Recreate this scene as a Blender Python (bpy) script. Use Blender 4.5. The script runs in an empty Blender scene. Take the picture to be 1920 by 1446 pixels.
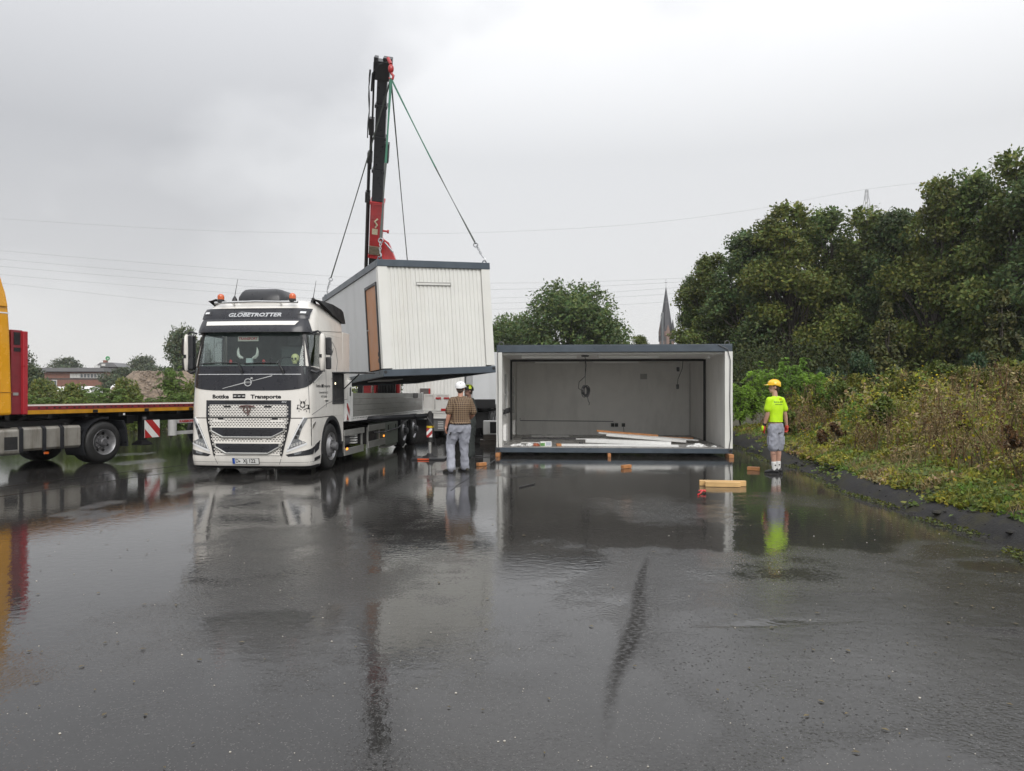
import bpy, bmesh, math, random
import numpy as np
from mathutils import Vector, Matrix, noise as mn

random.seed(7); RNG = np.random.default_rng(11)
C = bpy.context.scene.collection
SC = bpy.context.scene
PI = math.pi
R = math.radians

# ------------------------------------------------------------------ camera
cam_d = bpy.data.cameras.new('camera'); cam = bpy.data.objects.new('camera', cam_d); C.objects.link(cam)
cam.location = (0, 0, 1.64); cam.rotation_euler = (R(90), 0, 0)
cam_d.sensor_width = 36; cam_d.lens = 36*1388/1920; cam_d.shift_y = 15/1920
cam_d.clip_start = .05; cam_d.clip_end = 6000
SC.camera = cam

# ------------------------------------------------------------------ sky: overcast cloud deck over a physical sky
SUN_EL, SUN_AZ = R(37), R(165)
w = bpy.data.worlds.new('World'); SC.world = w; w.use_nodes = True
nt = w.node_tree; nt.nodes.clear()
def wn(t, **k):
    n = nt.nodes.new(t)
    for a, b in k.items(): setattr(n, a, b)
    return n
out = wn('ShaderNodeOutputWorld'); bg = wn('ShaderNodeBackground'); bgc = wn('ShaderNodeBackground')
sky = wn('ShaderNodeTexSky', sky_type='NISHITA', sun_disc=False, sun_elevation=SUN_EL, sun_rotation=SUN_AZ)
bg.inputs['Strength'].default_value = .08
nt.links.new(sky.outputs['Color'], bg.inputs['Color'])
tc = wn('ShaderNodeTexCoord'); sep = wn('ShaderNodeSeparateXYZ')
nt.links.new(tc.outputs['Generated'], sep.inputs[0])
mp = wn('ShaderNodeMapping'); mp.inputs['Scale'].default_value = (1.0, 1.0, 1.7); mp.inputs['Location'].default_value = (3.1, 1.65, .35)
mp.inputs['Rotation'].default_value = (0, R(-28), 0)
nt.links.new(tc.outputs['Generated'], mp.inputs[0])
n1 = wn('ShaderNodeTexNoise'); n1.inputs['Scale'].default_value = 1.7; n1.inputs['Detail'].default_value = 6; n1.inputs['Roughness'].default_value = .45
nt.links.new(mp.outputs[0], n1.inputs['Vector'])
# broad weather side: the cloud is thicker towards the upper left (north-west), thinner to the right
dt = wn('ShaderNodeVectorMath', operation='DOT_PRODUCT'); dt.inputs[1].default_value = (-.35, .0, .94)
nt.links.new(tc.outputs['Generated'], dt.inputs[0])
ma = wn('ShaderNodeMath', operation='MULTIPLY_ADD'); ma.inputs[1].default_value = -1.15; ma.inputs[2].default_value = .56
nt.links.new(dt.outputs['Value'], ma.inputs[0])
mb = wn('ShaderNodeMath', operation='MULTIPLY_ADD'); mb.inputs[1].default_value = 1.35
nt.links.new(n1.outputs['Fac'], mb.inputs[0]); nt.links.new(ma.outputs[0], mb.inputs[2])
ramp = wn('ShaderNodeValToRGB'); e = ramp.color_ramp.elements
e[0].position = .72; e[0].color = (.50, .505, .52, 1)
e[1].position = .98; e[1].color = (.70, .705, .715, 1)
el = ramp.color_ramp.elements.new(.86); el.color = (.675, .68, .69, 1)
nt.links.new(mb.outputs[0], ramp.inputs['Fac'])
# warmer towards the horizon, brighter towards the zenith (overcast sky law)
hz = wn('ShaderNodeMapRange'); hz.inputs['From Min'].default_value = 0; hz.inputs['From Max'].default_value = .30
hz.inputs['To Min'].default_value = 1; hz.inputs['To Max'].default_value = 0
nt.links.new(sep.outputs['Z'], hz.inputs['Value'])
mixh = wn('ShaderNodeMix', data_type='RGBA'); mixh.inputs['B'].default_value = (.74, .715, .69, 1)
hm = wn('ShaderNodeMath', operation='MULTIPLY'); hm.inputs[1].default_value = .55
nt.links.new(hz.outputs[0], hm.inputs[0])
nt.links.new(hm.outputs[0], mixh.inputs['Factor']); nt.links.new(ramp.outputs[0], mixh.inputs['A'])
nt.links.new(mixh.outputs['Result'], bgc.inputs['Color'])
zen = wn('ShaderNodeMapRange'); zen.inputs['From Min'].default_value = .30; zen.inputs['From Max'].default_value = 1.0
zen.inputs['To Min'].default_value = .93; zen.inputs['To Max'].default_value = 2.7
nt.links.new(sep.outputs['Z'], zen.inputs['Value']); nt.links.new(zen.outputs[0], bgc.inputs['Strength'])
mixw = wn('ShaderNodeMixShader'); mixw.inputs[0].default_value = .93
nt.links.new(bg.outputs[0], mixw.inputs[1]); nt.links.new(bgc.outputs[0], mixw.inputs[2]); nt.links.new(mixw.outputs[0], out.inputs[0])

sun_d = bpy.data.lights.new('sun', 'SUN'); sun_d.energy = 1.5; sun_d.angle = R(35); sun_d.color = (1, .97, .93)
sun = bpy.data.objects.new('sun', sun_d); C.objects.link(sun)
sun.rotation_euler = (R(90)-SUN_EL, 0, R(180)-SUN_AZ)

SC.view_settings.view_transform = 'Standard'; SC.view_settings.look = 'None'
SC.view_settings.exposure = 0.34; SC.view_settings.gamma = 1; SC.view_settings.use_curve_mapping = False
SC.render.engine = 'CYCLES'
SC.cycles.max_bounces = 10; SC.cycles.diffuse_bounces = 6; SC.cycles.transparent_max_bounces = 12; SC.cycles.use_denoising = True

# ------------------------------------------------------------------ helpers
def at(px, py, Y):
    return Vector(((px-960)/1388*Y, Y, 1.64-(py-738)/1388*Y))

MATS = {}
def pm(name, col, rough=.5, metal=0., var=.12, scale=6., bump=0., bscale=80., coat=0., dirt=None, dirt_amt=.35, spec=.5,
       stretch=None, emit=0., attr=None, trans=0., rvar=.12):
    """procedural material: base colour broken up by noise, roughness variation, optional bump, streaky dirt or per-face colour"""
    if name in MATS: return MATS[name]
    m = bpy.data.materials.new(name); m.use_nodes = True; t = m.node_tree; L = t.links
    b = t.nodes['Principled BSDF']
    tc = t.nodes.new('ShaderNodeTexCoord')
    nz = t.nodes.new('ShaderNodeTexNoise'); nz.inputs['Scale'].default_value = scale; nz.inputs['Detail'].default_value = 5
    L.new(tc.outputs['Object'], nz.inputs['Vector'])
    mr = t.nodes.new('ShaderNodeMapRange'); mr.inputs['From Min'].default_value = .25; mr.inputs['From Max'].default_value = .75
    mr.inputs['To Min'].default_value = 1-var; mr.inputs['To Max'].default_value = 1+var
    L.new(nz.outputs['Fac'], mr.inputs['Value'])
    vm = t.nodes.new('ShaderNodeVectorMath'); vm.operation = 'SCALE'
    if attr:
        at_ = t.nodes.new('ShaderNodeAttribute'); at_.attribute_name = attr
        L.new(at_.outputs['Color'], vm.inputs[0])
    else:
        vm.inputs[0].default_value = col[:3]
    L.new(mr.outputs[0], vm.inputs['Scale'])
    colout = vm.outputs[0]
    if dirt:
        mp = t.nodes.new('ShaderNodeMapping'); mp.inputs['Scale'].default_value = stretch or (9, 9, .7)
        L.new(tc.outputs['Object'], mp.inputs[0])
        n2 = t.nodes.new('ShaderNodeTexNoise'); n2.inputs['Scale'].default_value = 1.0; n2.inputs['Detail'].default_value = 6; n2.inputs['Roughness'].default_value = .65
        L.new(mp.outputs[0], n2.inputs['Vector'])
        r2 = t.nodes.new('ShaderNodeMapRange'); r2.inputs['From Min'].default_value = .48; r2.inputs['From Max'].default_value = .78
        r2.inputs['To Min'].default_value = 0; r2.inputs['To Max'].default_value = dirt_amt
        L.new(n2.outputs['Fac'], r2.inputs['Value'])
        mx = t.nodes.new('ShaderNodeMix'); mx.data_type = 'RGBA'; mx.inputs['B'].default_value = (*dirt, 1)
        L.new(r2.outputs[0], mx.inputs['Factor']); L.new(colout, mx.inputs['A']); colout = mx.outputs['Result']
    L.new(colout, b.inputs['Base Color'])
    rr = t.nodes.new('ShaderNodeMapRange'); rr.inputs['From Min'].default_value = .3; rr.inputs['From Max'].default_value = .7
    rr.inputs['To Min'].default_value = max(.02, rough-rvar*rough*2); rr.inputs['To Max'].default_value = min(1, rough+rvar*rough*2)
    L.new(nz.outputs['Fac'], rr.inputs['Value']); L.new(rr.outputs[0], b.inputs['Roughness'])
    b.inputs['Metallic'].default_value = metal; b.inputs['Coat Weight'].default_value = coat; b.inputs['Coat Roughness'].default_value = .06
    b.inputs['Specular IOR Level'].default_value = spec
    if emit:
        b.inputs['Emission Color'].default_value = (*col[:3], 1); b.inputs['Emission Strength'].default_value = emit
    if bump:
        nb = t.nodes.new('ShaderNodeTexNoise'); nb.inputs['Scale'].default_value = bscale; nb.inputs['Detail'].default_value = 3
        L.new(tc.outputs['Object'], nb.inputs['Vector'])
        bp = t.nodes.new('ShaderNodeBump'); bp.inputs['Strength'].default_value = bump; bp.inputs['Distance'].default_value = .01
        L.new(nb.outputs['Fac'], bp.inputs['Height']); L.new(bp.outputs[0], b.inputs['Normal'])
    if trans:
        tr = t.nodes.new('ShaderNodeBsdfTranslucent'); ms = t.nodes.new('ShaderNodeMixShader'); ms.inputs[0].default_value = trans
        L.new(colout, tr.inputs['Color']); L.new(b.outputs[0], ms.inputs[1]); L.new(tr.outputs[0], ms.inputs[2])
        L.new(ms.outputs[0], t.nodes['Material Output'].inputs[0])
    MATS[name] = m
    return m

def glass(name, tint=(.75, .85, .83), refl=1.0):
    if name in MATS: return MATS[name]
    m = bpy.data.materials.new(name); m.use_nodes = True; t = m.node_tree; L = t.links; t.nodes.clear()
    o = t.nodes.new('ShaderNodeOutputMaterial'); a = t.nodes.new('ShaderNodeBsdfTransparent'); g = t.nodes.new('ShaderNodeBsdfGlossy')
    tc = t.nodes.new('ShaderNodeTexCoord'); nz = t.nodes.new('ShaderNodeTexNoise'); nz.inputs['Scale'].default_value = 60
    L.new(tc.outputs['Object'], nz.inputs['Vector'])
    mr = t.nodes.new('ShaderNodeMapRange'); mr.inputs['To Min'].default_value = .0; mr.inputs['To Max'].default_value = .06
    L.new(nz.outputs['Fac'], mr.inputs['Value']); L.new(mr.outputs[0], g.inputs['Roughness'])
    a.inputs['Color'].default_value = (*tint, 1)
    f = t.nodes.new('ShaderNodeFresnel'); f.inputs[0].default_value = 1.5
    mm = t.nodes.new('ShaderNodeMath'); mm.operation = 'MULTIPLY'; mm.inputs[1].default_value = refl
    L.new(f.outputs[0], mm.inputs[0])
    x = t.nodes.new('ShaderNodeMixShader'); L.new(mm.outputs[0], x.inputs[0]); L.new(a.outputs[0], x.inputs[1]); L.new(g.outputs[0], x.inputs[2])
    L.new(x.outputs[0], o.inputs[0]); MATS[name] = m
    return m

class MB:
    """collects boxes, tubes, lathes and prisms, then links them as one mesh object"""
    def __init__(s): s.v = []; s.f = []
    def add(s, vs, fs):
        o = len(s.v); s.v += [tuple(x) for x in vs]; s.f += [tuple(i+o for i in q) for q in fs]; return s
    def box(s, x0, x1, y0, y1, z0, z1, M=None):
        vs = [Vector((x, y, z)) for z in (z0, z1) for y in (y0, y1) for x in (x0, x1)]
        if M is not None: vs = [M @ v for v in vs]
        return s.add(vs, [(0, 2, 3, 1), (4, 5, 7, 6), (0, 1, 5, 4), (2, 6, 7, 3), (0, 4, 6, 2), (1, 3, 7, 5)])
    def prism(s, poly, axis, a0, a1):
        def P(p, a): return (a, p[0], p[1]) if axis == 'x' else ((p[0], a, p[1]) if axis == 'y' else (p[0], p[1], a))
        n = len(poly); vs = [P(p, a0) for p in poly]+[P(p, a1) for p in poly]
        fs = [tuple(range(n))[::-1], tuple(range(n, 2*n))]+[(i, (i+1) % n, n+(i+1) % n, n+i) for i in range(n)]
        return s.add(vs, fs)
    def tube(s, pts, rad, n=8, cap=True, flat=1.0):
        pts = [Vector(p) for p in pts]; k = len(pts)
        if not hasattr(rad, '__len__'): rad = [rad]*k
        up = Vector((0, 0, 1)); vs = []; prev = None
        for i, p in enumerate(pts):
            d = (pts[min(i+1, k-1)]-pts[max(i-1, 0)])
            d = d.normalized() if d.length > 1e-9 else up
            if prev is None:
                a = d.cross(up if abs(d.z) < .95 else Vector((1, 0, 0))).normalized()
            else:
                a = (prev-d*prev.dot(d)); a = a.normalized() if a.length > 1e-6 else d.orthogonal().normalized()
            prev = a; b = d.cross(a)
            for j in range(n):
                t = 2*PI*j/n; vs.append(p+a*(math.cos(t)*rad[i])+b*(math.sin(t)*rad[i]*flat))
        fs = [(i*n+j, i*n+(j+1) % n, (i+1)*n+(j+1) % n, (i+1)*n+j) for i in range(k-1) for j in range(n)]
        if cap: fs += [tuple(range(n))[::-1], tuple(range((k-1)*n, k*n))]
        return s.add(vs, fs)
    def lathe(s, prof, n=24, axis='x', c=(0, 0, 0), caps=(1, 1)):
        """prof = [(along, radius)]"""
        vs = []
        for a, r in prof:
            for j in range(n):
                t = 2*PI*j/n; u, v = math.cos(t)*r, math.sin(t)*r
                p = (a, u, v) if axis == 'x' else ((u, a, v) if axis == 'y' else (u, v, a))
                vs.append((p[0]+c[0], p[1]+c[1], p[2]+c[2]))
        k = len(prof)
        fs = [(i*n+j, i*n+(j+1) % n, (i+1)*n+(j+1) % n, (i+1)*n+j) for i in range(k-1) for j in range(n)]
        if caps[0]: fs.append(tuple(range(n))[::-1])
        if caps[1]: fs.append(tuple(range((k-1)*n, k*n)))
        return s.add(vs, fs)
    def ell(s, c, rx, ry, rz, n=12, m=8, M=None):
        c = Vector(c); vs = []
        for i in range(m+1):
            ph = PI*i/m
            for j in range(n):
                t = 2*PI*j/n; q = Vector((rx*math.sin(ph)*math.cos(t), ry*math.sin(ph)*math.sin(t), rz*math.cos(ph)))
                vs.append(c+(M @ q if M is not None else q))
        fs = [(i*n+j, i*n+(j+1) % n, (i+1)*n+(j+1) % n, (i+1)*n+j) for i in range(m) for j in range(n)]
        return s.add(vs, fs)
    def grid(s, rows, closed=False):
        n = len(rows[0]); vs = [p for r in rows for p in r]
        fs = [(i*n+j, i*n+(j+1) % n, (i+1)*n+(j+1) % n, (i+1)*n+j) for i in range(len(rows)-1) for j in range(n if closed else n-1)]
        return s.add(vs, fs)
    def loft(s, rings):
        """closed rings of equal length, capped"""
        n = len(rings[0]); s.grid(rings, True); o = len(s.v)-n*len(rings); k = len(rings)
        s.f += [tuple(o+j for j in range(n))[::-1], tuple(o+(k-1)*n+j for j in range(n))]
        return s
    def mesh(s, name, m, smooth=False, fix=True):
        me = bpy.data.meshes.new(name); me.from_pydata(s.v, [], s.f)
        if fix:
            b = bmesh.new(); b.from_mesh(me); bmesh.ops.remove_doubles(b, verts=b.verts, dist=1e-5)
            bmesh.ops.recalc_face_normals(b, faces=b.faces); b.to_mesh(me); b.free()
        if m: me.materials.append(m)
        if smooth:
            me.polygons.foreach_set('use_smooth', [True]*len(me.polygons)); me.set_sharp_from_angle(angle=R(38))
        return me
    def build(s, name, m, parent=None, smooth=False, bevel=0, label=None, fix=True):
        o = bpy.data.objects.new(name, s.mesh(name, m, smooth, fix)); C.objects.link(o)
        if parent: o.parent = parent
        if bevel:
            bv = o.modifiers.new('bevel', 'BEVEL'); bv.width = bevel; bv.segments = 2; bv.limit_method = 'ANGLE'; bv.angle_limit = R(40)
        if label: o['label'] = label
        return o
def box(*a, M=None): return MB().box(*a, M=M)

def tag(o, label=None, cat=None, group=None, kind=None):
    if label: o['label'] = label
    if cat: o['category'] = cat
    if group: o['group'] = group
    if kind: o['kind'] = kind
    return o
def thing(name, label, cat, loc=(0, 0, 0), rz=0., group=None, rot=None):
    o = bpy.data.objects.new(name, None); C.objects.link(o); o.empty_display_size = .2
    o.location = loc; o.rotation_euler = rot or (0, 0, rz)
    return tag(o, label, cat, group)
def copy_tree(o, parent=None):
    c = o.copy(); C.objects.link(c)
    if parent: c.parent = parent
    for ch in o.children: copy_tree(ch, c)
    return c
def part(name, parent):
    o = bpy.data.objects.new(name, None); C.objects.link(o); o.parent = parent; o.empty_display_size = .1; return o

def text(s, size, fn, mat, parent, name='lettering', shear=0., bold=0., sx=1., align='CENTER', spacing=1.):
    cu = bpy.data.curves.new('t', 'FONT'); cu.body = s; cu.size = size; cu.align_x = align; cu.align_y = 'CENTER'
    cu.shear = shear; cu.offset = bold; cu.space_character = spacing; cu.resolution_u = 3
    ob = bpy.data.objects.new('t', cu); C.objects.link(ob)
    me = bpy.data.meshes.new_from_object(ob.evaluated_get(bpy.context.evaluated_depsgraph_get()))
    bpy.data.objects.remove(ob); bpy.data.curves.remove(cu)
    for v in me.vertices: v.co = fn(v.co.x*sx, v.co.y)
    me.name = name; me.materials.clear(); me.materials.append(mat)
    o = bpy.data.objects.new(name, me); C.objects.link(o); o.parent = parent
    return o

def vnoise(x, y, seed=0):
    """smooth value noise, vectorised"""
    x = np.asarray(x, float); y = np.asarray(y, float)
    xi = np.floor(x).astype(np.int64); yi = np.floor(y).astype(np.int64); fx = x-xi; fy = y-yi
    fx = fx*fx*(3-2*fx); fy = fy*fy*(3-2*fy)
    def h(a, b):
        n = (a*374761393+b*668265263+seed*974634777) & 0x7fffffff
        n = ((n ^ (n >> 13))*1274126177) & 0x7fffffff
        return ((n ^ (n >> 16)) & 0xffff)/65535.
    return (h(xi, yi)*(1-fx)+h(xi+1, yi)*fx)*(1-fy)+(h(xi, yi+1)*(1-fx)+h(xi+1, yi+1)*fx)*fy
def fbm(x, y, seed=0, o=4):
    s = 0; a = .5; t = 0
    for i in range(o):
        s = s+a*vnoise(x*2**i, y*2**i, seed+i); t += a; a *= .5
    return s/t
def sstep(a, b, x):
    t = np.clip((x-a)/(b-a), 0, 1); return t*t*(3-2*t)

def leaf_mesh(name, P, N, S, COL, mat, aspect=.55, face=None):
    """rhombic leaves: centres P, long axes N (unit), sizes S, colours COL -> one mesh with a per-corner colour"""
    n = len(P); a = N
    r = RNG.normal(size=(n, 3)) if face is None else face+RNG.normal(size=(n, 3))*.45; b = np.cross(a, r); b /= np.linalg.norm(b, axis=1, keepdims=True)+1e-9
    c = np.cross(a, b); S = S[:, None]
    v = np.stack([P-a*S, P+b*S*aspect+c*S*.12, P+a*S, P-b*S*aspect+c*S*.12], 1).reshape(-1, 3)
    me = bpy.data.meshes.new(name); me.vertices.add(4*n); me.vertices.foreach_set('co', v.astype(np.float32).ravel())
    me.loops.add(4*n); me.loops.foreach_set('vertex_index', np.arange(4*n, dtype=np.int32))
    me.polygons.add(n); me.polygons.foreach_set('loop_start', np.arange(n, dtype=np.int32)*4)
    try: me.polygons.foreach_set('loop_total', np.full(n, 4, dtype=np.int32))
    except Exception: pass
    at_ = me.attributes.new('leafcol', 'FLOAT_COLOR', 'FACE')
    at_.data.foreach_set('color', np.concatenate([COL, np.ones((n, 1))], 1).astype(np.float32).ravel())
    me.materials.append(mat); me.update(); me.validate()
    return me
def unit(v): return v/(np.linalg.norm(v, axis=-1, keepdims=True)+1e-9)
def link(name, me, parent=None, loc=None):
    o = bpy.data.objects.new(name, me); C.objects.link(o)
    if parent: o.parent = parent
    if loc is not None: o.location = loc
    return o
# ------------------------------------------------------------------ ground, wet asphalt yard, bank
def xe(y): return 4.34+.116*y+.10*np.sin(np.asarray(y)*.9)+.06*np.sin(np.asarray(y)*2.3+1)      # yard edge

m_soil = pm('soil', (.06, .055, .03), .9, var=.4, scale=.6, bump=.6, bscale=8)
me = MB().grid([[(x, y, -.03) for x in (-600, -60, -30, 0, 30, 60, 600)] for y in (-200, -20, 0, 30, 60, 120, 700)])
tag(me.build('ground', m_soil), kind='structure')

def asphalt_mat():
    m = bpy.data.materials.new('wet_asphalt'); m.use_nodes = True; t = m.node_tree; L = t.links
    b = t.nodes['Principled BSDF']; N = lambda k: t.nodes.new(k)
    tc = N('ShaderNodeTexCoord'); wa = N('ShaderNodeAttribute'); wa.attribute_name = 'water'; du = N('ShaderNodeAttribute'); du.attribute_name = 'dull'
    def noise(sc, det=4, rough=.55, vec=None):
        n = N('ShaderNodeTexNoise'); n.inputs['Scale'].default_value = sc; n.inputs['Detail'].default_value = det; n.inputs['Roughness'].default_value = rough
        L.new(vec or tc.outputs['Object'], n.inputs['Vector']); return n.outputs['Fac']
    def math_(op, a, c=None, d=None):
        n = N('ShaderNodeMath'); n.operation = op
        for i, q in enumerate((a, c, d)):
            if q is None: continue
            if isinstance(q, (int, float)): n.inputs[i].default_value = q
            else: L.new(q, n.inputs[i])
        return n.outputs[0]
    def rng(v, a, c, x, y):
        n = N('ShaderNodeMapRange'); n.interpolation_type = 'SMOOTHSTEP'
        for k, q in (('From Min', a), ('From Max', c), ('To Min', x), ('To Max', y)): n.inputs[k].default_value = q
        L.new(v, n.inputs['Value']); return n.outputs[0]
    # water film with an uneven shore
    sh = math_('MULTIPLY_ADD', noise(3.5, 6, .62), .55, -.275)
    fine = math_('MULTIPLY_ADD', noise(38, 3), .7, -.35)
    wv = math_('ADD', math_('ADD', wa.outputs['Fac'], sh), fine)
    wet = rng(wv, .30, .74, 0, 1)
    gran = noise(165, 2, .6); gr2 = noise(70, 2)
    stone = N('ShaderNodeTexVoronoi'); stone.inputs['Scale'].default_value = 120; L.new(tc.outputs['Object'], stone.inputs['Vector'])
    # colour: dark bitumen with lighter grains
    cr = N('ShaderNodeValToRGB'); e = cr.color_ramp.elements; e[0].position = .35; e[0].color = (.019, .0182, .0174, 1); e[1].position = .75; e[1].color = (.054, .051, .048, 1)
    L.new(math_('ADD', math_('MULTIPLY', gr2, .5), math_('MULTIPLY', noise(.5, 5), .5)), cr.inputs['Fac'])
    mx = N('ShaderNodeMix'); mx.data_type = 'RGBA'; mx.inputs['B'].default_value = (.16, .155, .145, 1)
    sc_ = N('ShaderNodeSeparateColor'); L.new(stone.outputs['Color'], sc_.inputs[0])
    grain = math_('MULTIPLY', math_('GREATER_THAN', sc_.outputs[0], .93), math_('LESS_THAN', stone.outputs['Distance'], .45))
    L.new(math_('MULTIPLY', grain, .5), mx.inputs['Factor']); L.new(cr.outputs[0], mx.inputs['A'])
    pit = N('ShaderNodeTexVoronoi'); pit.inputs['Scale'].default_value = 34; L.new(tc.outputs['Object'], pit.inputs['Vector'])
    ps = N('ShaderNodeSeparateColor'); L.new(pit.outputs['Color'], ps.inputs[0])
    speck = math_('MULTIPLY', math_('GREATER_THAN', ps.outputs[0], .62), rng(math_('SUBTRACT', pit.outputs['Distance'], math_('MULTIPLY', noise(90, 2), .22)), .10, .20, 1, 0))
    L.new(mx.outputs['Result'], b.inputs['Base Color'])
    rough_dry = rng(noise(1.3, 4), .3, .7, .02, .085)
    r1 = math_('ADD', math_('MULTIPLY', math_('SUBTRACT', 1., wet), rough_dry), .035)
    dul = math_('MAXIMUM', math_('MULTIPLY', du.outputs['Fac'], rng(noise(26, 4), .34, .58, .45, 1.)), math_('MULTIPLY', speck, math_('SUBTRACT', .85, math_('MULTIPLY', wet, .6))))
    L.new(math_('MAXIMUM', r1, math_('MULTIPLY', dul, .6)), b.inputs['Roughness'])
    L.new(math_('SUBTRACT', .5, math_('MULTIPLY', dul, .47)), b.inputs['Specular IOR Level'])
    b.inputs['IOR'].default_value = 1.50
    # relief: grains where the film is thin, rain ripples and drop rings where water stands
    gh = math_('MULTIPLY', math_('ADD', math_('MULTIPLY', gran, .5), math_('ADD', math_('MULTIPLY', gr2, .8), math_('MULTIPLY', noise(30, 3), .5))), math_('SUBTRACT', 1.08, wet))
    vr = N('ShaderNodeTexVoronoi'); vr.inputs['Scale'].default_value = 3.6; L.new(tc.outputs['Object'], vr.inputs['Vector'])
    vs = N('ShaderNodeSeparateColor'); L.new(vr.outputs['Color'], vs.inputs[0])
    ring = math_('MULTIPLY', math_('SINE', math_('MULTIPLY', vr.outputs['Distance'], 95.)), rng(vr.outputs['Distance'], .02, .26, 1, 0))
    ring = math_('MULTIPLY', ring, math_('GREATER_THAN', vs.outputs[1], .55))
    rip = math_('ADD', math_('MULTIPLY', noise(11, 3), .9), math_('MULTIPLY', ring, .10))
    b1 = N('ShaderNodeBump'); b1.inputs['Strength'].default_value = .55; b1.inputs['Distance'].default_value = .0017; L.new(gh, b1.inputs['Height'])
    b2 = N('ShaderNodeBump'); b2.inputs['Strength'].default_value = 1; b2.inputs['Distance'].default_value = .0016; L.new(rip, b2.inputs['Height']); L.new(b1.outputs[0], b2.inputs['Normal'])
    b3 = N('ShaderNodeBump'); b3.inputs['Strength'].default_value = 1; b3.inputs['Distance'].default_value = .0022
    L.new(math_('MULTIPLY', noise(2.2, 3), math_('SUBTRACT', 1.1, wet)), b3.inputs['Height']); L.new(b2.outputs[0], b3.inputs['Normal'])
    L.new(b3.outputs[0], b.inputs['Normal'])
    return m
xs = np.concatenate([np.arange(-70, -13, 1.5), np.arange(-13, -.6, .11), np.arange(-.6, 2.4, .03), np.arange(2.4, 9.5, .11), np.arange(9.5, 12, .5)])
ys = np.concatenate([np.arange(-12, 2, .8), np.arange(2, 12, .09), np.arange(12, 22, .16), np.arange(22, 46, .8)])
X, Y = np.meshgrid(xs, ys)
def blob(cx, cy, rx, ry, rot=0.):
    c, s = math.cos(rot), math.sin(rot); u = (X-cx)*c+(Y-cy)*s; v = -(X-cx)*s+(Y-cy)*c
    return np.clip(1.25-np.sqrt((u/rx)**2+(v/ry)**2), 0, 1)
warp = (fbm(X*.55, Y*.55, 3)-.5)
W = .40+1.3*(fbm(X*.45+7, Y*.6, 21, 4)-.47)
shore = 7.7+warp*1.5+np.where(X < -.1, 1.05, 0)*sstep(.1, -.7, X)+.25*np.sin(X*1.7)
W = np.maximum(W, .98*sstep(-1.3, 1.0, Y-shore+1.2*(fbm(X*1.3, Y*.9, 29)-.5)))
W = np.maximum(W, .95*sstep(-.12, .12, -(X+3.78+.10*warp))*sstep(6.2, 7.0, Y+1.5*warp))     # left lane, beyond the paving joint
W = np.maximum(W, (.70+1.1*(fbm(X*.8, Y*.8, 61)-.5))*sstep(1.6, .2, X-.3+warp*1.5))
W = np.maximum(W, .80*sstep(.5, -.6, X+2.75+warp*1.8+.10*(Y-4)))                             # left foreground
for a in ((-1.9, 5.3, .95, .62, .2), (-.75, 4.35, .85, .50, -.1), (1.9, 5.3, .8, .12, .1), (-.2, 6.7, 1.2, .22, .1), (4.6, 7.0, .8, .5, 0), (-4.2, 4.0, 1.6, 1.2, 0), (1.6, 3.2, 1.3, .5, .3)):
    W = np.maximum(W, .92*blob(*a))
frost = blob(2.2, 10.6, 1.5, 1.9)+blob(4.4, 11.5, .9, 1.4)+.8*blob(-.9, 13.5, 1.0, .7)        # thin film patches inside the wet band
W = W-.50*np.clip(frost, 0, 1)*(.6+.8*fbm(X*1.1, Y*.8, 9))
W = W-.35*sstep(.62, .75, fbm(X*.9, Y*.45, 40))*sstep(8, 10, Y)
# the worn joint running away from the camera
jx = 1.40+(Y-7.54)*.236+.10*(fbm(Y*.9, Y*0, 77, 3)-.5)
dl = np.exp(-((X-jx)/(.042+.02*vnoise(X*0+1, Y*.6, 5)))**2)*sstep(8.0, 7.0, Y)*(1.0+.4*vnoise(X*0, Y*.8, 8))*sstep(2.6, 5.4, Y)
dl = dl+.5*np.exp(-((X-jx-.11)/.16)**2)*sstep(7.2, 6.2, Y)*sstep(4.2, 5.0, Y)
for a in ((2.75, 6.05, .9, .10, -.08), (3.5, 5.1, .85, .22, -.12), (4.3, 5.6, .5, .1, 0), (-1.35, 5.05, .55, .05, .1)):
    dl = np.maximum(dl, 1.0*np.clip(blob(*a)*1.2-.25, 0, 1)*sstep(.36, .60, fbm(X*5, Y*9, 19)))  # dull patches put in to imitate dark reflections on the wet film
dl = np.maximum(dl, .22*sstep(.50, .70, fbm(X*.75+3, Y*.55, 131, 4))*sstep(8.5, 7., Y)*sstep(-3.6, -2.5, X))
W = W-.3*dl
verts = np.stack([X, Y, np.zeros_like(X)], -1).reshape(-1, 3); nx = len(xs); ny = len(ys)
ii = (np.arange(ny-1)[:, None]*nx+np.arange(nx-1)[None]).ravel()
faces = np.stack([ii, ii+1, ii+1+nx, ii+nx], 1)
me = bpy.data.meshes.new('asphalt_yard'); me.from_pydata(verts.tolist(), [], faces.tolist())
for nm, arr in (('water', W), ('dull', np.clip(dl, 0, 1))):
    a = me.attributes.new(nm, 'FLOAT', 'POINT'); a.data.foreach_set('value', arr.astype(np.float32).ravel())
me.materials.append(asphalt_mat()); tag(link('asphalt_yard', me), kind='structure')

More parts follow.
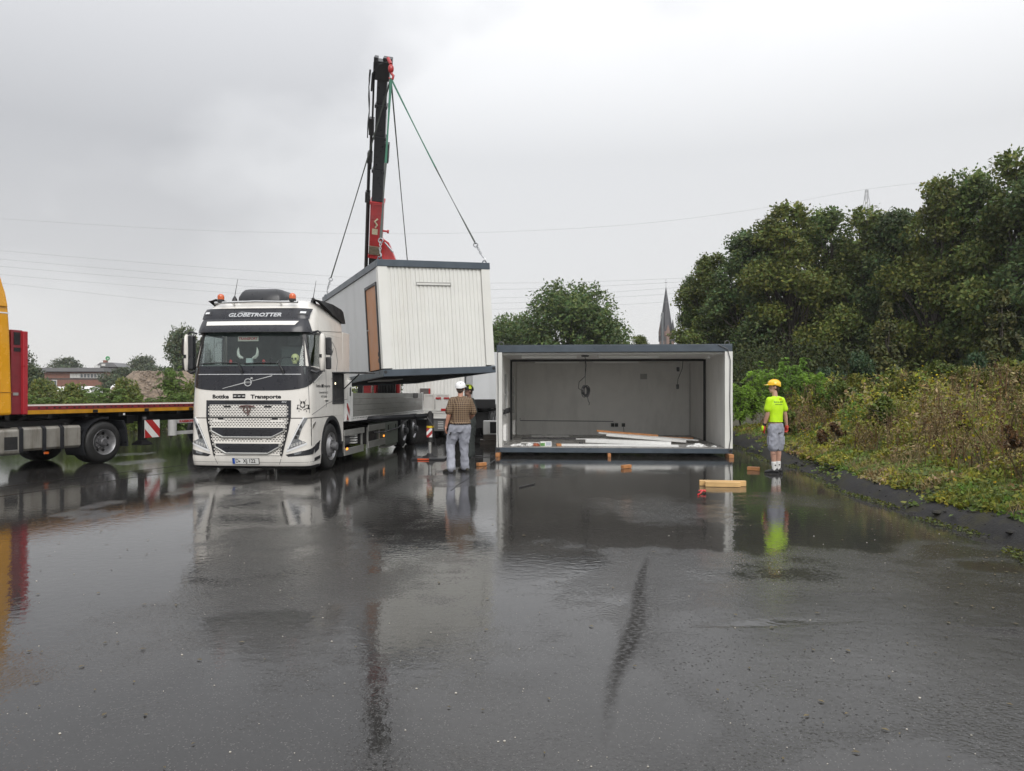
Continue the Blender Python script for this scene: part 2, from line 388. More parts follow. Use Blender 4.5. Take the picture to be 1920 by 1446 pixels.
# paving joints sealed with bitumen
m_tar = pm('bitumen', (.018, .018, .019), .22, var=.3, scale=4, bump=.3, bscale=60)
def strip(name, pts, wd, z, m, kind='structure'):
    mb = MB(); rows = []
    for i, p in enumerate(pts):
        q = Vector(pts[min(i+1, len(pts)-1)])-Vector(pts[max(i-1, 0)]); q = Vector((q.y, -q.x)).normalized()
        ww = wd*(.7+.6*random.random())*.5
        rows.append([(p[0]-q.x*ww, p[1]-q.y*ww, z), (p[0]+q.x*ww, p[1]+q.y*ww, z)])
    return tag(mb.grid(rows).build(name, m, fix=False), kind=kind)
def seg(a, b, n, j=.02): return [(a[0]+(b[0]-a[0])*i/n+random.uniform(-j, j), a[1]+(b[1]-a[1])*i/n+random.uniform(-j, j)) for i in range(n+1)]
strip('paving_joint', seg((-10.4, 8.9), (-6.6, 19.5), 30), .05, .004, m_tar)
strip('paving_joint', seg((-8.6, 10.2), (-5.2, 22), 30), .04, .004, m_tar)
strip('paving_joint', seg((-1.05, 12.5), (-.35, 19), 20, .015), .02, .004, m_tar)

rb_ = MB()
for k in range(300):
    y = 5+20*random.random()**1.5; d = random.choice((random.uniform(-.16, .08), random.uniform(.05, .6))); s_ = .012+.07*random.random()**3
    z = .0 if d < .02 else float(np.interp(d, [.02, .1, .3, .6], [.03, .13, .21, .24])); M = Matrix.Rotation(random.uniform(0, 6), 3, 'Z')
    rb_.ell((float(xe(y))+d, y, z), s_, s_*random.uniform(.6, 1), s_*random.uniform(.3, .6), 6, 4, M)
# bank of earth with a crumbled asphalt kerb in front
def bank_h(x, y):
    d = x-xe(y)
    h = np.interp(d, [-1, -.02, .10, .55, 1.2, 3, 7, 14, 30, 60], [-.2, -.02, .06, .27, .32, .62, .92, 1.08, 1.15, 1.2])
    return h+(fbm(np.asarray(x)*.8, np.asarray(y)*.8, 13)-.5)*.30*sstep(.3, 2.0, d)
by = np.concatenate([np.arange(-8, 4, .6), np.arange(4, 24, .2), np.arange(24, 90, 1.5)]); bd = np.concatenate([np.arange(.42, 3, .15), np.arange(3, 12, .5), np.arange(12, 70, 4)])
BD, BY = np.meshgrid(bd, by); BX = BD+xe(BY); BZ = bank_h(BX, BY)
me = bpy.data.meshes.new('embankment'); nx = len(bd); ny = len(by); ii = (np.arange(ny-1)[:, None]*nx+np.arange(nx-1)[None]).ravel()
me.from_pydata(np.stack([BX, BY, BZ], -1).reshape(-1, 3).tolist(), [], np.stack([ii, ii+1, ii+1+nx, ii+nx], 1).tolist())
me.materials.append(pm('bank_earth', (.045, .04, .018), .9, var=.5, scale=2, bump=.8, bscale=14)); tag(link('embankment', me), kind='structure')
m_kerb = pm('crumbled_asphalt', (.034, .033, .033), .85, var=.4, scale=5, bump=1.0, bscale=30, spec=.15, dirt=(.055, .052, .022), dirt_amt=.8, stretch=(2.5, 2.5, 2.5))
kerb = MB(); rows = []
for y in np.arange(-4, 27, .16):
    brk = .10*vnoise(y*.55, 3., 17)+.03*vnoise(y*3, 1, 4); row = []
    for d, z in ((-.06, -.02), (.02, .05), (.09, .14), (.30, .235), (.55, .27+brk*.6), (.62, .20), (.75, .05)):
        dd = d*(.75+.9*vnoise(y*.8, 9., 31)); zz = z*(.45+1.1*vnoise(y*.6, 5., 33))*(.75 if vnoise(y*1.1, 4., 12) > .72 else 1)+(random.uniform(-.022, .022) if z > 0 else 0)
        row.append((float(xe(y))+dd+random.uniform(-.015, .015), y, zz))
    rows.append(row)
tag(rb_.build('kerb_rubble', m_kerb, fix=False), kind='stuff')
tag(kerb.grid(rows).build('kerb', m_kerb, smooth=True, fix=False), kind='structure')
# ------------------------------------------------------------------ shared materials for vehicles and containers
M_white = pm('truck_white', (.76, .735, .685), .22, var=.03, coat=.6, dirt=(.52, .48, .42), dirt_amt=.4, stretch=(3, 3, 1))
M_black = pm('black_plastic', (.022, .023, .026), .33, var=.2, scale=9, bump=.05)
M_anth = pm('anthracite_paint', (.016, .017, .023), .30, var=.12, coat=.15, dirt=(.06, .06, .06), dirt_amt=.3, stretch=(4, 4, .8))
M_dark = pm('dark_steel', (.017, .017, .018), .55, var=.3, scale=8, dirt=(.05, .045, .04), dirt_amt=.5, stretch=(3, 3, 3))
M_rubber = pm('tyre_rubber', (.017, .017, .017), .55, var=.25, scale=14, bump=.3, bscale=60, dirt=(.05, .047, .042), dirt_amt=.35, stretch=(5, 5, 5))
M_rim = pm('rim_steel', (.36, .36, .37), .42, metal=.6, var=.2, scale=12, dirt=(.08, .07, .06), dirt_amt=.7, stretch=(6, 6, 6))
M_rimd = pm('hub_grey', (.12, .12, .125), .5, metal=.3, var=.3, scale=14)
M_chrome = pm('bright_trim', (.62, .62, .61), .18, metal=.85, var=.08)
M_alu = pm('aluminium', (.42, .42, .40), .38, metal=.55, var=.12, scale=5, dirt=(.2, .19, .17), dirt_amt=.55, stretch=(1.5, 1.5, 6))
M_lens = pm('lamp_lens', (.20, .21, .22), .08, metal=.35, var=.35, scale=40, coat=1)
M_lensw = pm('lamp_strip', (.74, .75, .76), .12, var=.05, coat=1)
M_amber = pm('amber_lens', (.55, .11, .015), .12, var=.12, scale=30, coat=1)
M_amberlit = pm('amber_lamp_lit', (1., .33, .04), .2, emit=1.6)
M_red = pm('signal_red', (.42, .020, .022), .35, var=.12, coat=.3, dirt=(.12, .03, .03), dirt_amt=.4, stretch=(3, 3, 2))
M_wht = pm('plain_white', (.74, .74, .72), .4, var=.05, dirt=(.4, .38, .35), dirt_amt=.3)
M_ink = pm('black_print', (.014, .014, .015), .4, var=.1)
M_silver = pm('silver_print', (.62, .63, .64), .25, metal=.5, var=.05)
M_glass = glass('cab_glass', (.92, .97, .955), .9)
M_frame = pm('container_frame', (.060, .078, .098), .34, var=.14, scale=3, dirt=(.025, .032, .04), dirt_amt=.5, stretch=(2, 2, 3))
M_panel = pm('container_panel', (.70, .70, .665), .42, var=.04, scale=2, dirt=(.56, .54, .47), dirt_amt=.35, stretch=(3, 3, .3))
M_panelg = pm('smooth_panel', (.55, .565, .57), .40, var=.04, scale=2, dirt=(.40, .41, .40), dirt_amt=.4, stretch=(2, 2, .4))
M_inner = pm('inner_panel', (.80, .79, .76), .45, var=.05, scale=2, dirt=(.45, .44, .42), dirt_amt=.4, stretch=(2, 2, .6))
M_floor = pm('vinyl_floor', (.27, .262, .25), .28, var=.25, scale=3, dirt=(.36, .35, .33), dirt_amt=.6, stretch=(2, 2, 2))
M_cable = pm('black_cable', (.015, .015, .016), .5)
M_wood = pm('fresh_timber', (.62, .40, .17), .55, var=.22, scale=5, dirt=(.42, .24, .09), dirt_amt=.5, stretch=(2, 30, 30))
M_woodr = pm('wet_timber', (.44, .20, .075), .45, var=.25, scale=9, dirt=(.35, .12, .04), dirt_amt=.6, stretch=(12, 12, 30))
M_galv = pm('galvanised_steel', (.36, .37, .38), .36, metal=.8, var=.2, scale=20)

def wheel(parent, x, y, r, wd, side, dual=False, deep=False):
    """wheel > tyre, rim, hub ; axis along local x, outer face towards side (+1/-1)"""
    w_ = part('wheel', parent); w_.location = (x, y, r); s = side
    ty = MB(); prof = [(-wd, r*.60), (-wd*.98, r*.72), (-wd*.97, r*.88), (-wd*.90, r*.965), (-wd*.8, r), (-wd*.55, r*1.0), (-wd*.54, r*.975), (-wd*.48, r*.975), (-wd*.47, r), (-wd*.2, r), (-wd*.10, r*.965), (-wd*.03, r*.88), (0, r*.74), (-wd*.02, r*.60), (-wd*.3, r*.57), (-wd, r*.57), (-wd, r*.60)]
    ty.lathe([(s*a, q) for a, q in prof], 40, caps=(0, 0)).build('tyre', M_rubber, w_, True)
    rm = MB()
    if deep: p = [(-.02, r*.60), (.004, r*.595), (-.03, r*.55), (-.10, r*.52), (-.16, r*.50), (-.165, r*.34), (-.11, r*.32), (-.105, r*.0001)]
    else: p = [(-.02, r*.60), (.004, r*.595), (-.02, r*.56), (-.055, r*.53), (-.04, r*.46), (.0, r*.36), (.02, r*.33), (.022, r*.0001)]
    rm.lathe([(s*a, q) for a, q in p], 40, caps=(0, 1)).build('rim', M_rim, w_, True)
    hb = MB(); base = -.105 if deep else .022
    hb.lathe([(s*(base-.01), r*.20), (s*(base+.09), r*.19), (s*(base+.11), r*.15), (s*(base+.11), .0001)], 18)
    for k in range(10):
        a = 2*PI*k/10; cy, cz = math.cos(a)*r*.27, math.sin(a)*r*.27
        hb.lathe([(s*(base-.01), .017), (s*(base+.03), .017), (s*(base+.03), .0001)], 6, c=(0, cy, cz))
    hb.build('hub', M_rimd, w_, False)
    if deep or not dual:
        vh = MB(); bz = (-.155 if deep else -.034)
        for k in range(8):
            a = 2*PI*(k+.5)/8; rr = r*.42
            vh.lathe([(s*(bz-.002), .0001), (s*(bz+.006 if deep else bz+.008), .038), (s*(bz-.01), .038)], 10, c=(0, math.cos(a)*rr, math.sin(a)*rr))
        vh.build('vent_hole', M_ink, w_)
    return w_
def stripes(parent, name, x, y0, y1, z0, z1, n=3, flip=1, plane='x'):
    """red and white diagonal warning board"""
    bd = MB(); (bd.box(x-.012, x, y0, y1, z0, z1) if plane == 'x' else bd.box(y0, y1, x, x+.012, z0, z1))
    o = bd.build(name, M_wht, parent); st = MB(); w_ = (y1-y0); h = z1-z0; p = (w_+h)/n
    from mathutils.geometry import intersect_line_line_2d
    for k in range(-1, n+1):
        a = y0+k*p-(h if flip > 0 else 0)
        poly = [(a, z0), (a+p/2, z0), (a+p/2+h*flip, z1), (a+h*flip, z1)] if flip > 0 else [(a, z0), (a+p/2, z0), (a+p/2-h, z1), (a-h, z1)]
        # clip in y
        def clip(P, f, c):
            o_ = []
            for i in range(len(P)):
                A, B = P[i], P[(i+1) % len(P)]; da, db = f*(A[0]-c), f*(B[0]-c)
                if da >= 0: o_.append(A)
                if da*db < 0:
                    tt = da/(da-db); o_.append((A[0]+(B[0]-A[0])*tt, A[1]+(B[1]-A[1])*tt))
            return o_
        P = clip(clip(poly, 1, y0), -1, y1) if True else poly
        if len(P) > 2: st.prism(P, 'x' if plane == 'x' else 'y', x+.001 if plane == 'x' else x-.003, x+.003 if plane == 'x' else x-.001)
    if st.v: st.build('red_stripe', M_red, o)
    return o
# ------------------------------------------------------------------ the white truck
YAW_T = -R(5.15)
TRK = thing('crane_truck', 'white three-axle truck with black front panel, twin orange beacons and dropside bed', 'truck', (-5.245-.02, 14.73, 0), YAW_T)
ZT = [.14, .20, .35, .6, 1.0, 1.4, 1.7, 2.0, 2.19, 2.9, 3.1, 3.25, 3.38, 3.46, 3.54, 3.60, 3.64]
FT = [.10, .04, .0, .0, .01, .02, .03, .05, .07, .24, .28, .32, .38, .48, .62, .82, 1.1]
WT = [1.20, 1.23, 1.24, 1.24, 1.24, 1.24, 1.24, 1.235, 1.23, 1.22, 1.20, 1.18, 1.14, 1.10, 1.04, .95, .8]
RT = [.16, .17, .18, .19, .20, .22, .24, .25, .25, .25, .27, .30, .33, .36, .40, .45, .5]
BUL = .07
def prm(z): return np.interp(z, ZT, FT), np.interp(z, ZT, WT), np.interp(z, ZT, RT)
def S(u, z, off=0.):
    f, w_, r = prm(z); s = abs(u); sg = 1 if u >= 0 else -1; a = w_-r; rq = r*PI/2; b0 = BUL*(min(s, a)/w_)**2
    if s <= a: x, y, n = s, f+b0, (0, -1)
    elif s <= a+rq:
        th = (s-a)/r; x, y, n = a+r*math.sin(th), f+b0+r*(1-math.cos(th)), (math.sin(th), -math.cos(th))
    else: x, y, n = w_, f+b0+r+(s-a-rq), (1, 0)
    return Vector((sg*(x+n[0]*off), y+n[1]*off, z))
def ux(x, z):
    f, w_, r = prm(z); s = abs(x); a = w_-r; sg = 1 if x >= 0 else -1
    return sg*(s if s <= a else a+r*math.asin(min(1, (s-a)/r)))
def us(y, z, sg=1):
    f, w_, r = prm(z); a = w_-r; b0 = BUL*(a/w_)**2
    return sg*(a+r*PI/2+(y-f-b0-r))
def slab(rows, off, th=.012, name=None, mat=None, parent=None, smooth=True, label=None, mb=None):
    """rows of (u,z) points -> closed slab lying on the cab surface"""
    g = mb or MB(); offs = off if callable(off) else (lambda u, z: off)
    top = [[S(u, z, offs(u, z)) for u, z in r] for r in rows]; bot = [[S(u, z, offs(u, z)-th) for u, z in r] for r in rows]
    n = len(rows[0]); k = len(rows); o = len(g.v)
    g.v += [tuple(p) for r in top for p in r]+[tuple(p) for r in bot for p in r]; m = n*k
    g.f += [(o+i*n+j, o+i*n+j+1, o+(i+1)*n+j+1, o+(i+1)*n+j) for i in range(k-1) for j in range(n-1)]
    g.f += [(o+m+i*n+j, o+m+(i+1)*n+j, o+m+(i+1)*n+j+1, o+m+i*n+j+1) for i in range(k-1) for j in range(n-1)]
    ed = [i*n for i in range(k)]; 
    loop = list(range(n))+[i*n+n-1 for i in range(1, k)]+[(k-1)*n+j for j in range(n-2, -1, -1)]+[i*n for i in range(k-2, 0, -1)]
    g.f += [(o+loop[i], o+loop[(i+1) % len(loop)], o+m+loop[(i+1) % len(loop)], o+m+loop[i]) for i in range(len(loop))]
    return g.build(name, mat, parent, smooth, label=label) if name else g
def rows2(L, Rr, nu, sub=1):
    """rows between a left and a right polyline of (u,z)"""
    L2, R2 = [], []
    for i in range(len(L)-1):
        for q in range(sub):
            t = q/sub; L2.append((L[i][0]+(L[i+1][0]-L[i][0])*t, L[i][1]+(L[i+1][1]-L[i][1])*t)); R2.append((Rr[i][0]+(Rr[i+1][0]-Rr[i][0])*t, Rr[i][1]+(Rr[i+1][1]-Rr[i][1])*t))
    L2.append(L[-1]); R2.append(Rr[-1])
    return [[(a[0]+(b[0]-a[0])*j/nu, a[1]+(b[1]-a[1])*j/nu) for j in range(nu+1)] for a, b in zip(L2, R2)]
def fr(xl, xr, z0, z1, nu=10, nz=3):
    return [[(ux(xl+(xr-xl)*j/nu, z), z) for j in range(nu+1)] for z in [z0+(z1-z0)*i/nz for i in range(nz+1)]]
def front_fn(off, cx=0., cz=0., tilt=0.):
    return lambda x, y: S(ux(cx+x, cz+y), cz+y, off)
def fpoly(pts, off, name, mat, parent, th=.006, mb=None):
    """flat-filled outline (x,z) laid on the front"""
    g = mb or MB(); n = len(pts); vs = [S(ux(x, z), z, off) for x, z in pts]+[S(ux(x, z), z, off-th) for x, z in pts]
    g.add(vs, [tuple(range(n)), tuple(range(n, 2*n))[::-1]]+[(i, (i+1) % n, n+(i+1) % n, n+i) for i in range(n)])
    return g.build(name, mat, parent) if name else g

# --- cab body: four shells leave the windscreen, side windows and wheel arches open
WB = {1: .95, -1: 1.44}
def yend(z): return .75 if z < .5 else 1.41-math.sqrt(max(0, .655**2-(z-.5)**2))
zl = [.14, .17, .20, .27, .35, .5, .62, .74, .86, .96, 1.04, 1.10, 1.14]
low = [[(us(yend(z), z, -1)*(1-2*j/44), z) for j in range(45)] for z in zl]
cab = slab(low, 0, .03, 'cab', M_white, TRK); cab['label'] = 'white driver cab'
slab([[(us(2.2, z, -1)*(1-2*j/48), z) for j in range(49)] for z in (1.158, 1.3, 1.5, 1.7, 1.9, 2.05, 2.19)], 0, .03, 'cab_wall', M_white, TRK)
def uw(z): return us(.17+.09*(z-2.19)/.7, z)-.045
for sg in (1, -1):
    rr = []
    for z in (.56, .7, .85, 1.0, 1.1, 1.155):
        y0 = 1.41+math.sqrt(max(0, .655**2-(z-.5)**2)) if z < 1.154 else 1.43
        rr.append([(us(y0+(2.2-y0)*j/4, z, sg), z) for j in range(5)])
    slab(rr, 0, .03, 'step_panel', M_white, TRK)
    # pillars and sleeper side
    zs = [2.192, 2.35, 2.55, 2.75, 2.89]
    slab([[(sg*uw(z)+sg*(-.012+(us(.215, z)-uw(z)+.012)*j/3), z) for j in range(4)] for z in zs], 0, .03, 'windscreen_pillar', M_white, TRK)
    slab([[(us(WB[sg]+(2.2-WB[sg])*j/6, z, sg), z) for j in range(7)] for z in zs], 0, .03, 'sleeper_side', M_white, TRK)
up = [[(us(2.2, z, -1)*(1-2*j/48), z) for j in range(49)] for z in (2.892, 2.96, 3.02, 3.1, 3.18, 3.25, 3.32, 3.38, 3.42, 3.46, 3.5, 3.54, 3.57, 3.6, 3.62, 3.64)]
g = slab(up, 0, .03, mb=MB())
r_ = [S(us(2.2, 3.64, -1)*(1-2*j/48), 3.64, 0) for j in range(49)]; o = len(g.v)
g.v += [tuple(p) for p in r_]+[(p.x*.5, 1.65, 3.665) for p in r_]
g.f += [(o+j, o+j+1, o+49+j+1, o+49+j) for j in range(48)]
g.v += [(0, 1.65, 3.668)]; g.f += [(o+49+j, o+50+j, o+98) for j in range(48)]
g.build('roof', M_white, TRK, True)
MB().prism([(-1.19, 1.16), (1.19, 1.16), (1.19, 2.9), (1.10, 3.38), (.8, 3.6), (-.8, 3.6), (-1.10, 3.38), (-1.19, 2.9)], 'y', 2.165, 2.195).build('cab_rear_wall', M_white, TRK)
# interior
m_int = pm('cab_interior', (.10, .112, .112), .7, var=.25, scale=6)
ci = MB(); ci.box(-1.16, 1.16, 1.50, 1.53, 1.6, 2.95); ci.box(-1.17, 1.17, .35, 1.33, 1.55, 1.60)
ci.build('cab_lining', m_int, TRK)
MB().prism([(.13, 1.9), (.13, 2.16), (.42, 2.24), (.58, 2.12), (.58, 1.9)], 'x', -1.14, 1.14).build('dashboard', m_int, TRK, bevel=.02)
for sx in (-.62, .62):
    st = MB(); zt_s = 2.62 if sx > 0 else 2.24; st.box(sx-.27, sx+.27, .78, .92, 1.95, zt_s); st.box(sx-.26, sx+.26, .5, .9, 1.78, 1.96); (st.box(sx-.14, sx+.14, .80, .90, 2.63, 2.83) if sx > 0 else None)
    st.build('seat', m_int, TRK, bevel=.04)
sw = MB(); sw.tube([(.62+.22*math.cos(t), .47+.06*math.sin(t), 2.22+.17*math.sin(t)) for t in [2*PI*k/20 for k in range(21)]], .016, 6); sw.build('steering_wheel', M_black, TRK, True)
slab(fr(-1.15, 1.15, 2.80, 2.885, 16, 1), -.05, .02, 'sun_blind', m_int, TRK)
# decorations behind the glass
for sx in (-1, 1):
    hn = MB(); hn.tube([(-.13+sx*q, .30, zz) for q, zz in ((.10, 2.36), (.155, 2.375), (.195, 2.42), (.205, 2.49), (.20, 2.545), (.19, 2.58))], [.022, .036, .034, .026, .015, .004], 8)
    hn.build('horn', pm('bone', (.55, .54, .51), .4), TRK, True)
sk = MB(); sk.ell((.84, .36, 2.355), .085, .08, .095); sk.loft([[(.84+rx*math.cos(t), .345+.055*math.sin(t), z) for t in [2*PI*k/10 for k in range(10)]] for z, rx in ((2.32, .06), (2.27, .05), (2.245, .04))])
so = sk.build('skull', pm('pale_yellow_bone', (.62, .60, .30), .5, var=.25, scale=20), TRK, True, label='pale yellow ornamental skull in the windscreen corner')
so2 = MB()
for dx in (-.034, .034): so2.ell((.84+dx, .285, 2.345), .021, .015, .023, 8, 6)
so2.ell((.84, .285, 2.305), .010, .012, .014, 8, 6); so2.box(.81, .87, .283, .29, 2.262, 2.266); so2.build('eye_socket', M_ink, so, True)
MB().box(-.32, .11, .262, .268, 2.70, 2.80).build('sign_plate', pm('cream_plate', (.50, .47, .42), .5), TRK)
text('TRANSPORT', .07, lambda x, y: Vector((-.105+x, .259, 2.75+y)), M_red, TRK, bold=.003)
MB().box(-.20, -.05, .36, .40, 2.24, 2.36).build('dash_box', pm('pale_grey_case', (.42, .48, .48), .5), TRK, bevel=.008)
for px_, c_ in ((-.55, M_red), (.15, M_red)): MB().ell((px_, .42, 2.29), .035, .03, .05, 8, 6).build('dash_ornament', c_, TRK, True)
MB().tube([(.30, .40, 2.24), (.31, .36, 2.33), (.34, .36, 2.36)], .022, 6).build('phone_holder', M_black, TRK, True)
# windscreen
slab([[(-uw(z)*(1-2*j/24), z) for j in range(25)] for z in (2.188, 2.3, 2.5, 2.7, 2.9)], .0, .006, 'windscreen', M_glass, TRK)
for sg in (-1, 1): slab([[(sg*uw(z)+sg*.035*(j-.8), z) for j in range(2)] for z in (2.19, 2.4, 2.6, 2.89)], .006, .012, name='windscreen_seal', mat=M_ink, parent=TRK)
for sg in (1, -1):
    slab([[(us(.24+(WB[sg]-.23)*j/4, z, sg), z) for j in range(5)] for z in (2.12, 2.4, 2.7, 2.86)], -.012, .006, 'side_window', glass('side_glass', (.93, .97, .96), .8), TRK)
    fm = MB()
    slab(rows2([(us(.15, 1.80, sg), 1.80), (us(.17, 2.19, sg), 2.19)], [(us(.20, 1.815, sg), 1.815), (us(WB[sg]-.01, 2.19, sg), 2.12)], 8, 4), .008, .02, mb=fm)
    slab([[(us(WB[sg]-.02+.05*j, z, sg), z) for j in range(2)] for z in (2.10, 2.4, 2.7, 2.84)], .008, .02, mb=fm)
    slab([[(us(.17+(WB[sg]-.15)*j/6, z, sg), z) for j in range(7)] for z in (2.845, 2.885)], .008, .02, mb=fm)
    slab([[(us(.20+.045*j, z, sg), z) for j in range(2)] for z in (2.15, 2.4, 2.7, 2.86)], .008, .02, mb=fm)
    fm.build('window_frame', M_black, TRK, True)
    MB().tube([S(us(.30+.42*t, 2.0, sg), 1.86+.18*t, .02) for t in (0, .5, 1)], .012, 6).build('sill_trim', M_chrome, TRK)
    # door and sleeper joints
    jn = MB()
    for (a, b, c, d) in ((.16, 1.25, .16, 1.80), (1.06, 1.35, 1.06, 2.86), (.16, 2.895, 2.18, 3.03)):
        jn.tube([S(us(a+(c-a)*t, b+(d-b)*t, sg), b+(d-b)*t, .001) for t in np.linspace(0, 1, 9)], .005, 5)
    jn.tube([S(us(a, z, sg), z, .001) for a, z in ((1.12, 2.62), (1.2, 2.74), (1.5, 2.76), (1.72, 2.62), (1.83, 2.35), (1.72, 2.1), (1.4, 1.95))], .006, 5)
    jn.tube([S(us(a, z, sg), z, .001) for a, z in ((.24, 1.22), (.6, 1.30), (1.1, 1.42), (1.6, 1.50), (2.15, 1.55))], .006, 5)
    jn.build('body_joint', pm('joint_grey', (.10, .10, .10), .5), TRK)
    slab([[(us(.98+.24*j/2, z, sg), z) for j in range(3)] for z in (1.50, 1.535)], .014, .02, 'door_handle', M_white, TRK)
    slab([[(us(1.02+.17*j/2, z, sg), z) for j in range(3)] for z in (1.47, 1.496)], .004, .01, 'handle_recess', M_black, TRK)
    # wheel arch trim, mudguard
    ar = MB(); A = []
    for k in range(21):
        t = PI*(1.06-1.06*k/20); A.append([(sg*1.25, 1.41+math.cos(t)*r0, .5+math.sin(t)*r0) for r0 in (.585, .665)]+[(sg*1.10, 1.41+math.cos(t)*r0, .5+math.sin(t)*r0) for r0 in (.665, .585)])
    ar.loft(A); ar.build('wheel_arch', M_black, TRK, True)
    MB().box(sg*.85, sg*1.22, 2.205, 2.235, .20, 1.12).build('mud_flap', M_black, TRK)
    # mirrors
    mr = part('mirror', TRK); b = MB()
    b.loft([[(sg*(1.42+dx*math.cos(t)), .30+.085*math.sin(t)+dy, z) for t in [2*PI*k/12 for k in range(12)]] for z, dx, dy in ((2.10, .02, .03), (2.13, .045, .01), (2.3, .055, 0), (2.6, .055, 0), (2.80, .048, .01), (2.85, .02, .04))])
    b.build('mirror_shell', M_white, mr, True)
    b = MB(); b.box(sg*1.46, sg*1.58, .37, .44, 2.42, 2.78); b.box(sg*1.46, sg*1.575, .37, .44, 2.13, 2.38); b.build('mirror_head', M_black, mr, bevel=.025)
    MB().tube([(sg*1.20, .28, 2.86), (sg*1.34, .29, 2.90), (sg*1.42, .31, 2.84)], .022, 6).build('mirror_arm', M_black, mr, True); MB().tube([(sg*1.2, .26, 2.10), (sg*1.32, .28, 2.06), (sg*1.42, .31, 2.12)], .03, 6).build('mirror_arm', M_black, mr, True)
    if sg < 0: MB().box(-1.395, -1.27, .25, .40, 2.12, 2.83).build('mirror_face', M_black, mr, bevel=.03)
    MB().box(sg*1.395, sg*1.445, .205, .215, 2.36, 2.43).build('mirror_gap', M_ink, mr)
    # roof deflector
    d = MB(); d.loft([[(sg*1.02, y, z1), (sg*(1.06+w2), y, z1-.03), (sg*(1.19+w2*.3), y, z0), (sg*1.12, y, z0+.01)] for y, z1, z0, w2 in ((.72, 3.625, 3.58, .0), (1.2, 3.64, 3.46, .07), (1.7, 3.63, 3.33, .11), (2.25, 3.58, 3.22, .12), (2.42, 3.54, 3.24, .11))])
    d.build('roof_deflector', pm('matt_black', (.012, .012, .013), .7, var=.2, spec=.2), TRK, True)
    MB().box(sg*1.17, sg*1.20, 2.30, 2.78, 1.5, 3.04).build('side_fairing', M_white, TRK, bevel=.01)
    MB().box(sg*1.16, sg*1.245, 2.34, 2.60, 1.0, 1.49).build('bulkhead_foot', M_wht, TRK, bevel=.006)
    if sg > 0: stripes(TRK, 'warning_board', sg*1.26, 2.40, 2.60, 1.03, 1.42, 2, -1)
    # headlamps
    hl = slab(rows2([(ux(sg*.80, .515), .515), (ux(sg*.885, .70), .70), (ux(sg*.99, .93), .93), (ux(sg*1.115, 1.165), 1.165)], [(ux(sg*1.165, .665), .665), (ux(sg*1.03, .735), .735), (ux(sg*1.09, .93), .93), (ux(sg*1.185, 1.15), 1.15)], 6, 3), .012, .02, 'headlight', M_lens, TRK)
    slab(rows2([(ux(sg*.80, .505), .505), (ux(sg*.89, .71), .71), (ux(sg*1.11, 1.165), 1.165)], [(ux(sg*.835, .54), .54), (ux(sg*.918, .72), .72), (ux(sg*1.135, 1.165), 1.165)], 2, 4), .018, .02, 'daylight_strip', M_lensw, hl)
    for a, z0, z1 in (((.95, .06), .74, .80), ((.985, .07), .82, .92), ((1.03, .06), .95, 1.03)):
        slab(fr(sg*a[0], sg*(a[0]+a[1]), z0, z1, 3, 2), .016, .01, 'lamp_module', M_dark, hl)
    for k in range(5): slab(fr(sg*(.88+.055*k), sg*(.92+.055*k), .575+.018*k, .635+.016*k, 2, 1), .017, .01, 'reflector', M_chrome, hl)
    slab(rows2([(ux(sg*.79, .505), .505), (ux(sg*.80, .47), .47)], [(ux(sg*1.17, .66), .66), (ux(sg*1.185, .63), .63)], 8), .012, .015, 'lamp_edge', M_lensw, hl)
    # fog lamp wedge
    wd = slab(rows2([(ux(sg*.775, .425), .425), (ux(sg*.83, .385), .385)], [(us(.40, .585, sg), .585), (us(.30, .43, sg), .43)], 10, 3), .008, .02, 'fog_lamp_surround', M_black, TRK)
    slab(rows2([(ux(sg*.93, .455), .455), (ux(sg*.96, .418), .418)], [(ux(sg*1.10, .505), .505), (ux(sg*1.08, .445), .445)], 3, 2), .014, .01, 'fog_lamp', M_lens, wd)
    slab(rows2([(us(.40, .60, sg), .60), (us(.36, .43, sg), .43)], [(us(.69, .68, sg), .68), (us(.60, .50, sg), .50)], 4, 2), .008, .012, 'corner_step', M_black, TRK)
    slab(rows2([(us(.37, .34, sg), .34), (us(.37, .27, sg), .27)], [(us(.70, .37, sg), .37), (us(.70, .30, sg), .30)], 3), .006, .012, 'step_opening', M_ink, TRK)
    slab([[(us(.20+.012*j, z, sg), z) for j in range(2)] for z in (.6, .8, 1.0, 1.15)], .004, .01, 'corner_joint', M_ink, TRK)
    slab(rows2([(us(.26, 1.02, sg), 1.02), (us(.25, .93, sg), .93)], [(us(.43, 1.08, sg), 1.08), (us(.40, 1.02, sg), 1.02)], 3), .012, .015, 'side_lamp', M_chrome, TRK)
    # grille seam
    slab(rows2([(sg*.845, 1.165), (sg*.80, .90), (sg*.685, .40)], [(sg*.875, 1.165), (sg*.83, .90), (sg*.71, .40)], 1, 4), .014, .02, 'grille_seam', M_ink, TRK)
    slab(rows2([(sg*.70, .395), (sg*.62, .19)], [(sg*.707, .395), (sg*.627, .19)], 1, 3), .003, .006, 'bumper_joint', M_ink, TRK)
    # marker lamps in the visor
    mk = slab(fr(sg*.90, sg*1.07, 3.235, 3.325, 3, 2), .052, .02, 'marker_lamp', M_black, TRK)
    slab(fr(sg*.94, sg*1.03, 3.265, 3.305, 2, 1), .058, .01, 'marker_lens', M_lensw, mk)
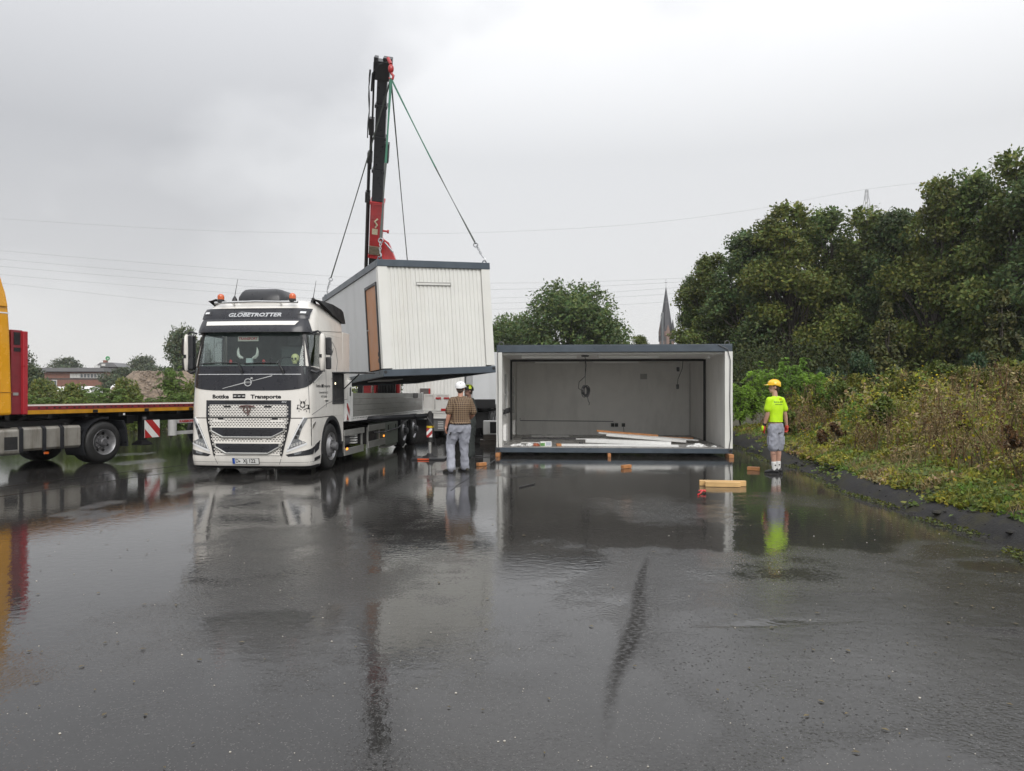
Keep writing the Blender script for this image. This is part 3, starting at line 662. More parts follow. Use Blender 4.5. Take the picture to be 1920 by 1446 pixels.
# --- black front panels
def hood_rows():
    rr = []
    for i in range(9):
        z = 1.70+.49*i/8; e = us(.16, z); zz = []
        rr.append([((-e+2*e*j/40), z+(.095*(abs(-1+2*j/40))**6*(1-i/8))) for j in range(41)])
    return rr
slab(hood_rows(), .008, .02, 'front_panel', M_anth, TRK)
slab([[(ux(-1.06, 2.02)+2*ux(1.06, 2.02)*j/24, z) for j in range(25)] for z in (2.016, 2.031)], .018, .02, 'trim_line', M_silver, TRK)
vt = MB()
for x0, x1, z in ((-.60, -.36, 2.142), (.36, .60, 2.142), (-.72, -.26, 2.068), (.28, .74, 2.068)): slab(fr(x0, x1, z, z+.022, 4, 1), .0115, .01, mb=vt)
vt.build('air_vent', M_ink, TRK)
fj = MB()
for x in (-1.0, .62, -.62, 1.0): slab([[(ux(x, z)+.006*j, z) for j in range(2)] for z in (1.74, 1.9, 2.01)], .0105, .006, mb=fj)
fj.build('panel_joint', M_ink, TRK)
em = MB(); 
for k in range(24):
    a0, a1 = 2*PI*k/24, 2*PI*(k+1)/24
    fpoly([(math.cos(a)*r0, 1.862+math.sin(a)*r0) for a, r0 in ((a0, .062), (a1, .062), (a1, .080), (a0, .080))], .022, None, None, None, .012, em)
fpoly([(.052, 1.93), (.095, 1.965), (.095, 1.915), (.082, 1.93)], .022, None, None, None, .012, em)
fpoly([(.046, 1.925), (.095, 1.965), (.055, 1.962)], .0225, None, None, None, .01, em)
for a, b in (((-.53, 1.735), (-.075, 1.845)), ((.075, 1.882), (.49, 1.985))): fpoly([a, b, (b[0], b[1]+.02), (a[0], a[1]+.010)], .018, None, None, None, .01, em)
fpoly([(-.068, 1.847), (.068, 1.847), (.068, 1.879), (-.068, 1.879)], .020, None, None, None, .008, em)
eo = em.build('emblem', M_chrome, TRK)
text('VOLVO', .030, front_fn(.023, 0, 1.862), M_ink, eo, bold=.001)
# wipers
wp = MB()
for x0, x1 in ((-1.02, -.22), (-.10, .62)):
    wp.tube([S(ux(x0, 2.23), 2.235, .03), S(ux((x0+x1)/2, 2.24), 2.255, .035), S(ux(x1, 2.23), 2.245, .03)], .012, 5)
    wp.tube([S(ux(x1, 2.235), 2.24, .035), S(ux(x1+.09, 2.1), 2.10, .045), S(ux(x1+.10, 2.04), 2.04, .03)], [.016, .022, .028], 6)
wp.build('wiper', M_ink, TRK)
# visor
vo = lambda u, z: np.interp(z, [2.86, 2.93, 3.0, 3.14, 3.3, 3.38], [.15, .15, .13, .06, .045, .03])*(1-.72*float(sstep(.85, 1.25, abs(u))))
slab([[(us(.36, z, -1)*(1-2*j/40), z) for j in range(41)] for z in (2.875, 2.93, 3.0, 3.10, 3.15)], vo, .04, 'sun_visor', M_anth, TRK)
slab([[(ux(-1.10, z)*(1-2*j/40), z) for j in range(41)] for z in (3.153, 3.20, 3.28, 3.34, 3.375)], lambda u, z: .045, .04, 'roof_front_panel', M_anth, TRK)
slab(rows2([(-.95, 3.015), (-.955, 3.10)], [(.90, 3.015), (.955, 3.10)], 20, 2), lambda u, z: float(vo(u, z))+.008, .02, 'visor_strip', pm('visor_white', (.78, .77, .72), .25, var=.03, coat=.4), TRK)
vj = MB()
for x in (-.72, .78): slab([[(ux(x, z)+.007*j, z) for j in range(2)] for z in (3.16, 3.25, 3.36)], .047, .006, mb=vj)
slab(fr(-.76, .86, 3.352, 3.372, 12, 1), .05, .012, mb=vj); vj.build('visor_joint', M_ink, TRK)
text('GLOBETROTTER', .105, front_fn(.049, .02, 3.232), M_silver, TRK, shear=.25, bold=.0035, sx=1.42)
sw_ = MB(); fpoly([(-.36, 3.285), (-.25, 3.30), (-.02, 3.275), (.28, 3.19), (.28, 3.185), (-.02, 3.268), (-.25, 3.292)], .048, 'lettering_swoosh', M_silver, TRK, .003)
# lettering under the panel
text('Bottke', .105, front_fn(.004, -.575, 1.575), M_ink, TRK, bold=.0045, sx=1.22)
text('Transporte', .105, front_fn(.004, .365, 1.575), M_ink, TRK, bold=.0045, sx=1.28)
ri = slab(fr(-.315, -.055, 1.545, 1.632, 4, 1), .005, .006, 'road_icon', M_ink, TRK)
for k in range(3): fpoly([(-.30+.088*k, 1.581), (-.245+.088*k, 1.581), (-.237+.088*k, 1.597), (-.292+.088*k, 1.597)], .0075, 'lane_dash', M_wht, ri, .003)
# --- grille
gr = part('grille', TRK)
slab(fr(-.875, .875, 1.168, 1.505, 12, 2), .012, .02, 'grille_frame', M_anth, gr)
slab(fr(-.48, -.02, 1.452, 1.487, 4, 1), .016, .01, 'grille_slot', M_ink, gr); slab(fr(.05, .52, 1.452, 1.487, 4, 1), .016, .01, 'grille_slot', M_ink, gr)
text('FH', .055, front_fn(.018, .735, 1.468), M_silver, gr, shear=.2, bold=.001, sx=1.4)
slab(rows2([(-.86, 1.162), (-.815, .90), (-.70, .405)], [(.86, 1.162), (.815, .90), (.70, .405)], 12, 4), .003, .01, 'grille_backing', M_ink, gr)
def lattice(inside, solid, z0, z1, off, name):
    g = MB(); pz, px_ = .0335, .0635; o6 = [(-.5, -.5), (0, -.5), (.5, -.5), (.5, .5), (0, .5), (-.5, .5)]; i6 = [(-.35, -.20), (0, -.27), (.35, -.20), (.35, .20), (0, .27), (-.35, .20)]
    r = 0; z = z0+pz/2
    while z < z1:
        k = -16
        while k < 17:
            x = (k+(.5 if r % 2 else 0))*px_
            if inside(x, z):
                sol = solid(x, z)
                O = [S(ux(x+a*px_, z+b*pz), z+b*pz, off) for a, b in o6]
                if sol: g.add(O, [(0, 1, 2, 3, 4, 5)])
                else:
                    I = [S(ux(x+a*px_, z+b*pz), z+b*pz, off) for a, b in i6]; D = [S(ux(x+a*px_, z+b*pz), z+b*pz, off-.012) for a, b in i6]
                    g.add(O+I+D, [(q, (q+1) % 6, 6+(q+1) % 6, 6+q) for q in range(6)]+[(6+q, 6+(q+1) % 6, 12+(q+1) % 6, 12+q) for q in range(6)])
            k += 1
        z += pz; r += 1
    o = g.build(name, M_white, gr); o['kind'] = 'stuff'
lattice(lambda x, z: abs(x) < .815, lambda x, z: False, 1.182, 1.43, .022, 'honeycomb')
wl = lambda z: np.interp(z, [.4, .9, 1.162], [.685, .80, .845])-.03
def sol2(x, z):
    a = abs(x)
    if 1.07 < z < 1.13 and .50 < a < .74: return True
    if z < .46 or (z < .56 and a < .33+0*(z)): return True
    if .66 < z < .80 and a > .30+.0 and abs(z-(.735+.10*(a-.35)/.35)) < .022: return True
    return False
lattice(lambda x, z: abs(x) < wl(z), sol2, .41, 1.158, .016, 'honeycomb')
MB().add([S(ux(x, z), z, .018) for x, z in ((-.62, 1.118), (-.50, 1.118), (-.50, 1.150), (-.62, 1.150), (.50, 1.118), (.62, 1.118), (.62, 1.150), (.50, 1.150))], [(0, 1, 2, 3), (4, 5, 6, 7)]).build('radar_slot', M_ink, gr)
for zt, zb, xt, xb in ((.955, .790, .755, .50), (.640, .470, .665, .43)):
    it = part('air_intake', gr)
    slab([[(-xt+2*xt*j/20, zt) for j in range(21)], [(-xt*.97+2*xt*.97*j/20, zt-.06) for j in range(21)], [(-xb+2*xb*j/20, zb) for j in range(21)]], .024, .02, 'intake_opening', M_anth, it)
    for k in range(3):
        z = zt-.045-.038*k; slab(fr(-xb*1.02, xb*1.02, z-.011, z, 10, 1), .032, .01, 'intake_slat', M_ink, it)
    b = MB(); e = [(-xt, zt+.006), (-xt*.99, zt-.062), (-xb, zb-.02), (xb, zb-.02), (xt*.99, zt-.062), (xt, zt+.006)]
    for p, q in zip(e[:-1], e[1:]): 
        nn = 10 if abs(q[0]-p[0]) > .3 else 2
        b.tube([S(ux(p[0]+(q[0]-p[0])*t, 1), p[1]+(q[1]-p[1])*t, .036) for t in np.linspace(0, 1, nn)], .018, 6)
    b.build('intake_lip', M_alu, it, True)
    slab(fr(-xt-.02, xt+.02, zt+.006, zt+.034, 14, 1), .034, .02, 'intake_brow', M_white, it)
sb = MB(); sb.tube([S(ux(-.17+.34*t, 1.38), 1.37+.03*math.sin(t*PI), .05) for t in np.linspace(0, 1, 9)], [.008, .018, .018, .014, .014, .014, .018, .018, .008], 7)
sb.tube([S(ux(x, z), z, .05) for x, z in ((.0, 1.37), (.02, 1.28), (.03, 1.21))], [.018, .012, .016], 7)
sb.tube([S(ux(.0+.07*math.cos(t), 1.33+.07*math.sin(t)), 1.33+.07*math.sin(t), .05) for t in np.linspace(0, 2*PI, 15)], .012, 5)
sb.build('grille_badge', pm('rusty_red_badge', (.10, .052, .046), .5, var=.5, scale=30), gr, True)
for x in (-.42, .42): slab(fr(x-.075, x+.075, 1.36, 1.40, 3, 1), .03, .012, 'grille_lamp', M_dark, gr)
# bumper lip and number plate
slab([[(us(.72, z, -1)*(1-2*j/40), z) for j in range(41)] for z in (.142, .17, .195)], .006, .012, 'bumper_lip', M_dark, TRK)
slab([[(us(.72, z, -1)*(1-2*j/40), z) for j in range(41)] for z in (.268, .274)], .002, .005, 'bumper_seam', pm('joint_grey', (.1, .1, .1)), TRK)
pl = slab(fr(-.30, .24, .238, .352, 6, 2), .03, .02, 'number_plate', M_wht, TRK)
slab(fr(-.298, -.252, .242, .348, 2, 1), .033, .006, 'plate_band', pm('plate_blue', (.015, .08, .42), .4), pl)
text('D', .105, front_fn(.033, -.205, .296), M_ink, pl, bold=.001, sx=.9)
fpoly([(-.155+.016*math.cos(t), .288+.018*math.sin(t)) for t in [2*PI*k/10 for k in range(10)]], .032, 'plate_seal', M_rimd, pl, .003)
text('XJ 122', .105, front_fn(.033, .045, .296), M_ink, pl, bold=.0022, sx=.88)
fpo = MB()
for a, b in (((-.30, .352), (.24, .356)), ((-.30, .234), (.24, .238)), ((-.303, .234), (-.299, .356)), ((.239, .234), (.243, .356))): fpoly([a, (b[0], a[1]), b, (a[0], b[1])], .034, None, None, None, .03, fpo)
fpo.build('plate_frame', M_ink, pl)
# side lettering and viking badge (a plain horned-helmet mark)
def side_fn(cy, cz, off=.004): return lambda x, y: S(us(cy+x, cz+y), cz+y, off)
text('Bottke', .085, side_fn(.60, 1.795), M_ink, TRK, bold=.001, sx=1.15)
text('Transporte', .085, side_fn(1.08, 1.80), M_ink, TRK, bold=.001, sx=1.15)
slab([[(us(.775+.12*j, z), z) for j in range(2)] for z in (1.765, 1.83)], .004, .006, 'road_icon', M_ink, TRK)
text('Lahnwerder Groß 22', .062, side_fn(.90, 1.66), M_ink, TRK, bold=.0006)
text('4071 Neuilben', .062, side_fn(.93, 1.575), M_ink, TRK, bold=.0006)
bdg = MB()
def bp(pts): fpoly([(1.10+(x)*.66, 1.405+z*.78) for x, z in pts], .005, None, None, None, .004, bdg)
E_ = lambda cx, cz, rx, rz, a0, a1, n=8: [(cx+rx*math.cos(R(a0+(a1-a0)*k/n)), cz+rz*math.sin(R(a0+(a1-a0)*k/n))) for k in range(n+1)]
bp(E_(-.004, .035, .065, .075, 92, 178)+[(-.035, .035), (-.012, .06)]); bp(E_(.004, .035, .065, .075, 88, 2)+[(.035, .035), (.012, .06)])
bp([(-.068, .03), (-.05, .03), (-.045, -.02), (-.008, -.035), (0, -.07), (.008, -.035), (.045, -.02), (.05, .03), (.068, .03), (.062, -.045), (.02, -.06), (0, -.085), (-.02, -.06), (-.062, -.045)])
for s_ in (-1, 1):
    bp([(s_*.055, .085), (s_*.085, .13), (s_*.088, .175), (s_*.078, .13), (s_*.047, .10)])
    bp([(s_*.13, .0), (s_*.155, .02), (s_*.15, -.03), (s_*.175, -.10), (s_*.12, -.10), (s_*.135, -.04)]); bp([(s_*.08, .01), (s_*.135, .015), (s_*.135, .0), (s_*.08, .0)])
    bp([(s_*.02, -.11), (s_*.09, -.075), (s_*.14, -.06), (s_*.085, -.095), (s_*.02, -.125)]); bp([(s_*.09, -.14), (s_*.10, -.125), (s_*.112, -.14), (s_*.10, -.175)])
bdg.build('door_badge', M_ink, TRK)
ib = MB()
for k in range(7):
    a = random.uniform(0, 6); ib.tube([S(us(1.35+.17*t+.05*math.sin(3*t+a), 2.45+.2*math.sin(a)*.5+.25*t), 2.42+.06*math.sin(a)+.26*t*(1 if k % 2 else .6), .004) for t in (0, .3, .6, 1)], [.003, .008, .006, .002], 4)
ib.build('scroll_mark', M_ink, TRK)
# roof furniture
lb = MB(); lb.tube([(-.88, .40, 3.50), (0, .36, 3.515), (.88, .40, 3.50)], .026, 8)
for x in (-.5, .5): lb.tube([(x, .385, 3.50), (x, .55, 3.44)], .018, 6)
lb.build('light_bar', M_chrome, TRK, True)
for sx in (-1, 1):
    bc = part('beacon', TRK); MB().lathe([(3.515, .07), (3.565, .07), (3.57, .065)], 16, 'z', (sx*.76, .42, 0)).build('beacon_base', M_black, bc, True)
    MB().lathe([(3.57, .066), (3.63, .070), (3.665, .058), (3.685, .03), (3.69, .0001)], 16, 'z', (sx*.76, .42, 0)).build('beacon_dome', pm('beacon_orange', (.60, .10, .012), .15, var=.15, coat=1), bc, True)
ac = MB(); ac.loft([[(x*sx_, y, z) for x, y in ((-.50, .62), (.50, .62), (.50, 1.35), (-.50, 1.35))] if False else [(a*sx_, 1.0+(b-1.0)*sy_, z) for a, b in ((-.46, .58), (-.40, .54), (.40, .54), (.46, .58), (.50, .7), (.50, 1.30), (.42, 1.42), (-.42, 1.42), (-.50, 1.30), (-.50, .7))] for z, sx_, sy_ in ((3.56, 1, 1), (3.64, .99, .97), (3.74, .90, .86), (3.80, .80, .74), (3.82, .66, .6))])
ao = ac.build('roof_air_conditioner', M_black, TRK, True)
MB().lathe([(3.815, .13), (3.83, .125), (3.832, .0001)], 18, 'z', (0, 1.0, 0)).build('fan_cover', M_ink, ao)
for x, y, hgt in ((-.56, .62, .36), (1.0, .95, .36)):
    an = part('antenna', TRK); MB().lathe([(3.48, .07), (3.60, .05), (3.66, .018), (3.67, .001)], 10, 'z', (x, y, 0)).build('antenna_base', M_ink, an, True)
    MB().tube([(x, y, 3.66), (x+.05, y+.03, 3.66+hgt)], [.008, .004], 5).build('antenna_rod', M_ink, an)
# open side locker with its hatch held up by a strut
lk = part('side_locker', TRK)
slab([[(us(1.50+.70*j/3, z), z) for j in range(4)] for z in (1.46, 1.7, 1.9, 2.07)], .004, .02, 'locker_opening', M_ink, lk)
hf = MB()
for a, b, c, d in ((1.46, 1.52, 1.42, 2.10), (2.18, 2.235, 1.42, 2.10), (1.46, 2.235, 2.07, 2.11), (1.46, 2.235, 1.41, 1.46)): slab([[(us(a+(b-a)*j/2, z), z) for j in range(3)] for z in (c, d)], .014, .02, mb=hf)
hf.build('locker_frame', M_black, lk)
MB().box(1.24, 1.98, 1.50, 2.22, 2.085, 2.11).build('locker_hatch', M_black, lk, bevel=.01)
MB().tube([(1.26, 2.18, 1.74), (1.62, 2.18, 2.08)], .014, 6).build('gas_strut', M_ink, lk)
MB().box(1.235, 1.25, 1.62, 1.66, 1.84, 1.88).build('locker_light', pm('locker_lamp', (1, .9, .6), .3, emit=2.), lk)
# --- chassis
ch = MB(); ch.box(-.45, -.36, .5, 11.2, .72, .98); ch.box(.36, .45, .5, 11.2, .72, .98)
for y in (2.6, 4, 5.5, 7, 8.8, 10.6): ch.box(-.36, .36, y, y+.12, .74, .96)
ch.box(-.8, .8, .25, 2.3, .32, 1.14); ch.box(-.25, .25, 7.6, 10, .38, .72)
ch.build('chassis', M_dark, TRK)
axl = MB()
for y in (1.41, 8.1, 9.48): axl.tube([(-1.1, y, .5), (1.1, y, .5)], .09, 10)
axl.build('axle', M_dark, TRK)
for sg in (1, -1):
    wheel(TRK, sg*1.235, 1.41, .5, .31, sg)
    for y in (8.1, 9.48): wheel(TRK, sg*1.235, y, .5, .30, sg)
    mg = MB()
    for y in (8.1, 9.48):
        A = []
        for k in range(13):
            t = PI*(1-k/12); A.append([(sg*q, y+math.cos(t)*rr, .5+math.sin(t)*rr) for q, rr in ((1.25, .555), (1.25, .57), (.9, .57), (.9, .555))])
        mg.loft(A)
    mg.build('mudguard', M_black, TRK, True)
    # side guards
    sgd = part('side_guard', TRK)
    for (y0, y1, z0, z1) in ((2.30, 3.86, .665, .80), (2.30, 3.80, .215, .375), (4.23, 5.87, .675, .83), (4.23, 5.87, .25, .42)):
        MB().box(sg*1.215, sg*1.245, y0, y1, z0, z1).build('guard_rail', M_alu, sgd, bevel=.006)
    for y0, z0, z1 in ((2.33, .376, .664), (3.74, .376, .664), (4.26, .42, .675), (5.35, .42, .675)): MB().box(sg*1.18, sg*1.214, y0, y0+.07, z0-.1, z1+.1).build('guard_post', M_alu, sgd)
    for y, z in ((2.40, .34), (5.62, .46)):
        MB().box(sg*1.246, sg*1.262, y, y+.085, z, z+.05).build('marker_light', M_amberlit, sgd)
    MB().lathe([(2.55, .0001), (2.55, .14), (3.05, .14), (3.05, .0001)], 14, 'y', (sg*1.0, 0, .53)).build('air_tank', M_rimd, TRK, True)
    bl = MB()
    for k in range(4): bl.box(sg*1.05, sg*1.2, 3.22, 3.42, .44+.06*k, .47+.06*k)
    bl.build('silencer_fin', M_wht, TRK)
    MB().box(sg*.65, sg*1.16, 4.36, 5.30, .34, .80).build('battery_box', M_dark, TRK, bevel=.02)
    tb = MB().box(sg*.75, sg*1.24, 5.91, 7.29, .20, .83).build('tool_locker', pm('locker_green_grey', (.20, .225, .19), .4, var=.1, dirt=(.12, .12, .1), stretch=(2, 2, 3)), TRK, bevel=.012)
    for y in (6.15, 7.0): MB().box(sg*1.242, sg*1.256, y, y+.05, .62, .76).build('locker_latch', M_dark, tb)
    MB().box(sg*1.05, sg*1.20, 5.9, 7.3, .13, .18).build('locker_rail', M_alu, TRK)
MB().tube([(1.26, 4.6, .62), (1.30, 5.6, .60), (1.31, 7.0, .64), (1.29, 8.4, .84), (1.27, 9.3, .92)], .022, 6).build('hose', M_cable, TRK, True)
# --- bed
bed = part('load_bed', TRK)
MB().box(-1.24, 1.24, 2.64, 10.85, 1.02, 1.06).build('bed_floor', M_alu, bed)
be = MB(); be.box(1.20, 1.262, 2.64, 10.86, .985, 1.083); be.box(-1.262, -1.20, 2.64, 10.86, .985, 1.083); be.build('bed_edge', M_wht, bed, bevel=.008)
lh = MB()
for k in range(60): lh.box(1.262, 1.2645, 2.9+.13*k, 2.96+.13*k, 1.045, 1.065)
lh.build('lashing_hole', M_ink, bed)['kind'] = 'stuff'
for sg in (1, -1):
    for k in range(4): MB().box(sg*1.225, sg*1.25, 2.86, 10.72, 1.088+k*.142, 1.226+k*.142).build('dropside_plank', M_alu, bed, bevel=.004)
    for y in (2.80, 10.73): MB().box(sg*1.19, sg*1.262, y, y+.055, 1.0, 1.68).build('corner_post', M_wht, bed, bevel=.005)
MB().box(1.252, 1.262, 9.3, 9.95, 1.50, 1.655).build('dropside_plate', M_ink, bed)
MB().box(-1.24, 1.24, 2.70, 2.76, 1.06, 2.0).build('headboard', M_alu, bed, bevel=.006)
ft = MB(); ft.box(1.20, 1.255, 2.62, 2.79, .99, 1.95); ft.box(-1.255, -1.2, 2.62, 2.79, .99, 1.95); ft.build('headboard_post', M_wht, bed, bevel=.006)
MB().prism([(2.63, 1.58), (2.72, 1.58), (2.72, 1.76), (2.675, 1.80), (2.63, 1.76)], 'x', 1.2555, 1.259).build('post_slot', M_ink, bed)
# ------------------------------------------------------------------ stabiliser of the white truck (part of the truck)
og = part('outrigger', TRK)
ob = MB(); ob.tube([(.5, 4.09, .955), (2.78, 4.09, 1.075)], .066, 4); ob.build('outrigger_beam', M_black, og)
ol = MB(); ol.lathe([(.43, .0001), (.43, .085), (1.13, .085), (1.15, .06), (1.20, .03), (1.20, .0001)], 16, 'z', (2.86, 4.09, 0)); ol.build('outrigger_leg', M_dark, og, True)
MB().lathe([(.13, .05), (.43, .05)], 12, 'z', (2.86, 4.09, 0)).build('outrigger_rod', M_chrome, og, True)
MB().lathe([(.782, .088), (.782, .096), (.83, .096), (.83, .088)], 16, 'z', (2.86, 4.09, 0)).build('yellow_band', pm('band_yellow', (.70, .48, .02), .4), og)
stripes(og, 'reflector_board', 4.0-.012, 2.79, 2.93, .55, .77, 2, 1, 'y')
MB().lathe([(.045, .0001), (.045, .20), (.065, .19), (.10, .10), (.15, .07), (.15, .0001)], 16, 'z', (2.86, 4.09, 0)).build('outrigger_foot', M_dark, og, True)
MB().box(2.45, 3.27, 3.75, 4.42, .003, .045).build('support_pad', M_black, og, bevel=.008)
MB().box(2.62, 2.90, 3.70, 3.75, .010, .04).build('pad_handle', pm('orange_rope', (.62, .10, .03), .5, var=.2), og)
MB().tube([(2.80, 4.0, 1.05), (2.95, 3.98, .85), (3.02, 4.05, .3)], .012, 5).build('stay_rod', M_ink, og)

# ------------------------------------------------------------------ loader crane on the truck's tail
CR = thing('loader_crane', 'red and black loader crane standing upright with folding boom behind the lifted container', 'crane', (-4.27, 25.55, 0))
def w2l(p): return Vector(p)-Vector((-4.27, 25.55, 0))
cb = MB(); cb.box(-1.15, 1.15, -.45, .45, .98, 1.35); cb.build('crane_base', M_dark, CR, bevel=.02)
cb = MB(); cb.loft([[(a*w_, b*w_, z) for a, b in ((-.32, -.30), (.32, -.30), (.32, .30), (-.32, .30))] for z, w_ in ((1.35, 1.25), (1.9, 1.1), (3.0, .9), (5.2, .8))]); cb.build('crane_column', M_red, CR, bevel=.03)
sg = MB(); sg.box(-.75, -.50, -.52, -.30, 1.3, 2.0); sg.box(.38, .48, -.55, -.35, 1.35, 2.25); sg.box(-.40, -.32, -.55, -.40, 1.35, 2.25)
sg.build('crane_support', M_red, CR, bevel=.01)
sg = MB(); sg.box(-.27, .33, -.58, -.44, 1.5, 2.3); sg.box(-.95, -.8, -.5, -.2, 1.35, 2.1)
for k in range(6): sg.tube([(-.2+.08*k, -.6, 1.4), (-.22+.1*k, -.66, 1.8), (-.2+.08*k, -.6, 2.25)], .018, 5)
sg.build('valve_block', M_ink, CR)
P0 = at(704, 478, 25.15); P1 = at(719, 112, 21.3); D = (P1-P0); LEN = D.length; D.normalize()
xa = (Vector((1, 0, 0))-D*D.x).normalized(); ya = D.cross(xa)
BM = Matrix(((xa.x, ya.x, D.x, P0.x+4.27), (xa.y, ya.y, D.y, P0.y-25.55), (xa.z, ya.z, D.z, P0.z), (0, 0, 0, 1)))
la = MB()    # main arm from the column up to the elbow
top = w2l(P0)
la.tube([(.05, .1, 4.6), (.02, 0, 5.4), (top.x+.25, top.y+.12, top.z-.15)], [.34, .30, .22], 4); la.build('main_arm', M_red, CR)
bo = MB(); bo.box(-.20, .20, -.17, .17, -1.15, -.02, BM); bo.build('boom_heel', M_ink, CR, bevel=.02)
bo = MB(); bo.box(-.205, .205, -.18, .18, .0, 1.95, BM); bo.box(-.23, .23, -.20, .20, 1.88, 1.99, BM); bo.box(-.235, .235, -.20, .20, -.05, .06, BM); bo.build('outer_boom', M_red, CR, bevel=.015)
bz = MB(); bz.box(-.20, .21, -.235, -.185, .12, .42, BM); bz.build('boom_clamp', pm('brown_grease', (.16, .13, .09), .6, var=.4, scale=15), CR)
bz = MB(); bz.box(-.12, .06, -.195, -.182, .85, 1.05, BM); bz.build('boom_sticker', pm('sticker', (.55, .50, .35), .5, var=.35, scale=40), CR)
bz = MB(); bz.tube([BM @ Vector(p) for p in ((-.02, -.19, 1.1), (.04, -.20, 1.2), (-.04, -.20, 1.32), (.05, -.19, 1.42))], .03, 5); bz.build('boom_scroll', pm('sticker', (.5, .5, .5)), CR)
z0 = 1.96; secs = [(.175, 3.05), (.165, 4.1), (.155, 5.05), (.145, LEN-.05)]
for i, (hw, z1) in enumerate(secs):
    bo = MB(); bo.box(-hw, hw, -hw*.85, hw*.85, z0-.1, z1, BM); bo.build('inner_boom', M_black, CR, bevel=.012)
    bo = MB(); bo.box(-hw-.03, hw+.03, -hw*.85-.03, hw*.85+.03, z1-.10, z1-.005, BM); bo.build('boom_collar', M_black, CR)
    z0 = z1
hy = MB()
for x, a, b, r_ in ((-.30, -1.2, 2.1, .062), (-.31, 1.7, 3.4, .05), (-.27, 3.0, 4.4, .045), (-.25, 4.2, 6.2, .03)): hy.tube([BM @ Vector((x, -.03, a)), BM @ Vector((x, -.03, b))], r_, 8)
for x, a, b in ((-.33, 1.9, 2.25), (-.30, 3.2, 3.55), (-.28, 4.1, 4.6), (.21, 3.3, 3.9)): hy.box(x-.06, x+.08, -.13, .08, a, b, BM)
hy.build('extension_cylinder', M_ink, CR, True)
hy = MB()
for q in range(3): hy.tube([BM @ Vector((-.36-.02*math.sin(t*9+q)*1.2, -.1, 4.0+t*2.0)) for t in np.linspace(0, 1, 9)], .010, 5)
hy.build('hydraulic_hose', M_ink, CR)
eb = MB(); A = at(714, 438, 25.35); B_ = at(744, 490, 25.35); Cc = at(712, 492, 25.35)
pl_ = [w2l(A), w2l(at(721, 450, 25.35)), w2l(at(731, 457, 25.35)), w2l(B_), w2l(Cc)]
eb.prism([(p.x, p.z) for p in pl_], 'y', -.45, -.12); eb.build('elbow_link', M_red, CR, bevel=.02)
eb = MB(); q0, q1 = w2l(at(722, 456, 25)), w2l(at(738, 474, 25)); eb.tube([q0+Vector((0, -.1, 0)), q1+Vector((0, -.1, 0))], .035, 6); eb.build('elbow_rail', M_galv, CR)
eb = MB(); eb.tube([BM @ Vector((.20, -.05, .95)), BM @ Vector((.36, -.05, .95))], .035, 6); eb.tube([BM @ Vector((.36, -.05, .95)), BM @ Vector((.42, -.05, .95))], .06, 8); eb.build('boom_pin', M_red, CR, True)
hd = MB(); hd.box(-.21, .20, -.16, .16, LEN-.55, LEN-.02, BM); hd.box(-.26, -.15, -.12, .12, LEN-.2, LEN+.06, BM); hd.box(.0, .26, -.12, .12, LEN-.14, LEN+.08, BM)
hd.tube([BM @ Vector((-.3, -.1, LEN-.9)), BM @ Vector((-.28, -.12, LEN-.4)), BM @ Vector((-.1, -.15, LEN-.1)), BM @ Vector((.2, -.12, LEN))], .03, 6); hd.build('boom_head', M_ink, CR, bevel=.01)
HK = at(733, 147, 20.95); h = w2l(HK)
hk = MB(); hk.ell(h+Vector((0, 0, .27)), .085, .08, .13, 12, 8); hk.tube([h+Vector((0, 0, .4)), h+Vector((-.10, .12, .62))], .05, 8); hk.tube([h+Vector(p) for p in ((0, 0, .16), (.07, 0, .07), (.05, 0, -.02), (-.03, 0, -.03), (-.06, 0, .03))], [.035, .04, .035, .03, .012], 8)
hk.build('load_hook', M_red, CR, True)

# ------------------------------------------------------------------ container builder bits
def corr(mb, x0, x1, z0, z1, y, dy=1, pitch=.102, dep=.021, axis='x'):
    n = max(1, round((x1-x0)/pitch)); p = (x1-x0)/n; pr = []
    for k in range(n):
        a = x0+k*p; pr += [(a, 0), (a+p*.42, 0), (a+p*.54, dep), (a+p*.88, dep)]
    pr.append((x1, 0)); th = .03
    poly = [(x, y+d*dy) for x, d in pr]+[(x1, y+th*dy), (x0, y+th*dy)]
    vs = [(a, b, z0) for a, b in poly]+[(a, b, z1) for a, b in poly]; m = len(poly); k = len(pr)
    if axis == 'y': vs = [(b, a, z) for a, b, z in vs]
    fs = [(i, (i+1) % m, m+(i+1) % m, m+i) for i in range(m)]
    return mb.add(vs, fs)
def frame_beam(name, parent, *b): return MB().box(*b).build(name, M_frame, parent, bevel=.008)

LC = thing('lifted_container', 'white corrugated site container hanging in slings from the crane, brown door on its side', 'container')
LC.matrix_world = Matrix.Translation((-3.045, 17.54, 2.04)) @ Matrix.Rotation(R(26.4), 4, 'Z') @ Matrix.Rotation(R(-2.0), 4, 'X') @ Matrix.Rotation(R(-2.7), 4, 'Y')
LW, LL, LH = 2.95, 6.06, 2.80
for z0, z1, nm in ((0, .165, 'bottom_beam'), (LH-.165, LH, 'top_beam')):
    frame_beam(nm, LC, 0, LW, 0, .12, z0, z1); frame_beam(nm, LC, 0, LW, LL-.12, LL, z0, z1)
    frame_beam(nm, LC, 0, .12, .121, LL-.121, z0+.001, z1-.001); frame_beam(nm, LC, LW-.12, LW, .121, LL-.121, z0+.001, z1-.001)
cc = MB()
for x in (.06, LW-.06): cc.lathe([(-.002, .0001), (-.002, .042), (.02, .042)], 10, 'y', (x, 0, .105))
for y in (.30, LL-.3): cc.lathe([(-.002, .0001), (-.002, .045), (.02, .045)], 10, 'x', (0, y, .105))
cc.build('lifting_eye', M_ink, LC)
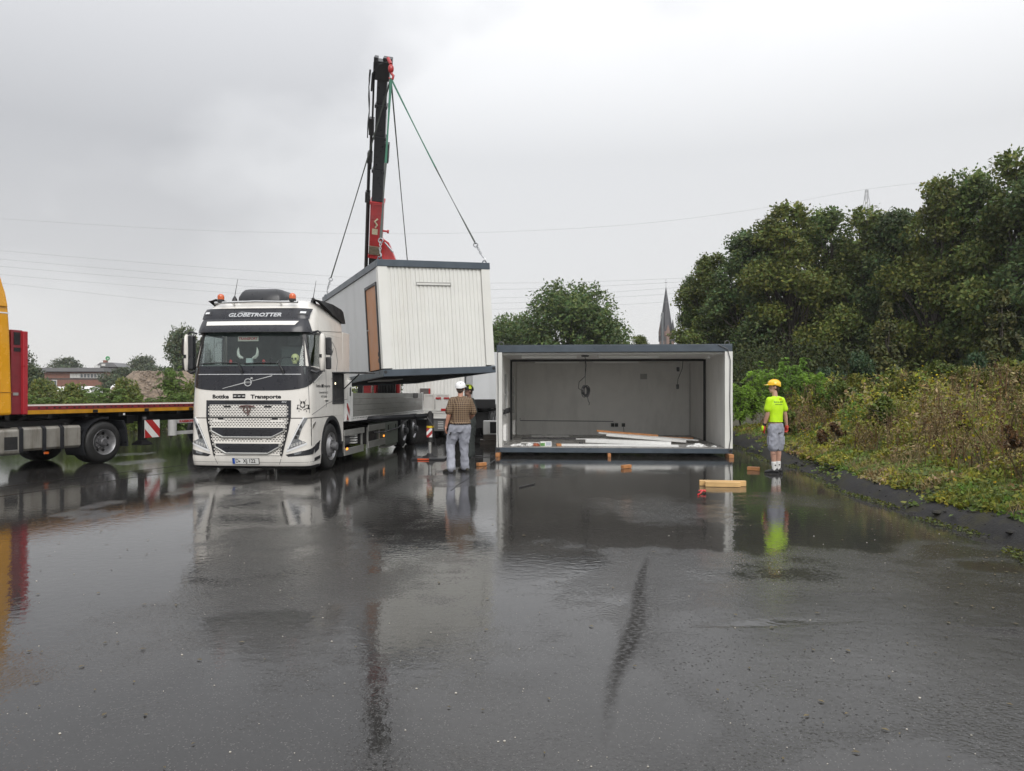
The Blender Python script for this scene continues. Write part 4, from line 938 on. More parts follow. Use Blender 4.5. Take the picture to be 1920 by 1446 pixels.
for x, y in ((.10, .10), (LW-.10, .10), (.10, LL-.10), (LW-.10, LL-.10)):
    MB().box(x-.09 if x < 1 else x-.14, x+.14 if x < 1 else x+.09, y-.085, y+.085, .19, LH-.165).build('corner_post', M_panel, LC, bevel=.006)
    MB().tube([(x+.05*math.cos(t), y, LH+.02+.05*math.sin(t)) for t in np.linspace(-.3, PI+.3, 9)], .014, 6).build('lifting_lug', M_frame, LC, True)
xs_ = [.235, .72, .96, 1.86, 2.70]
for a, b in zip(xs_[:-1], xs_[1:]):
    corr(MB(), a+.0015, b-.0015, .166, LH-.166, .045).build('wall_panel', M_panel, LC)
rl = MB(); 
for a in ((.965, 1.855, .018, .03, 2.26, 2.275), (.965, 1.855, .018, .03, 2.20, 2.213), (.955, .967, .018, .03, 2.20, 2.275), (1.853, 1.865, .018, .03, 2.20, 2.275)): rl.box(*a)
rl.build('shutter_box_trim', pm('trim_grey', (.36, .36, .34), .5), LC)
MB().box(.97, 1.85, .028, .038, 2.214, 2.26).build('shutter_box', M_panel, LC)
# long side facing the truck
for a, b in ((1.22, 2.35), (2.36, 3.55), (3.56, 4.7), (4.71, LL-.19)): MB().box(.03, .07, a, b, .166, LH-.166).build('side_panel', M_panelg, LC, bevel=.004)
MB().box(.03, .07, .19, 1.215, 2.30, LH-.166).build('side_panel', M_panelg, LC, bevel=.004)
df = MB(); df.box(-.012, .06, .205, .26, .19, 2.29); df.box(-.012, .06, 1.145, 1.21, .19, 2.29); df.box(-.012, .06, .26, 1.145, 2.225, 2.29); df.build('door_frame', M_ink, LC)
dr = MB().box(.012, .05, .262, 1.143, .195, 2.222).build('door', pm('door_brown', (.46, .225, .115), .5, var=.08, scale=3, dirt=(.36, .17, .09), dirt_amt=.4, stretch=(4, 4, .5)), LC)
MB().tube([(-.0, 1.02, 1.2), (-.05, 1.02, 1.2), (-.05, .90, 1.2)], .012, 6).build('door_handle', M_galv, dr)
for z in (.35, .5): MB().box(-.02, .012, .255, .29, z, z+.10).build('hinge', M_ink, dr)
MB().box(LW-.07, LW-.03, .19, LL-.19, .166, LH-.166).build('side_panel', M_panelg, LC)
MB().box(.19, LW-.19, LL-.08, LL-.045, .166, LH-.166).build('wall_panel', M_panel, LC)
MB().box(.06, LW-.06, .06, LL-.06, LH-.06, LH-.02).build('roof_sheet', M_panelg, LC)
MB().box(.121, LW-.121, .121, LL-.121, .10, .15).build('floor_sheet', pm('underside_sheet', (.10, .105, .105), .5, var=.25, dirt=(.05, .05, .05), stretch=(1, 1, 1)), LC)
for k in range(9): MB().box(.122, LW-.122, .55+.6*k, .62+.6*k, .02, .10).build('floor_joist', M_dark, LC)
MB().box(.5, 1.2, 2.2, 3.2, -.0, .018).build('underside_plate', M_alu, LC)

# slings from the hook to the four corners
m_gr = pm('green_webbing', (.012, .105, .060), .6, var=.2, scale=30); m_gd = pm('soiled_webbing', (.055, .062, .055), .7, var=.3, scale=30)
bpy.context.view_layer.update()
for (x, y, wd, m, lab, mid) in ((LW-.10, .10, .045, m_gr, 'green webbing sling from the hook to the lifted container\'s right front corner', m_gd), (.10, .10, .040, m_gr, 'green and grey sling hanging in front of the red crane boom', m_gd), (.10, LL-.10, .030, m_gd, 'thin grey sling slanting down to the left, ending above the truck cab', None), (LW-.10, LL-.10, .022, m_gd, 'thin grey sling dropping behind the lifted container\'s roof edge', None)):
    e_ = LC.matrix_world @ Vector((x, y, LH+.07)); dv = (e_-HK); s_end = e_-dv.normalized()*.55
    sl = thing('lifting_sling', lab, 'sling', HK, group='slings carrying the lifted container')
    rel = s_end-HK; k = .55 if mid else 1.0
    wv = MB(); n_ = 14; wv.tube([rel*(t*k)+Vector((.0, 0, -.06*math.sin(t*k*PI))) for t in np.linspace(0, 1, n_)], [wd*(.8+.2*math.cos(t*5)) for t in np.linspace(0, 1, n_)], 8, flat=.35)
    wv.build('webbing', m, sl)
    if mid:
        wv = MB(); wv.tube([rel*(k+t*(1-k))+Vector((.0, 0, -.06*math.sin((k+t*(1-k))*PI))) for t in np.linspace(0, 1, n_)], [wd*(.62+.25*math.cos(t*6+.7)) for t in np.linspace(0, 1, n_)], 8, flat=.35)
        wv.build('webbing', mid, sl, label='dirty grey lower half of the sling')
    cn = MB(); cn.tube([rel+Vector((.055*math.cos(t), 0, -.03+.055*math.sin(t))) for t in np.linspace(0, 2*PI, 12)], .016, 6)
    u = dv.normalized(); sd = u.cross(Vector((0, 1, 0))).normalized()
    for q in range(5):
        c = rel+u*(.10+.065*q); ax = sd if q % 2 else Vector((0, 1, 0))
        cn.tube([c+u*(.045*math.cos(t))+ax*(.024*math.sin(t)) for t in np.linspace(0, 2*PI, 9)], .010, 5)
    hb = rel+u*.42; cn.tube([hb, hb+u*.05+sd*.03, hb+u*.11+sd*.035, hb+u*.14, hb+u*.11-sd*.045], [.018, .02, .02, .016, .006], 6)
    cn.build('chain_hook', M_galv, sl, True)

# ------------------------------------------------------------------ the open double container
def opening(sgn): pass
OC = thing('open_container', 'white office container with its whole long front open, standing on timber blocks', 'container', (-.406, 19.45, 0), -R(4.3))
OW, OD, zb, zt = 6.08, 2.95, .095, 2.90
frame_beam('floor_beam', OC, 0, OW, 0, .12, zb, zb+.13); frame_beam('roof_beam', OC, 0, OW, 0, .14, zt-.18, zt)
for x0 in (0, OW-.12):
    frame_beam('floor_beam', OC, x0, x0+.12, .121, OD, zb+.001, zb+.13); frame_beam('roof_beam', OC, x0, x0+.12, .141, OD, zt-.18, zt-.001)
for x in (.05, OW-.05): MB().lathe([(-.003, .0001), (-.003, .04), (.02, .04)], 10, 'y', (x, 0, zb+.065)).build('lifting_eye', M_ink, OC)
for x0, x1 in ((-.005, .145), (OW-.19, OW+.005)): MB().box(x0, x1, -.004, .16, zb+.131, zt-.181).build('corner_post', M_panel, OC, bevel=.005)
fl = MB().box(.01, OW-.01, .0, OD, zb+.131, zb+.145).build('floor', M_floor, OC)
MB().box(.02, OW-.02, .141, OD, zt-.23, zt-.185).build('ceiling', M_inner, OC); MB().box(.0, OW, .0, OD, zt+.001, zt+.015).build('roof_sheet', M_frame, OC)
for (a, b) in ((.165, .95), (2.05, OD-.03)): MB().box(.05, .13, a, b, zb+.146, zt-.23).build('side_panel', M_inner, OC)
for (a, b) in ((.165, 1.35), (1.355, OD-.03)): MB().box(OW-.13, OW-.05, a, b, zb+.146, zt-.23).build('side_panel', M_inner, OC)
MB().box(-.02, .05, .165, OD, zb+.14, zt-.185).build('outer_cladding', M_panel, OC); MB().box(OW-.05, OW+.0, .165, OD, zb+.14, zt-.185).build('outer_cladding', M_panel, OC)
def window(par, x, y0, y1, z0, z1):
    wf = MB(); wf.box(x, x+.06, y0, y0+.06, z0, z1); wf.box(x, x+.06, y1-.06, y1, z0, z1); wf.box(x, x+.06, y0+.06, y1-.06, z0, z0+.06); wf.box(x, x+.06, y0+.06, y1-.06, z1-.06, z1); wf.box(x+.005, x+.055, y0+.06, y1-.06, (z0+z1)/2-.02, (z0+z1)/2+.03)
    o = wf.build('window', M_wht, par); MB().box(x+.02, x+.03, y0+.06, y1-.06, z0+.06, z1-.06).build('pane', pm('dusk_glass', (.05, .06, .065), .06, coat=.5), o)
    MB().box(x+.06, x+.09, y1-.09, y1-.06, (z0+z1)/2-.02, (z0+z1)/2+.10).build('window_handle', M_wht, o)
for z0, z1 in ((zb+.146, .95), (2.25, zt-.23)): MB().box(.05, .13, .95, 2.05, z0, z1).build('side_panel', M_inner, OC)
window(OC, .06, .95, 2.05, .95, 2.25)
def radiator(par, y0, y1, z0, z1, x=.132):
    rd = MB(); n = int((y1-y0)/.045)
    for k in range(n): rd.box(x+.02, x+.075, y0+k*.045, y0+k*.045+.036, z0, z1)
    rd.box(x, x+.02, y0, y1, z0+.02, z1-.02); rd.build('radiator', M_wht, par)
radiator(OC, .55, 1.15, .36, .80)
lampm = pm('lamp_housing', (.82, .82, .80), .4, var=.03)
for x0, x1, y in ((.62, 2.10, .55), (2.70, 4.28, .55)): MB().box(x0, x1, y, y+.16, zt-.31, zt-.232).build('ceiling_light', lampm, OC, bevel=.01)
RC = thing('rear_container', 'second container joined behind the open one, seen through it as grey back wall', 'container', Matrix.Rotation(-R(4.3), 4, 'Z') @ Vector((0, OD+.06, 0))+Vector((-.406, 19.45, 0)), -R(4.3))
frame_beam('floor_beam', RC, 0, OW, OD-.12, OD, zb, zb+.13); frame_beam('roof_beam', RC, 0, OW, OD-.12, OD, zt-.18, zt)
for x0 in (0, OW-.12): frame_beam('floor_beam', RC, x0, x0+.12, 0, OD-.121, zb, zb+.13); frame_beam('roof_beam', RC, x0, x0+.12, 0, OD-.121, zt-.18, zt)
MB().box(.01, OW-.01, 0, OD-.1, zb+.131, zb+.145).build('floor', M_floor, RC)
MB().box(.02, OW-.02, 0, OD-.1, zt-.23, zt-.185).build('ceiling', M_inner, RC); MB().box(0, OW, 0, OD, zt+.001, zt+.015).build('roof_sheet', M_frame, RC)
xs_ = [.14, 1.95, 3.75, OW-.14]
for a, b in zip(xs_[:-1], xs_[1:]): MB().box(a, b-.012, OD-.16, OD-.125, zb+.146, zt-.23).build('back_panel', M_inner, RC)
MB().box(.02, OW-.02, OD-.12, OD-.02, zb+.14, zt-.185).build('outer_cladding', M_panel, RC)
for x in xs_[1:3]: MB().box(x-.05, x+.04, OD-.175, OD-.1605, zb+.146, zt-.23).build('joint_cover', M_inner, RC)
MB().box(.5, 4.8, OD-.185, OD-.176, 2.19, 2.23).build('cable_duct', M_inner, RC)
for (a, b) in ((.01, .95), (1.9, OD-.165)): MB().box(.05, .13, a, b, zb+.146, zt-.23).build('side_panel', M_inner, RC)
for z0, z1 in ((zb+.146, .95), (2.25, zt-.23)): MB().box(.05, .13, .95, 1.9, z0, z1).build('side_panel', M_inner, RC)
window(RC, .06, .95, 1.9, .95, 2.25); radiator(RC, .9, 1.6, .34, .80)
MB().box(-.02, .05, .0, OD, zb+.14, zt-.185).build('outer_cladding', M_panel, RC); MB().box(OW-.05, OW, .0, OD, zb+.14, zt-.185).build('outer_cladding', M_panel, RC)
for (a, b) in ((.01, 1.4), (1.405, OD-.165)): MB().box(OW-.13, OW-.05, a, b, zb+.146, zt-.23).build('side_panel', M_inner, RC)
for x0, x1 in ((.85, 2.20), (2.65, 4.05)): MB().box(x0, x1, .75, .90, zt-.31, zt-.232).build('ceiling_light', lampm, RC, bevel=.01)
MB().box(4.30, 4.52, OD-.20, OD-.161, 2.12, 2.30).build('vent_box', pm('vent_grey', (.40, .40, .39), .5), RC)
# dark seam between the modules: posts and gaskets of the rear module's open front
sm = MB(); sm.box(.131, .19, -.055, .0, zb+.146, zt-.24); sm.box(OW-.20, OW-.131, -.055, .0, zb+.146, zt-.24); sm.box(.19, OW-.2, -.055, .0, zt-.30, zt-.231); sm.build('joint_seal', M_ink, RC)
sc = MB(); sc.tube([(.25, OD-.17, .80), (.25, OD-.172, .72), (3.4, OD-.172, .70)], .012, 5); sc.build('wall_cable', M_rimd, RC)
for x in (3.32, 3.45, 3.68): MB().box(x, x+.11, OD-.20, OD-.161, .52, .64).build('socket', M_ink, RC, bevel=.006)
MB().tube([(3.735, OD-.19, .52), (3.75, OD-.25, .35), (3.72, OD-.4, .26)], .009, 5).build('socket_cable', M_cable, RC)
# fittings of the front module
MB().lathe([(zt-.27, .09), (zt-.24, .11), (zt-.232, .0001)], 12, 'z', (2.33, .62, 0)).build('ceiling_box', M_ink, OC)
cl = MB(); cl.tube([(2.33, .62, 2.62), (2.36, .6, 2.4), (2.33, .6, 2.1), (2.17, .6, 1.95), (2.15, .6, 1.78), (2.28, .6, 1.70)], .010, 5); cl.tube([(2.335, .62, 2.62), (2.335, .6, 1.86)], .006, 4)
cl.tube([(2.39, .6, 1.62), (2.41, .6, 1.45), (2.45, .6, 1.38), (2.43, .6, 1.33)], .009, 5); cl.build('hanging_cable', M_cable, OC)
co = MB()
for k in range(7):
    a, rz_ = random.uniform(-.25, .25), random.uniform(.10, .16)
    co.tube([(2.345+(.075+.01*k % .03)*math.sin(t)*math.cos(a)+.012*k-.04, .6+.03*math.sin(t+a)+.01*k-.03, 1.70+rz_*math.cos(t)+.012*(k % 3)) for t in np.linspace(0, 2*PI, 15)], .011, 5)
cl2 = co.build('cable_coil', M_cable, OC, True)
cd = MB(); cd.tube([(5.12, 1.9, 2.62), (5.10, 1.9, 2.35), (4.98, 1.9, 2.05), (4.96, 1.9, 1.85)], .008, 5); cd.build('loose_wire', M_cable, OC)
for x, z in ((4.98, 2.33), (4.965, 1.84)): MB().box(x-.04, x+.04, 1.86, 1.92, z-.07, z+.06).build('junction_box', M_ink, OC, bevel=.015)
tn = MB()
for k in range(14):
    a = random.uniform(0, 6); y_ = .35+.12*k; tn.tube([(.20+.05*math.sin(a+t*4), y_+.12*math.sin(t*3+a), 1.16+.08*math.sin(t*5+a)) for t in np.linspace(0, 1, 7)], .011, 4)
tn.tube([(.16, .3, 1.2), (.17, 1.0, 1.14), (.17, 2.4, 1.16)], .016, 5); tn.tube([(.19, 2.2, 1.1), (.22, 2.3, .8), (.2, 2.3, .42)], .012, 5)
tn.build('cable_tangle', M_cable, OC)
for x, pts in ((0, [(.06, -.02, 2.80), (.03, -.02, 2.74), (.045, -.02, 1.8), (.04, -.018, .6), (.055, -.02, .2)]), (1, [(5.72, -.02, 2.89), (5.95, -.03, 2.78), (6.02, -.03, 2.5), (6.01, -.02, 1.4), (6.03, -.02, .5), (5.98, -.03, .16)])):
    MB().tube(pts, .011, 5).build('front_cable', M_rimd, OC)
for x in (.12, OW-.12): MB().tube([(x+.06*math.cos(t), .07, zt+.04+.06*math.sin(t)) for t in np.linspace(-.4, PI+.4, 9)], .012, 5).build('lifting_lug', M_rimd, OC)
MB().box(5.55, 5.62, .5, .9, 2.57, 2.62, Matrix.Translation((0, 0, 0))).build('bracket', M_wht, OC)
def oc(x, y, z=0): return Matrix.Translation((-.406, 19.45, 0)) @ Matrix.Rotation(-R(4.3), 4, 'Z') @ Vector((x, y, z))
# blocks under the front beam
bw = [(.05, 'orange timber block under the open container\'s left front corner', .055), (2.93, 'orange timber block under the middle of the open container\'s front beam', .04), (6.0, 'orange timber block under the open container\'s right front corner', .06)]
for x, lab, hw in bw:
    o = MB().box(-hw, hw, -.28, .22, 0, .092).build('timber_block', M_woodr, bevel=.006); o.location = oc(x, .02); o.rotation_euler.z = -R(4.3); tag(o, lab, 'timber block', 'timber blocks carrying the container')
for y in (2.9, 5.6):
    for x in (.1, 2.93, 5.95):
        o = MB().box(-.06, .06, -.25, .25, 0, .092).build('timber_block', M_woodr); o.location = oc(x, y); o.rotation_euler.z = -R(4.3); tag(o, {2.9: 'dark-shaded timber block midway under the joined containers, ', 5.6: 'timber block at the back edge under the joined containers, '}[y]+{.1: 'left one', 2.93: 'middle one', 5.95: 'right one'}[x], 'timber block', 'rear timber blocks under the container')
# rail seen above the roof
ra = thing('roof_ladder', 'pale ladder top standing up behind the open container\'s roof edge', 'ladder', oc(1.50, 6.2))
rb = MB()
for x in (0, .30): rb.box(x, x+.03, 0, .04, 0, 3.22)
for z in np.arange(.3, 3.1, .28): rb.box(.03, .30, .005, .035, z, z+.03)
rb.build('ladder_frame', pm('ladder_alu', (.5, .49, .45), .4, metal=.3), ra)

# ------------------------------------------------------------------ loose panels and litter on the container floor
FZ = zb+.146
def plank(name, lab, cat, a, b, wd, th, m, roll=0., grp=None, steel=None):
    a, b = Vector(a), Vector(b); d = b-a; o = MB().box(0, d.length, -wd/2, wd/2, 0, th).build(name, m, bevel=.004)
    o.matrix_world = Matrix.Translation(oc(*a)) @ Matrix.Rotation(-R(4.3), 4, 'Z') @ Matrix.Rotation(math.atan2(d.y, d.x), 4, 'Z') @ Matrix.Rotation(-math.asin(d.z/d.length), 4, 'Y') @ Matrix.Rotation(roll, 4, 'X')
    return tag(o, lab, cat, grp)
M_pan = pm('white_board', (.72, .72, .70), .35, var=.03, dirt=(.5, .5, .47), dirt_amt=.3)
plank('wall_board', 'long white board lying nearest the open front of the container', 'board', (2.36, .85, FZ+.075), (4.60, .55, FZ+.02), .30, .10, M_pan)
plank('wall_board', 'low white board under the long front board on the container floor', 'board', (1.68, .45, FZ+.004), (4.75, .30, FZ+.004), .24, .05, M_pan)
plank('wall_board', 'white board sloping to the right behind the front board', 'board', (2.95, 1.75, FZ+.20), (5.15, 1.65, FZ+.03), .30, .075, M_pan)
plank('wall_board', 'thin white board lowest at the right end of the rear pile', 'board', (2.75, 2.05, FZ+.255), (5.55, 1.95, FZ+.055), .22, .035, M_pan)
plank('timber_board', 'brown timber board topmost on the rear pile in the container', 'board', (2.70, 2.2, FZ+.295), (4.45, 2.15, FZ+.165), .16, .05, M_woodr)
plank('timber_board', 'short brown board at the right of the rear pile', 'board', (4.50, 2.25, FZ+.11), (5.45, 2.2, FZ+.08), .16, .05, M_woodr)
plank('wall_board', 'small white plate resting on bits of steel left of the pile', 'board', (2.10, 1.9, FZ+.09), (2.95, 1.85, FZ+.10), .2, .02, M_pan)
plank('wall_board', 'white strip lying flat near the left window of the container', 'board', (.55, 1.5, FZ+.003), (1.15, 1.45, FZ+.003), .12, .02, M_pan)
plank('cable_duct_strip', 'long grey strip lying deep inside along the container floor', 'strip', (.45, 3.6, FZ+.003), (2.7, 3.3, FZ+.003), .10, .03, M_rimd)
plank('cable_duct_strip', 'thin pale strip lying across the container floor near the back', 'strip', (.7, 4.6, FZ+.003), (1.9, 4.7, FZ+.003), .06, .03, M_pan)
for x, y, hh, lab in ((3.0, 1.75, .12, 'small white foot propping the rear boards'), (2.75, .75, .075, 'small white foot propping the front board')):
    o = MB().box(-.035, .035, -.035, .035, 0, hh).build('support_foot', M_pan, bevel=.004); o.location = oc(x, y, FZ); tag(o, lab, 'foot')
o = MB().box(-.05, .05, -.04, .04, 0, .08).build('black_block', M_ink, bevel=.01); o.location = oc(2.22, .8, FZ); tag(o, 'small black block left of the long front board', 'block')
o = MB().box(-.06, .07, -.15, .15, .0, .06).build('timber_offcut', M_woodr, bevel=.006); o.location = oc(1.62, .45, FZ); tag(o, 'orange timber offcut at the left end of the low board', 'timber')
bx = thing('leaflet_box', 'white carton with green print on the container floor near the front', 'box', oc(1.28, .30, FZ), R(8))
MB().box(-.15, .15, -.05, .05, 0, .13).build('carton', M_pan, bx); MB().box(-.149, -.03, -.053, -.051, .01, .09).build('green_print', pm('print_green', (.10, .26, .06), .5, var=.4, scale=30), bx)
MB().box(.0, .13, -.053, -.051, .02, .11).build('grey_print', pm('print_grey', (.42, .45, .5), .5, var=.2, scale=30), bx)
def rag(name, lab, cat, x, y, sx, sy, sz, m, seed):
    b = bmesh.new(); bmesh.ops.create_icosphere(b, subdivisions=3, radius=1)
    for v in b.verts:
        q = mn.noise(v.co*2.2+Vector((seed, 0, 0)))*.55+mn.noise(v.co*5+Vector((seed, 3, 0)))*.3
        v.co = Vector((v.co.x*sx*(1+q), v.co.y*sy*(1+q), max(0, v.co.z*sz*(1+1.4*q))))
    me = bpy.data.meshes.new(name); b.to_mesh(me); b.free(); me.materials.append(m); o = link(name, me, None, oc(x, y, FZ+.004)); return tag(o, lab, cat)
rag('crumpled_foil', 'crumpled white foil on the floor near the left front post', 'foil', .55, .30, .18, .10, .055, M_pan, 1)
rag('crumpled_foil', 'smaller crumpled white foil beside the red scrap', 'foil', .86, .33, .10, .08, .06, M_pan, 5)
rag('red_scrap', 'reddish brown scrap of insulation on the container floor', 'scrap', 1.02, .36, .12, .08, .06, pm('scrap_red', (.33, .10, .05), .7, var=.4, scale=20), 9)
rag('crumpled_foil', 'crumpled white foil near the right front post of the open container', 'foil', 5.25, .35, .26, .12, .07, M_pan, 12)
rag('crumpled_foil', 'tiny white scrap right beside the right front post', 'foil', 5.68, .30, .07, .05, .035, M_pan, 15)
# ------------------------------------------------------------------ second truck and the containers behind the scene
ST = thing('second_truck', 'second truck seen from behind with black rear beam, between the bed and the open container', 'truck', (-1.98, 27.2, 0), -R(3))
MB().box(-1.28, 1.36, 0, .22, 1.10, 1.43).build('rear_beam', M_ink, ST, bevel=.015)
b = MB(); b.box(-.45, -.35, .2, 7, .7, 1.05); b.box(.35, .45, .2, 7, .7, 1.05); b.box(-1.2, 1.2, .3, 7, 1.06, 1.2); b.box(-1.1, 1.1, .4, 2, .35, .95); b.build('chassis', M_ink, ST)
for y in (1.1, 2.4):
    wheel(ST, 1.22, y, .47, .5, 1, deep=True); wheel(ST, -1.22, y, .47, .5, -1, deep=True)
tb = part('tailgate', ST)
for x0, x1, z0, z1 in ((-1.26, -.86, 1.0, 1.62), (-.84, -.30, 1.0, 1.62), (-1.26, -.30, .70, .98)):
    f_ = MB(); f_.box(x0, x1, -.05, -.02, z0, z1); f_.box(x0, x0+.05, -.07, -.05, z0, z1); f_.box(x1-.05, x1, -.07, -.05, z0, z1); f_.box(x0+.05, x1-.05, -.07, -.05, z1-.06, z1); f_.box(x0+.05, x1-.05, -.07, -.05, z0, z0+.05)
    f_.build('tailgate_frame', M_panel, tb, bevel=.005)
for x in (-.72, -.42): MB().box(x-.1, x+.1, -.085, -.072, 1.44, 1.50).build('tail_lamp', M_red, ST)
MB().box(-.62, -.45, -.08, -.02, 1.0, 1.085).build('tail_lamp', M_red, ST)
sbx = MB(); sbx.box(-1.0, -.45, -.45, -.08, .28, .70); sbx.box(-1.03, -.42, -.48, -.06, .70, .735); o = sbx.build('storage_box', pm('box_grey', (.17, .17, .17), .5, var=.12), ST, bevel=.012)
for k in range(5): MB().box(-.68, -.48, -.455, -.4505, .36+.06*k, .385+.06*k).build('box_lettering', M_wht, o)
MB().tube([(-.5, -.3, .28), (-.42, -.32, .15), (-.33, -.3, .02)], .018, 5).build('strut', M_dark, ST)
SA = thing('corrugated_container', 'pale corrugated container end behind the truck bed, under the lifted container', 'container', (-4.46, 30.3, 0))
for z0, z1 in ((.58, .76), (3.2, 3.4)): frame_beam('end_beam', SA, 0, 2.5, 0, .1, z0, z1)
for a, b_ in ((.02, .85), (.856, 1.68), (1.686, 2.36)): corr(MB(), a, b_, .761, 3.199, .02, pitch=.13).build('wall_panel', M_panel, SA)
MB().box(2.362, 2.5, .0, .12, .761, 3.199).build('corner_post', M_panel, SA)
b = MB(); b.box(0, 2.5, .12, 6, .6, 3.38); b.build('container_body', M_panel, SA)
b = MB(); b.box(.2, 2.3, .5, 5.5, .0, .57); b.build('trestle', M_dark, SA)
bx_ = MB(); bx_.box(.70, 1.12, -.06, -.0, 1.35, 1.85); bx_.build('wall_hatch', pm('hatch_grey', (.10, .085, .08), .5), SA); MB().box(1.06, 1.12, -.075, -.061, 1.35, 1.85).build('hatch_edge', M_red, SA)
SB = thing('smooth_container', 'smooth white container between the white-helmeted man and the open container', 'container', (-1.72, 30.6, 0))
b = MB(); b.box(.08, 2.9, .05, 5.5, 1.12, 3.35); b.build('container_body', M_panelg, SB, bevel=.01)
MB().box(-.17, .075, -.0, .3, .8, 3.3).build('corner_post', pm('post_grey', (.33, .335, .34), .4), SB)
b = MB(); b.box(.0, 2.9, .0, 5.5, .78, 1.115); b.build('skirt', M_rimd, SB, bevel=.04)
b = MB(); b.box(.1, 2.8, .4, 5, .0, .77); b.build('underframe', M_ink, SB)
AC_ = thing('air_conditioner', 'small white air conditioner on a pallet left of the open container', 'air conditioner', (-.93, 23.9, 0))
MB().box(0, .80, 0, .32, .31, .76).build('casing', M_wht, AC_, bevel=.02); MB().box(.22, .78, -.012, -.001, .36, .72).build('fan_grille', M_ink, AC_)
g = MB()
for k in range(7): g.box(.23, .77, -.02, -.0125, .38+.048*k, .39+.048*k)
g.build('grille_bar', M_dark, AC_)
p_ = MB()
for y in (-.1, .12, .34): p_.box(-.1, .95, y, y+.1, .0, .12)
for k in range(6): p_.box(-.1+.18*k, .03+.18*k, -.12, .46, .121, .145)
p_.box(.0, .8, .0, .3, .146, .305); p_.build('pallet', pm('wet_dark_wood', (.09, .075, .06), .5, var=.4), AC_)

# ------------------------------------------------------------------ yellow tractor unit and red flatbed trailer
YT = thing('yellow_truck', 'yellow tractor unit cut off by the left edge, with grey fuel tank', 'truck', (-10.23, 15.64, 0), -R(21))
M_yel = pm('cab_yellow', (.70, .325, .008), .25, var=.05, coat=.6, dirt=(.4, .2, .03), dirt_amt=.3, stretch=(3, 3, .7))
cbp = [(-2.75, 1.19), (-.32, 1.19), (-.33, 1.7), (-.37, 3.0), (-.40, 3.40), (-.47, 3.75), (-.56, 4.05), (-.60, 4.12), (-.62, 4.22), (-.85, 4.28), (-2.0, 4.02), (-2.5, 3.3), (-2.72, 2.1)]
MB().prism(cbp, 'x', -2.49, -.01).build('cab', M_yel, YT, bevel=.05)
MB().box(-.012, -.002, -2.6, -.40, 3.285, 3.31).build('stripe', M_wht, YT); MB().box(-.011, -.002, -2.6, -.335, 1.655, 1.67).build('panel_joint', pm('yellow_shade_joint', (.30, .13, .005), .4), YT)
b = MB(); b.prism([(-1.2, 3.42), (-.44, 3.42), (-.50, 3.72), (-.62, 4.05), (-1.2, 4.05)], 'x', -.012, .03); b.build('side_deflector', M_yel, YT, bevel=.015)
b = MB(); b.box(-.03, .0, -2.0, -1.1, 2.15, 2.95); b.build('side_window', pm('dusk_glass', (.05, .06, .065), .06), YT)
tk = MB().prism([(-.58, .46), (-.54, .42), (-.08, .42), (-.02, .47), (-.02, .88), (-.07, .925), (-.54, .925), (-.58, .88)], 'y', -.14, 1.26).build('fuel_tank', pm('dull_tank', (.33, .315, .28), .42, metal=.35, var=.12, dirt=(.12, .10, .075), dirt_amt=.8, stretch=(1, 7, .8)), YT, bevel=.015)
t2 = MB().prism([(-.58, .40), (-.54, .355), (-.06, .355), (.0, .41), (.0, .86), (-.05, .905), (-.54, .905), (-.58, .88)], 'y', -1.55, -.145).build('step_box', MATS['dull_tank'], YT, bevel=.03)
b = MB(); b.box(-.02, .002, -.50, -.22, .47, .74); b.build('step_recess', M_dark, t2); b = MB(); b.box(-.02, .012, -.50, -.22, .455, .468); b.build('step_tread', M_alu, t2)
for y in (-.19, .32, .735):
    MB().prism([(-.0, .405), (.014, .45), (.014, .895), (-.05, .945), (-.08, .945), (-.045, .925), (-.0, .88)], 'y', y, y+.085).build('tank_strap', M_black, YT)
MB().lathe([(.92, .05), (.98, .055), (.985, .0001)], 10, 'z', (-.2, 1.02, 0)).build('tank_cap', M_ink, YT)
MB().box(-.02, .012, .37, .46, .33, .38).build('marker_light', M_amber, YT)
b = MB(); b.box(-1.65, -1.55, -2, 3, .62, .95); b.box(-.95, -.85, -2, 3, .62, .95); b.box(-1.9, -.6, -1.5, 2.4, .45, .9); b.box(-2.2, -.3, -.3, 1.2, .93, 1.05); b.build('frame', M_ink, YT)
b = MB(); b.box(-1.75, -.75, 1.3, 2.5, .96, 1.14); b.tube([(-.35, -.1, .95), (-.30, .2, 1.16), (-.9, .4, 1.2)], .03, 6); b.build('fifth_wheel', M_ink, YT)
for sd, x in ((1, -.02), (-1, -2.48)):
    wheel(YT, x, 1.885, .5, .58, sd, deep=True); wheel(YT, x, -1.9, .5, .3, sd)
    mg = MB(); A = []
    for k in range(15):
        t = PI*(1.16-.72*k/14) if k < 15 else 0
        A.append([(x-sd*q, 1.885+math.cos(t)*rr, .5+math.sin(t)*rr) for q, rr in ((0, .555), (0, .585), (.6, .585), (.6, .555))])
    mg.loft(A); mg.build('mudguard', M_black, YT, True)
    b = MB(); b.prism([(2.36, .98), (2.42, 1.0), (2.50, .80), (2.545, .36), (2.50, .36), (2.46, .78)], 'x', x-sd*.6, x); b.build('mud_flap', M_black, YT)
FT_ = thing('flatbed_trailer', 'red flatbed semi-trailer with yellow side rail behind the yellow tractor', 'trailer', (-10.23, 15.64, 0), -R(21))
M_tred = pm('trailer_red', (.19, .020, .028), .38, var=.15, coat=.2, dirt=(.16, .05, .05), dirt_amt=.5, stretch=(2, 2, 1))
M_tyel = pm('trailer_yellow', (.50, .24, .012), .45, var=.2, scale=5, dirt=(.2, .10, .03), dirt_amt=.6, stretch=(1, 3, 8))
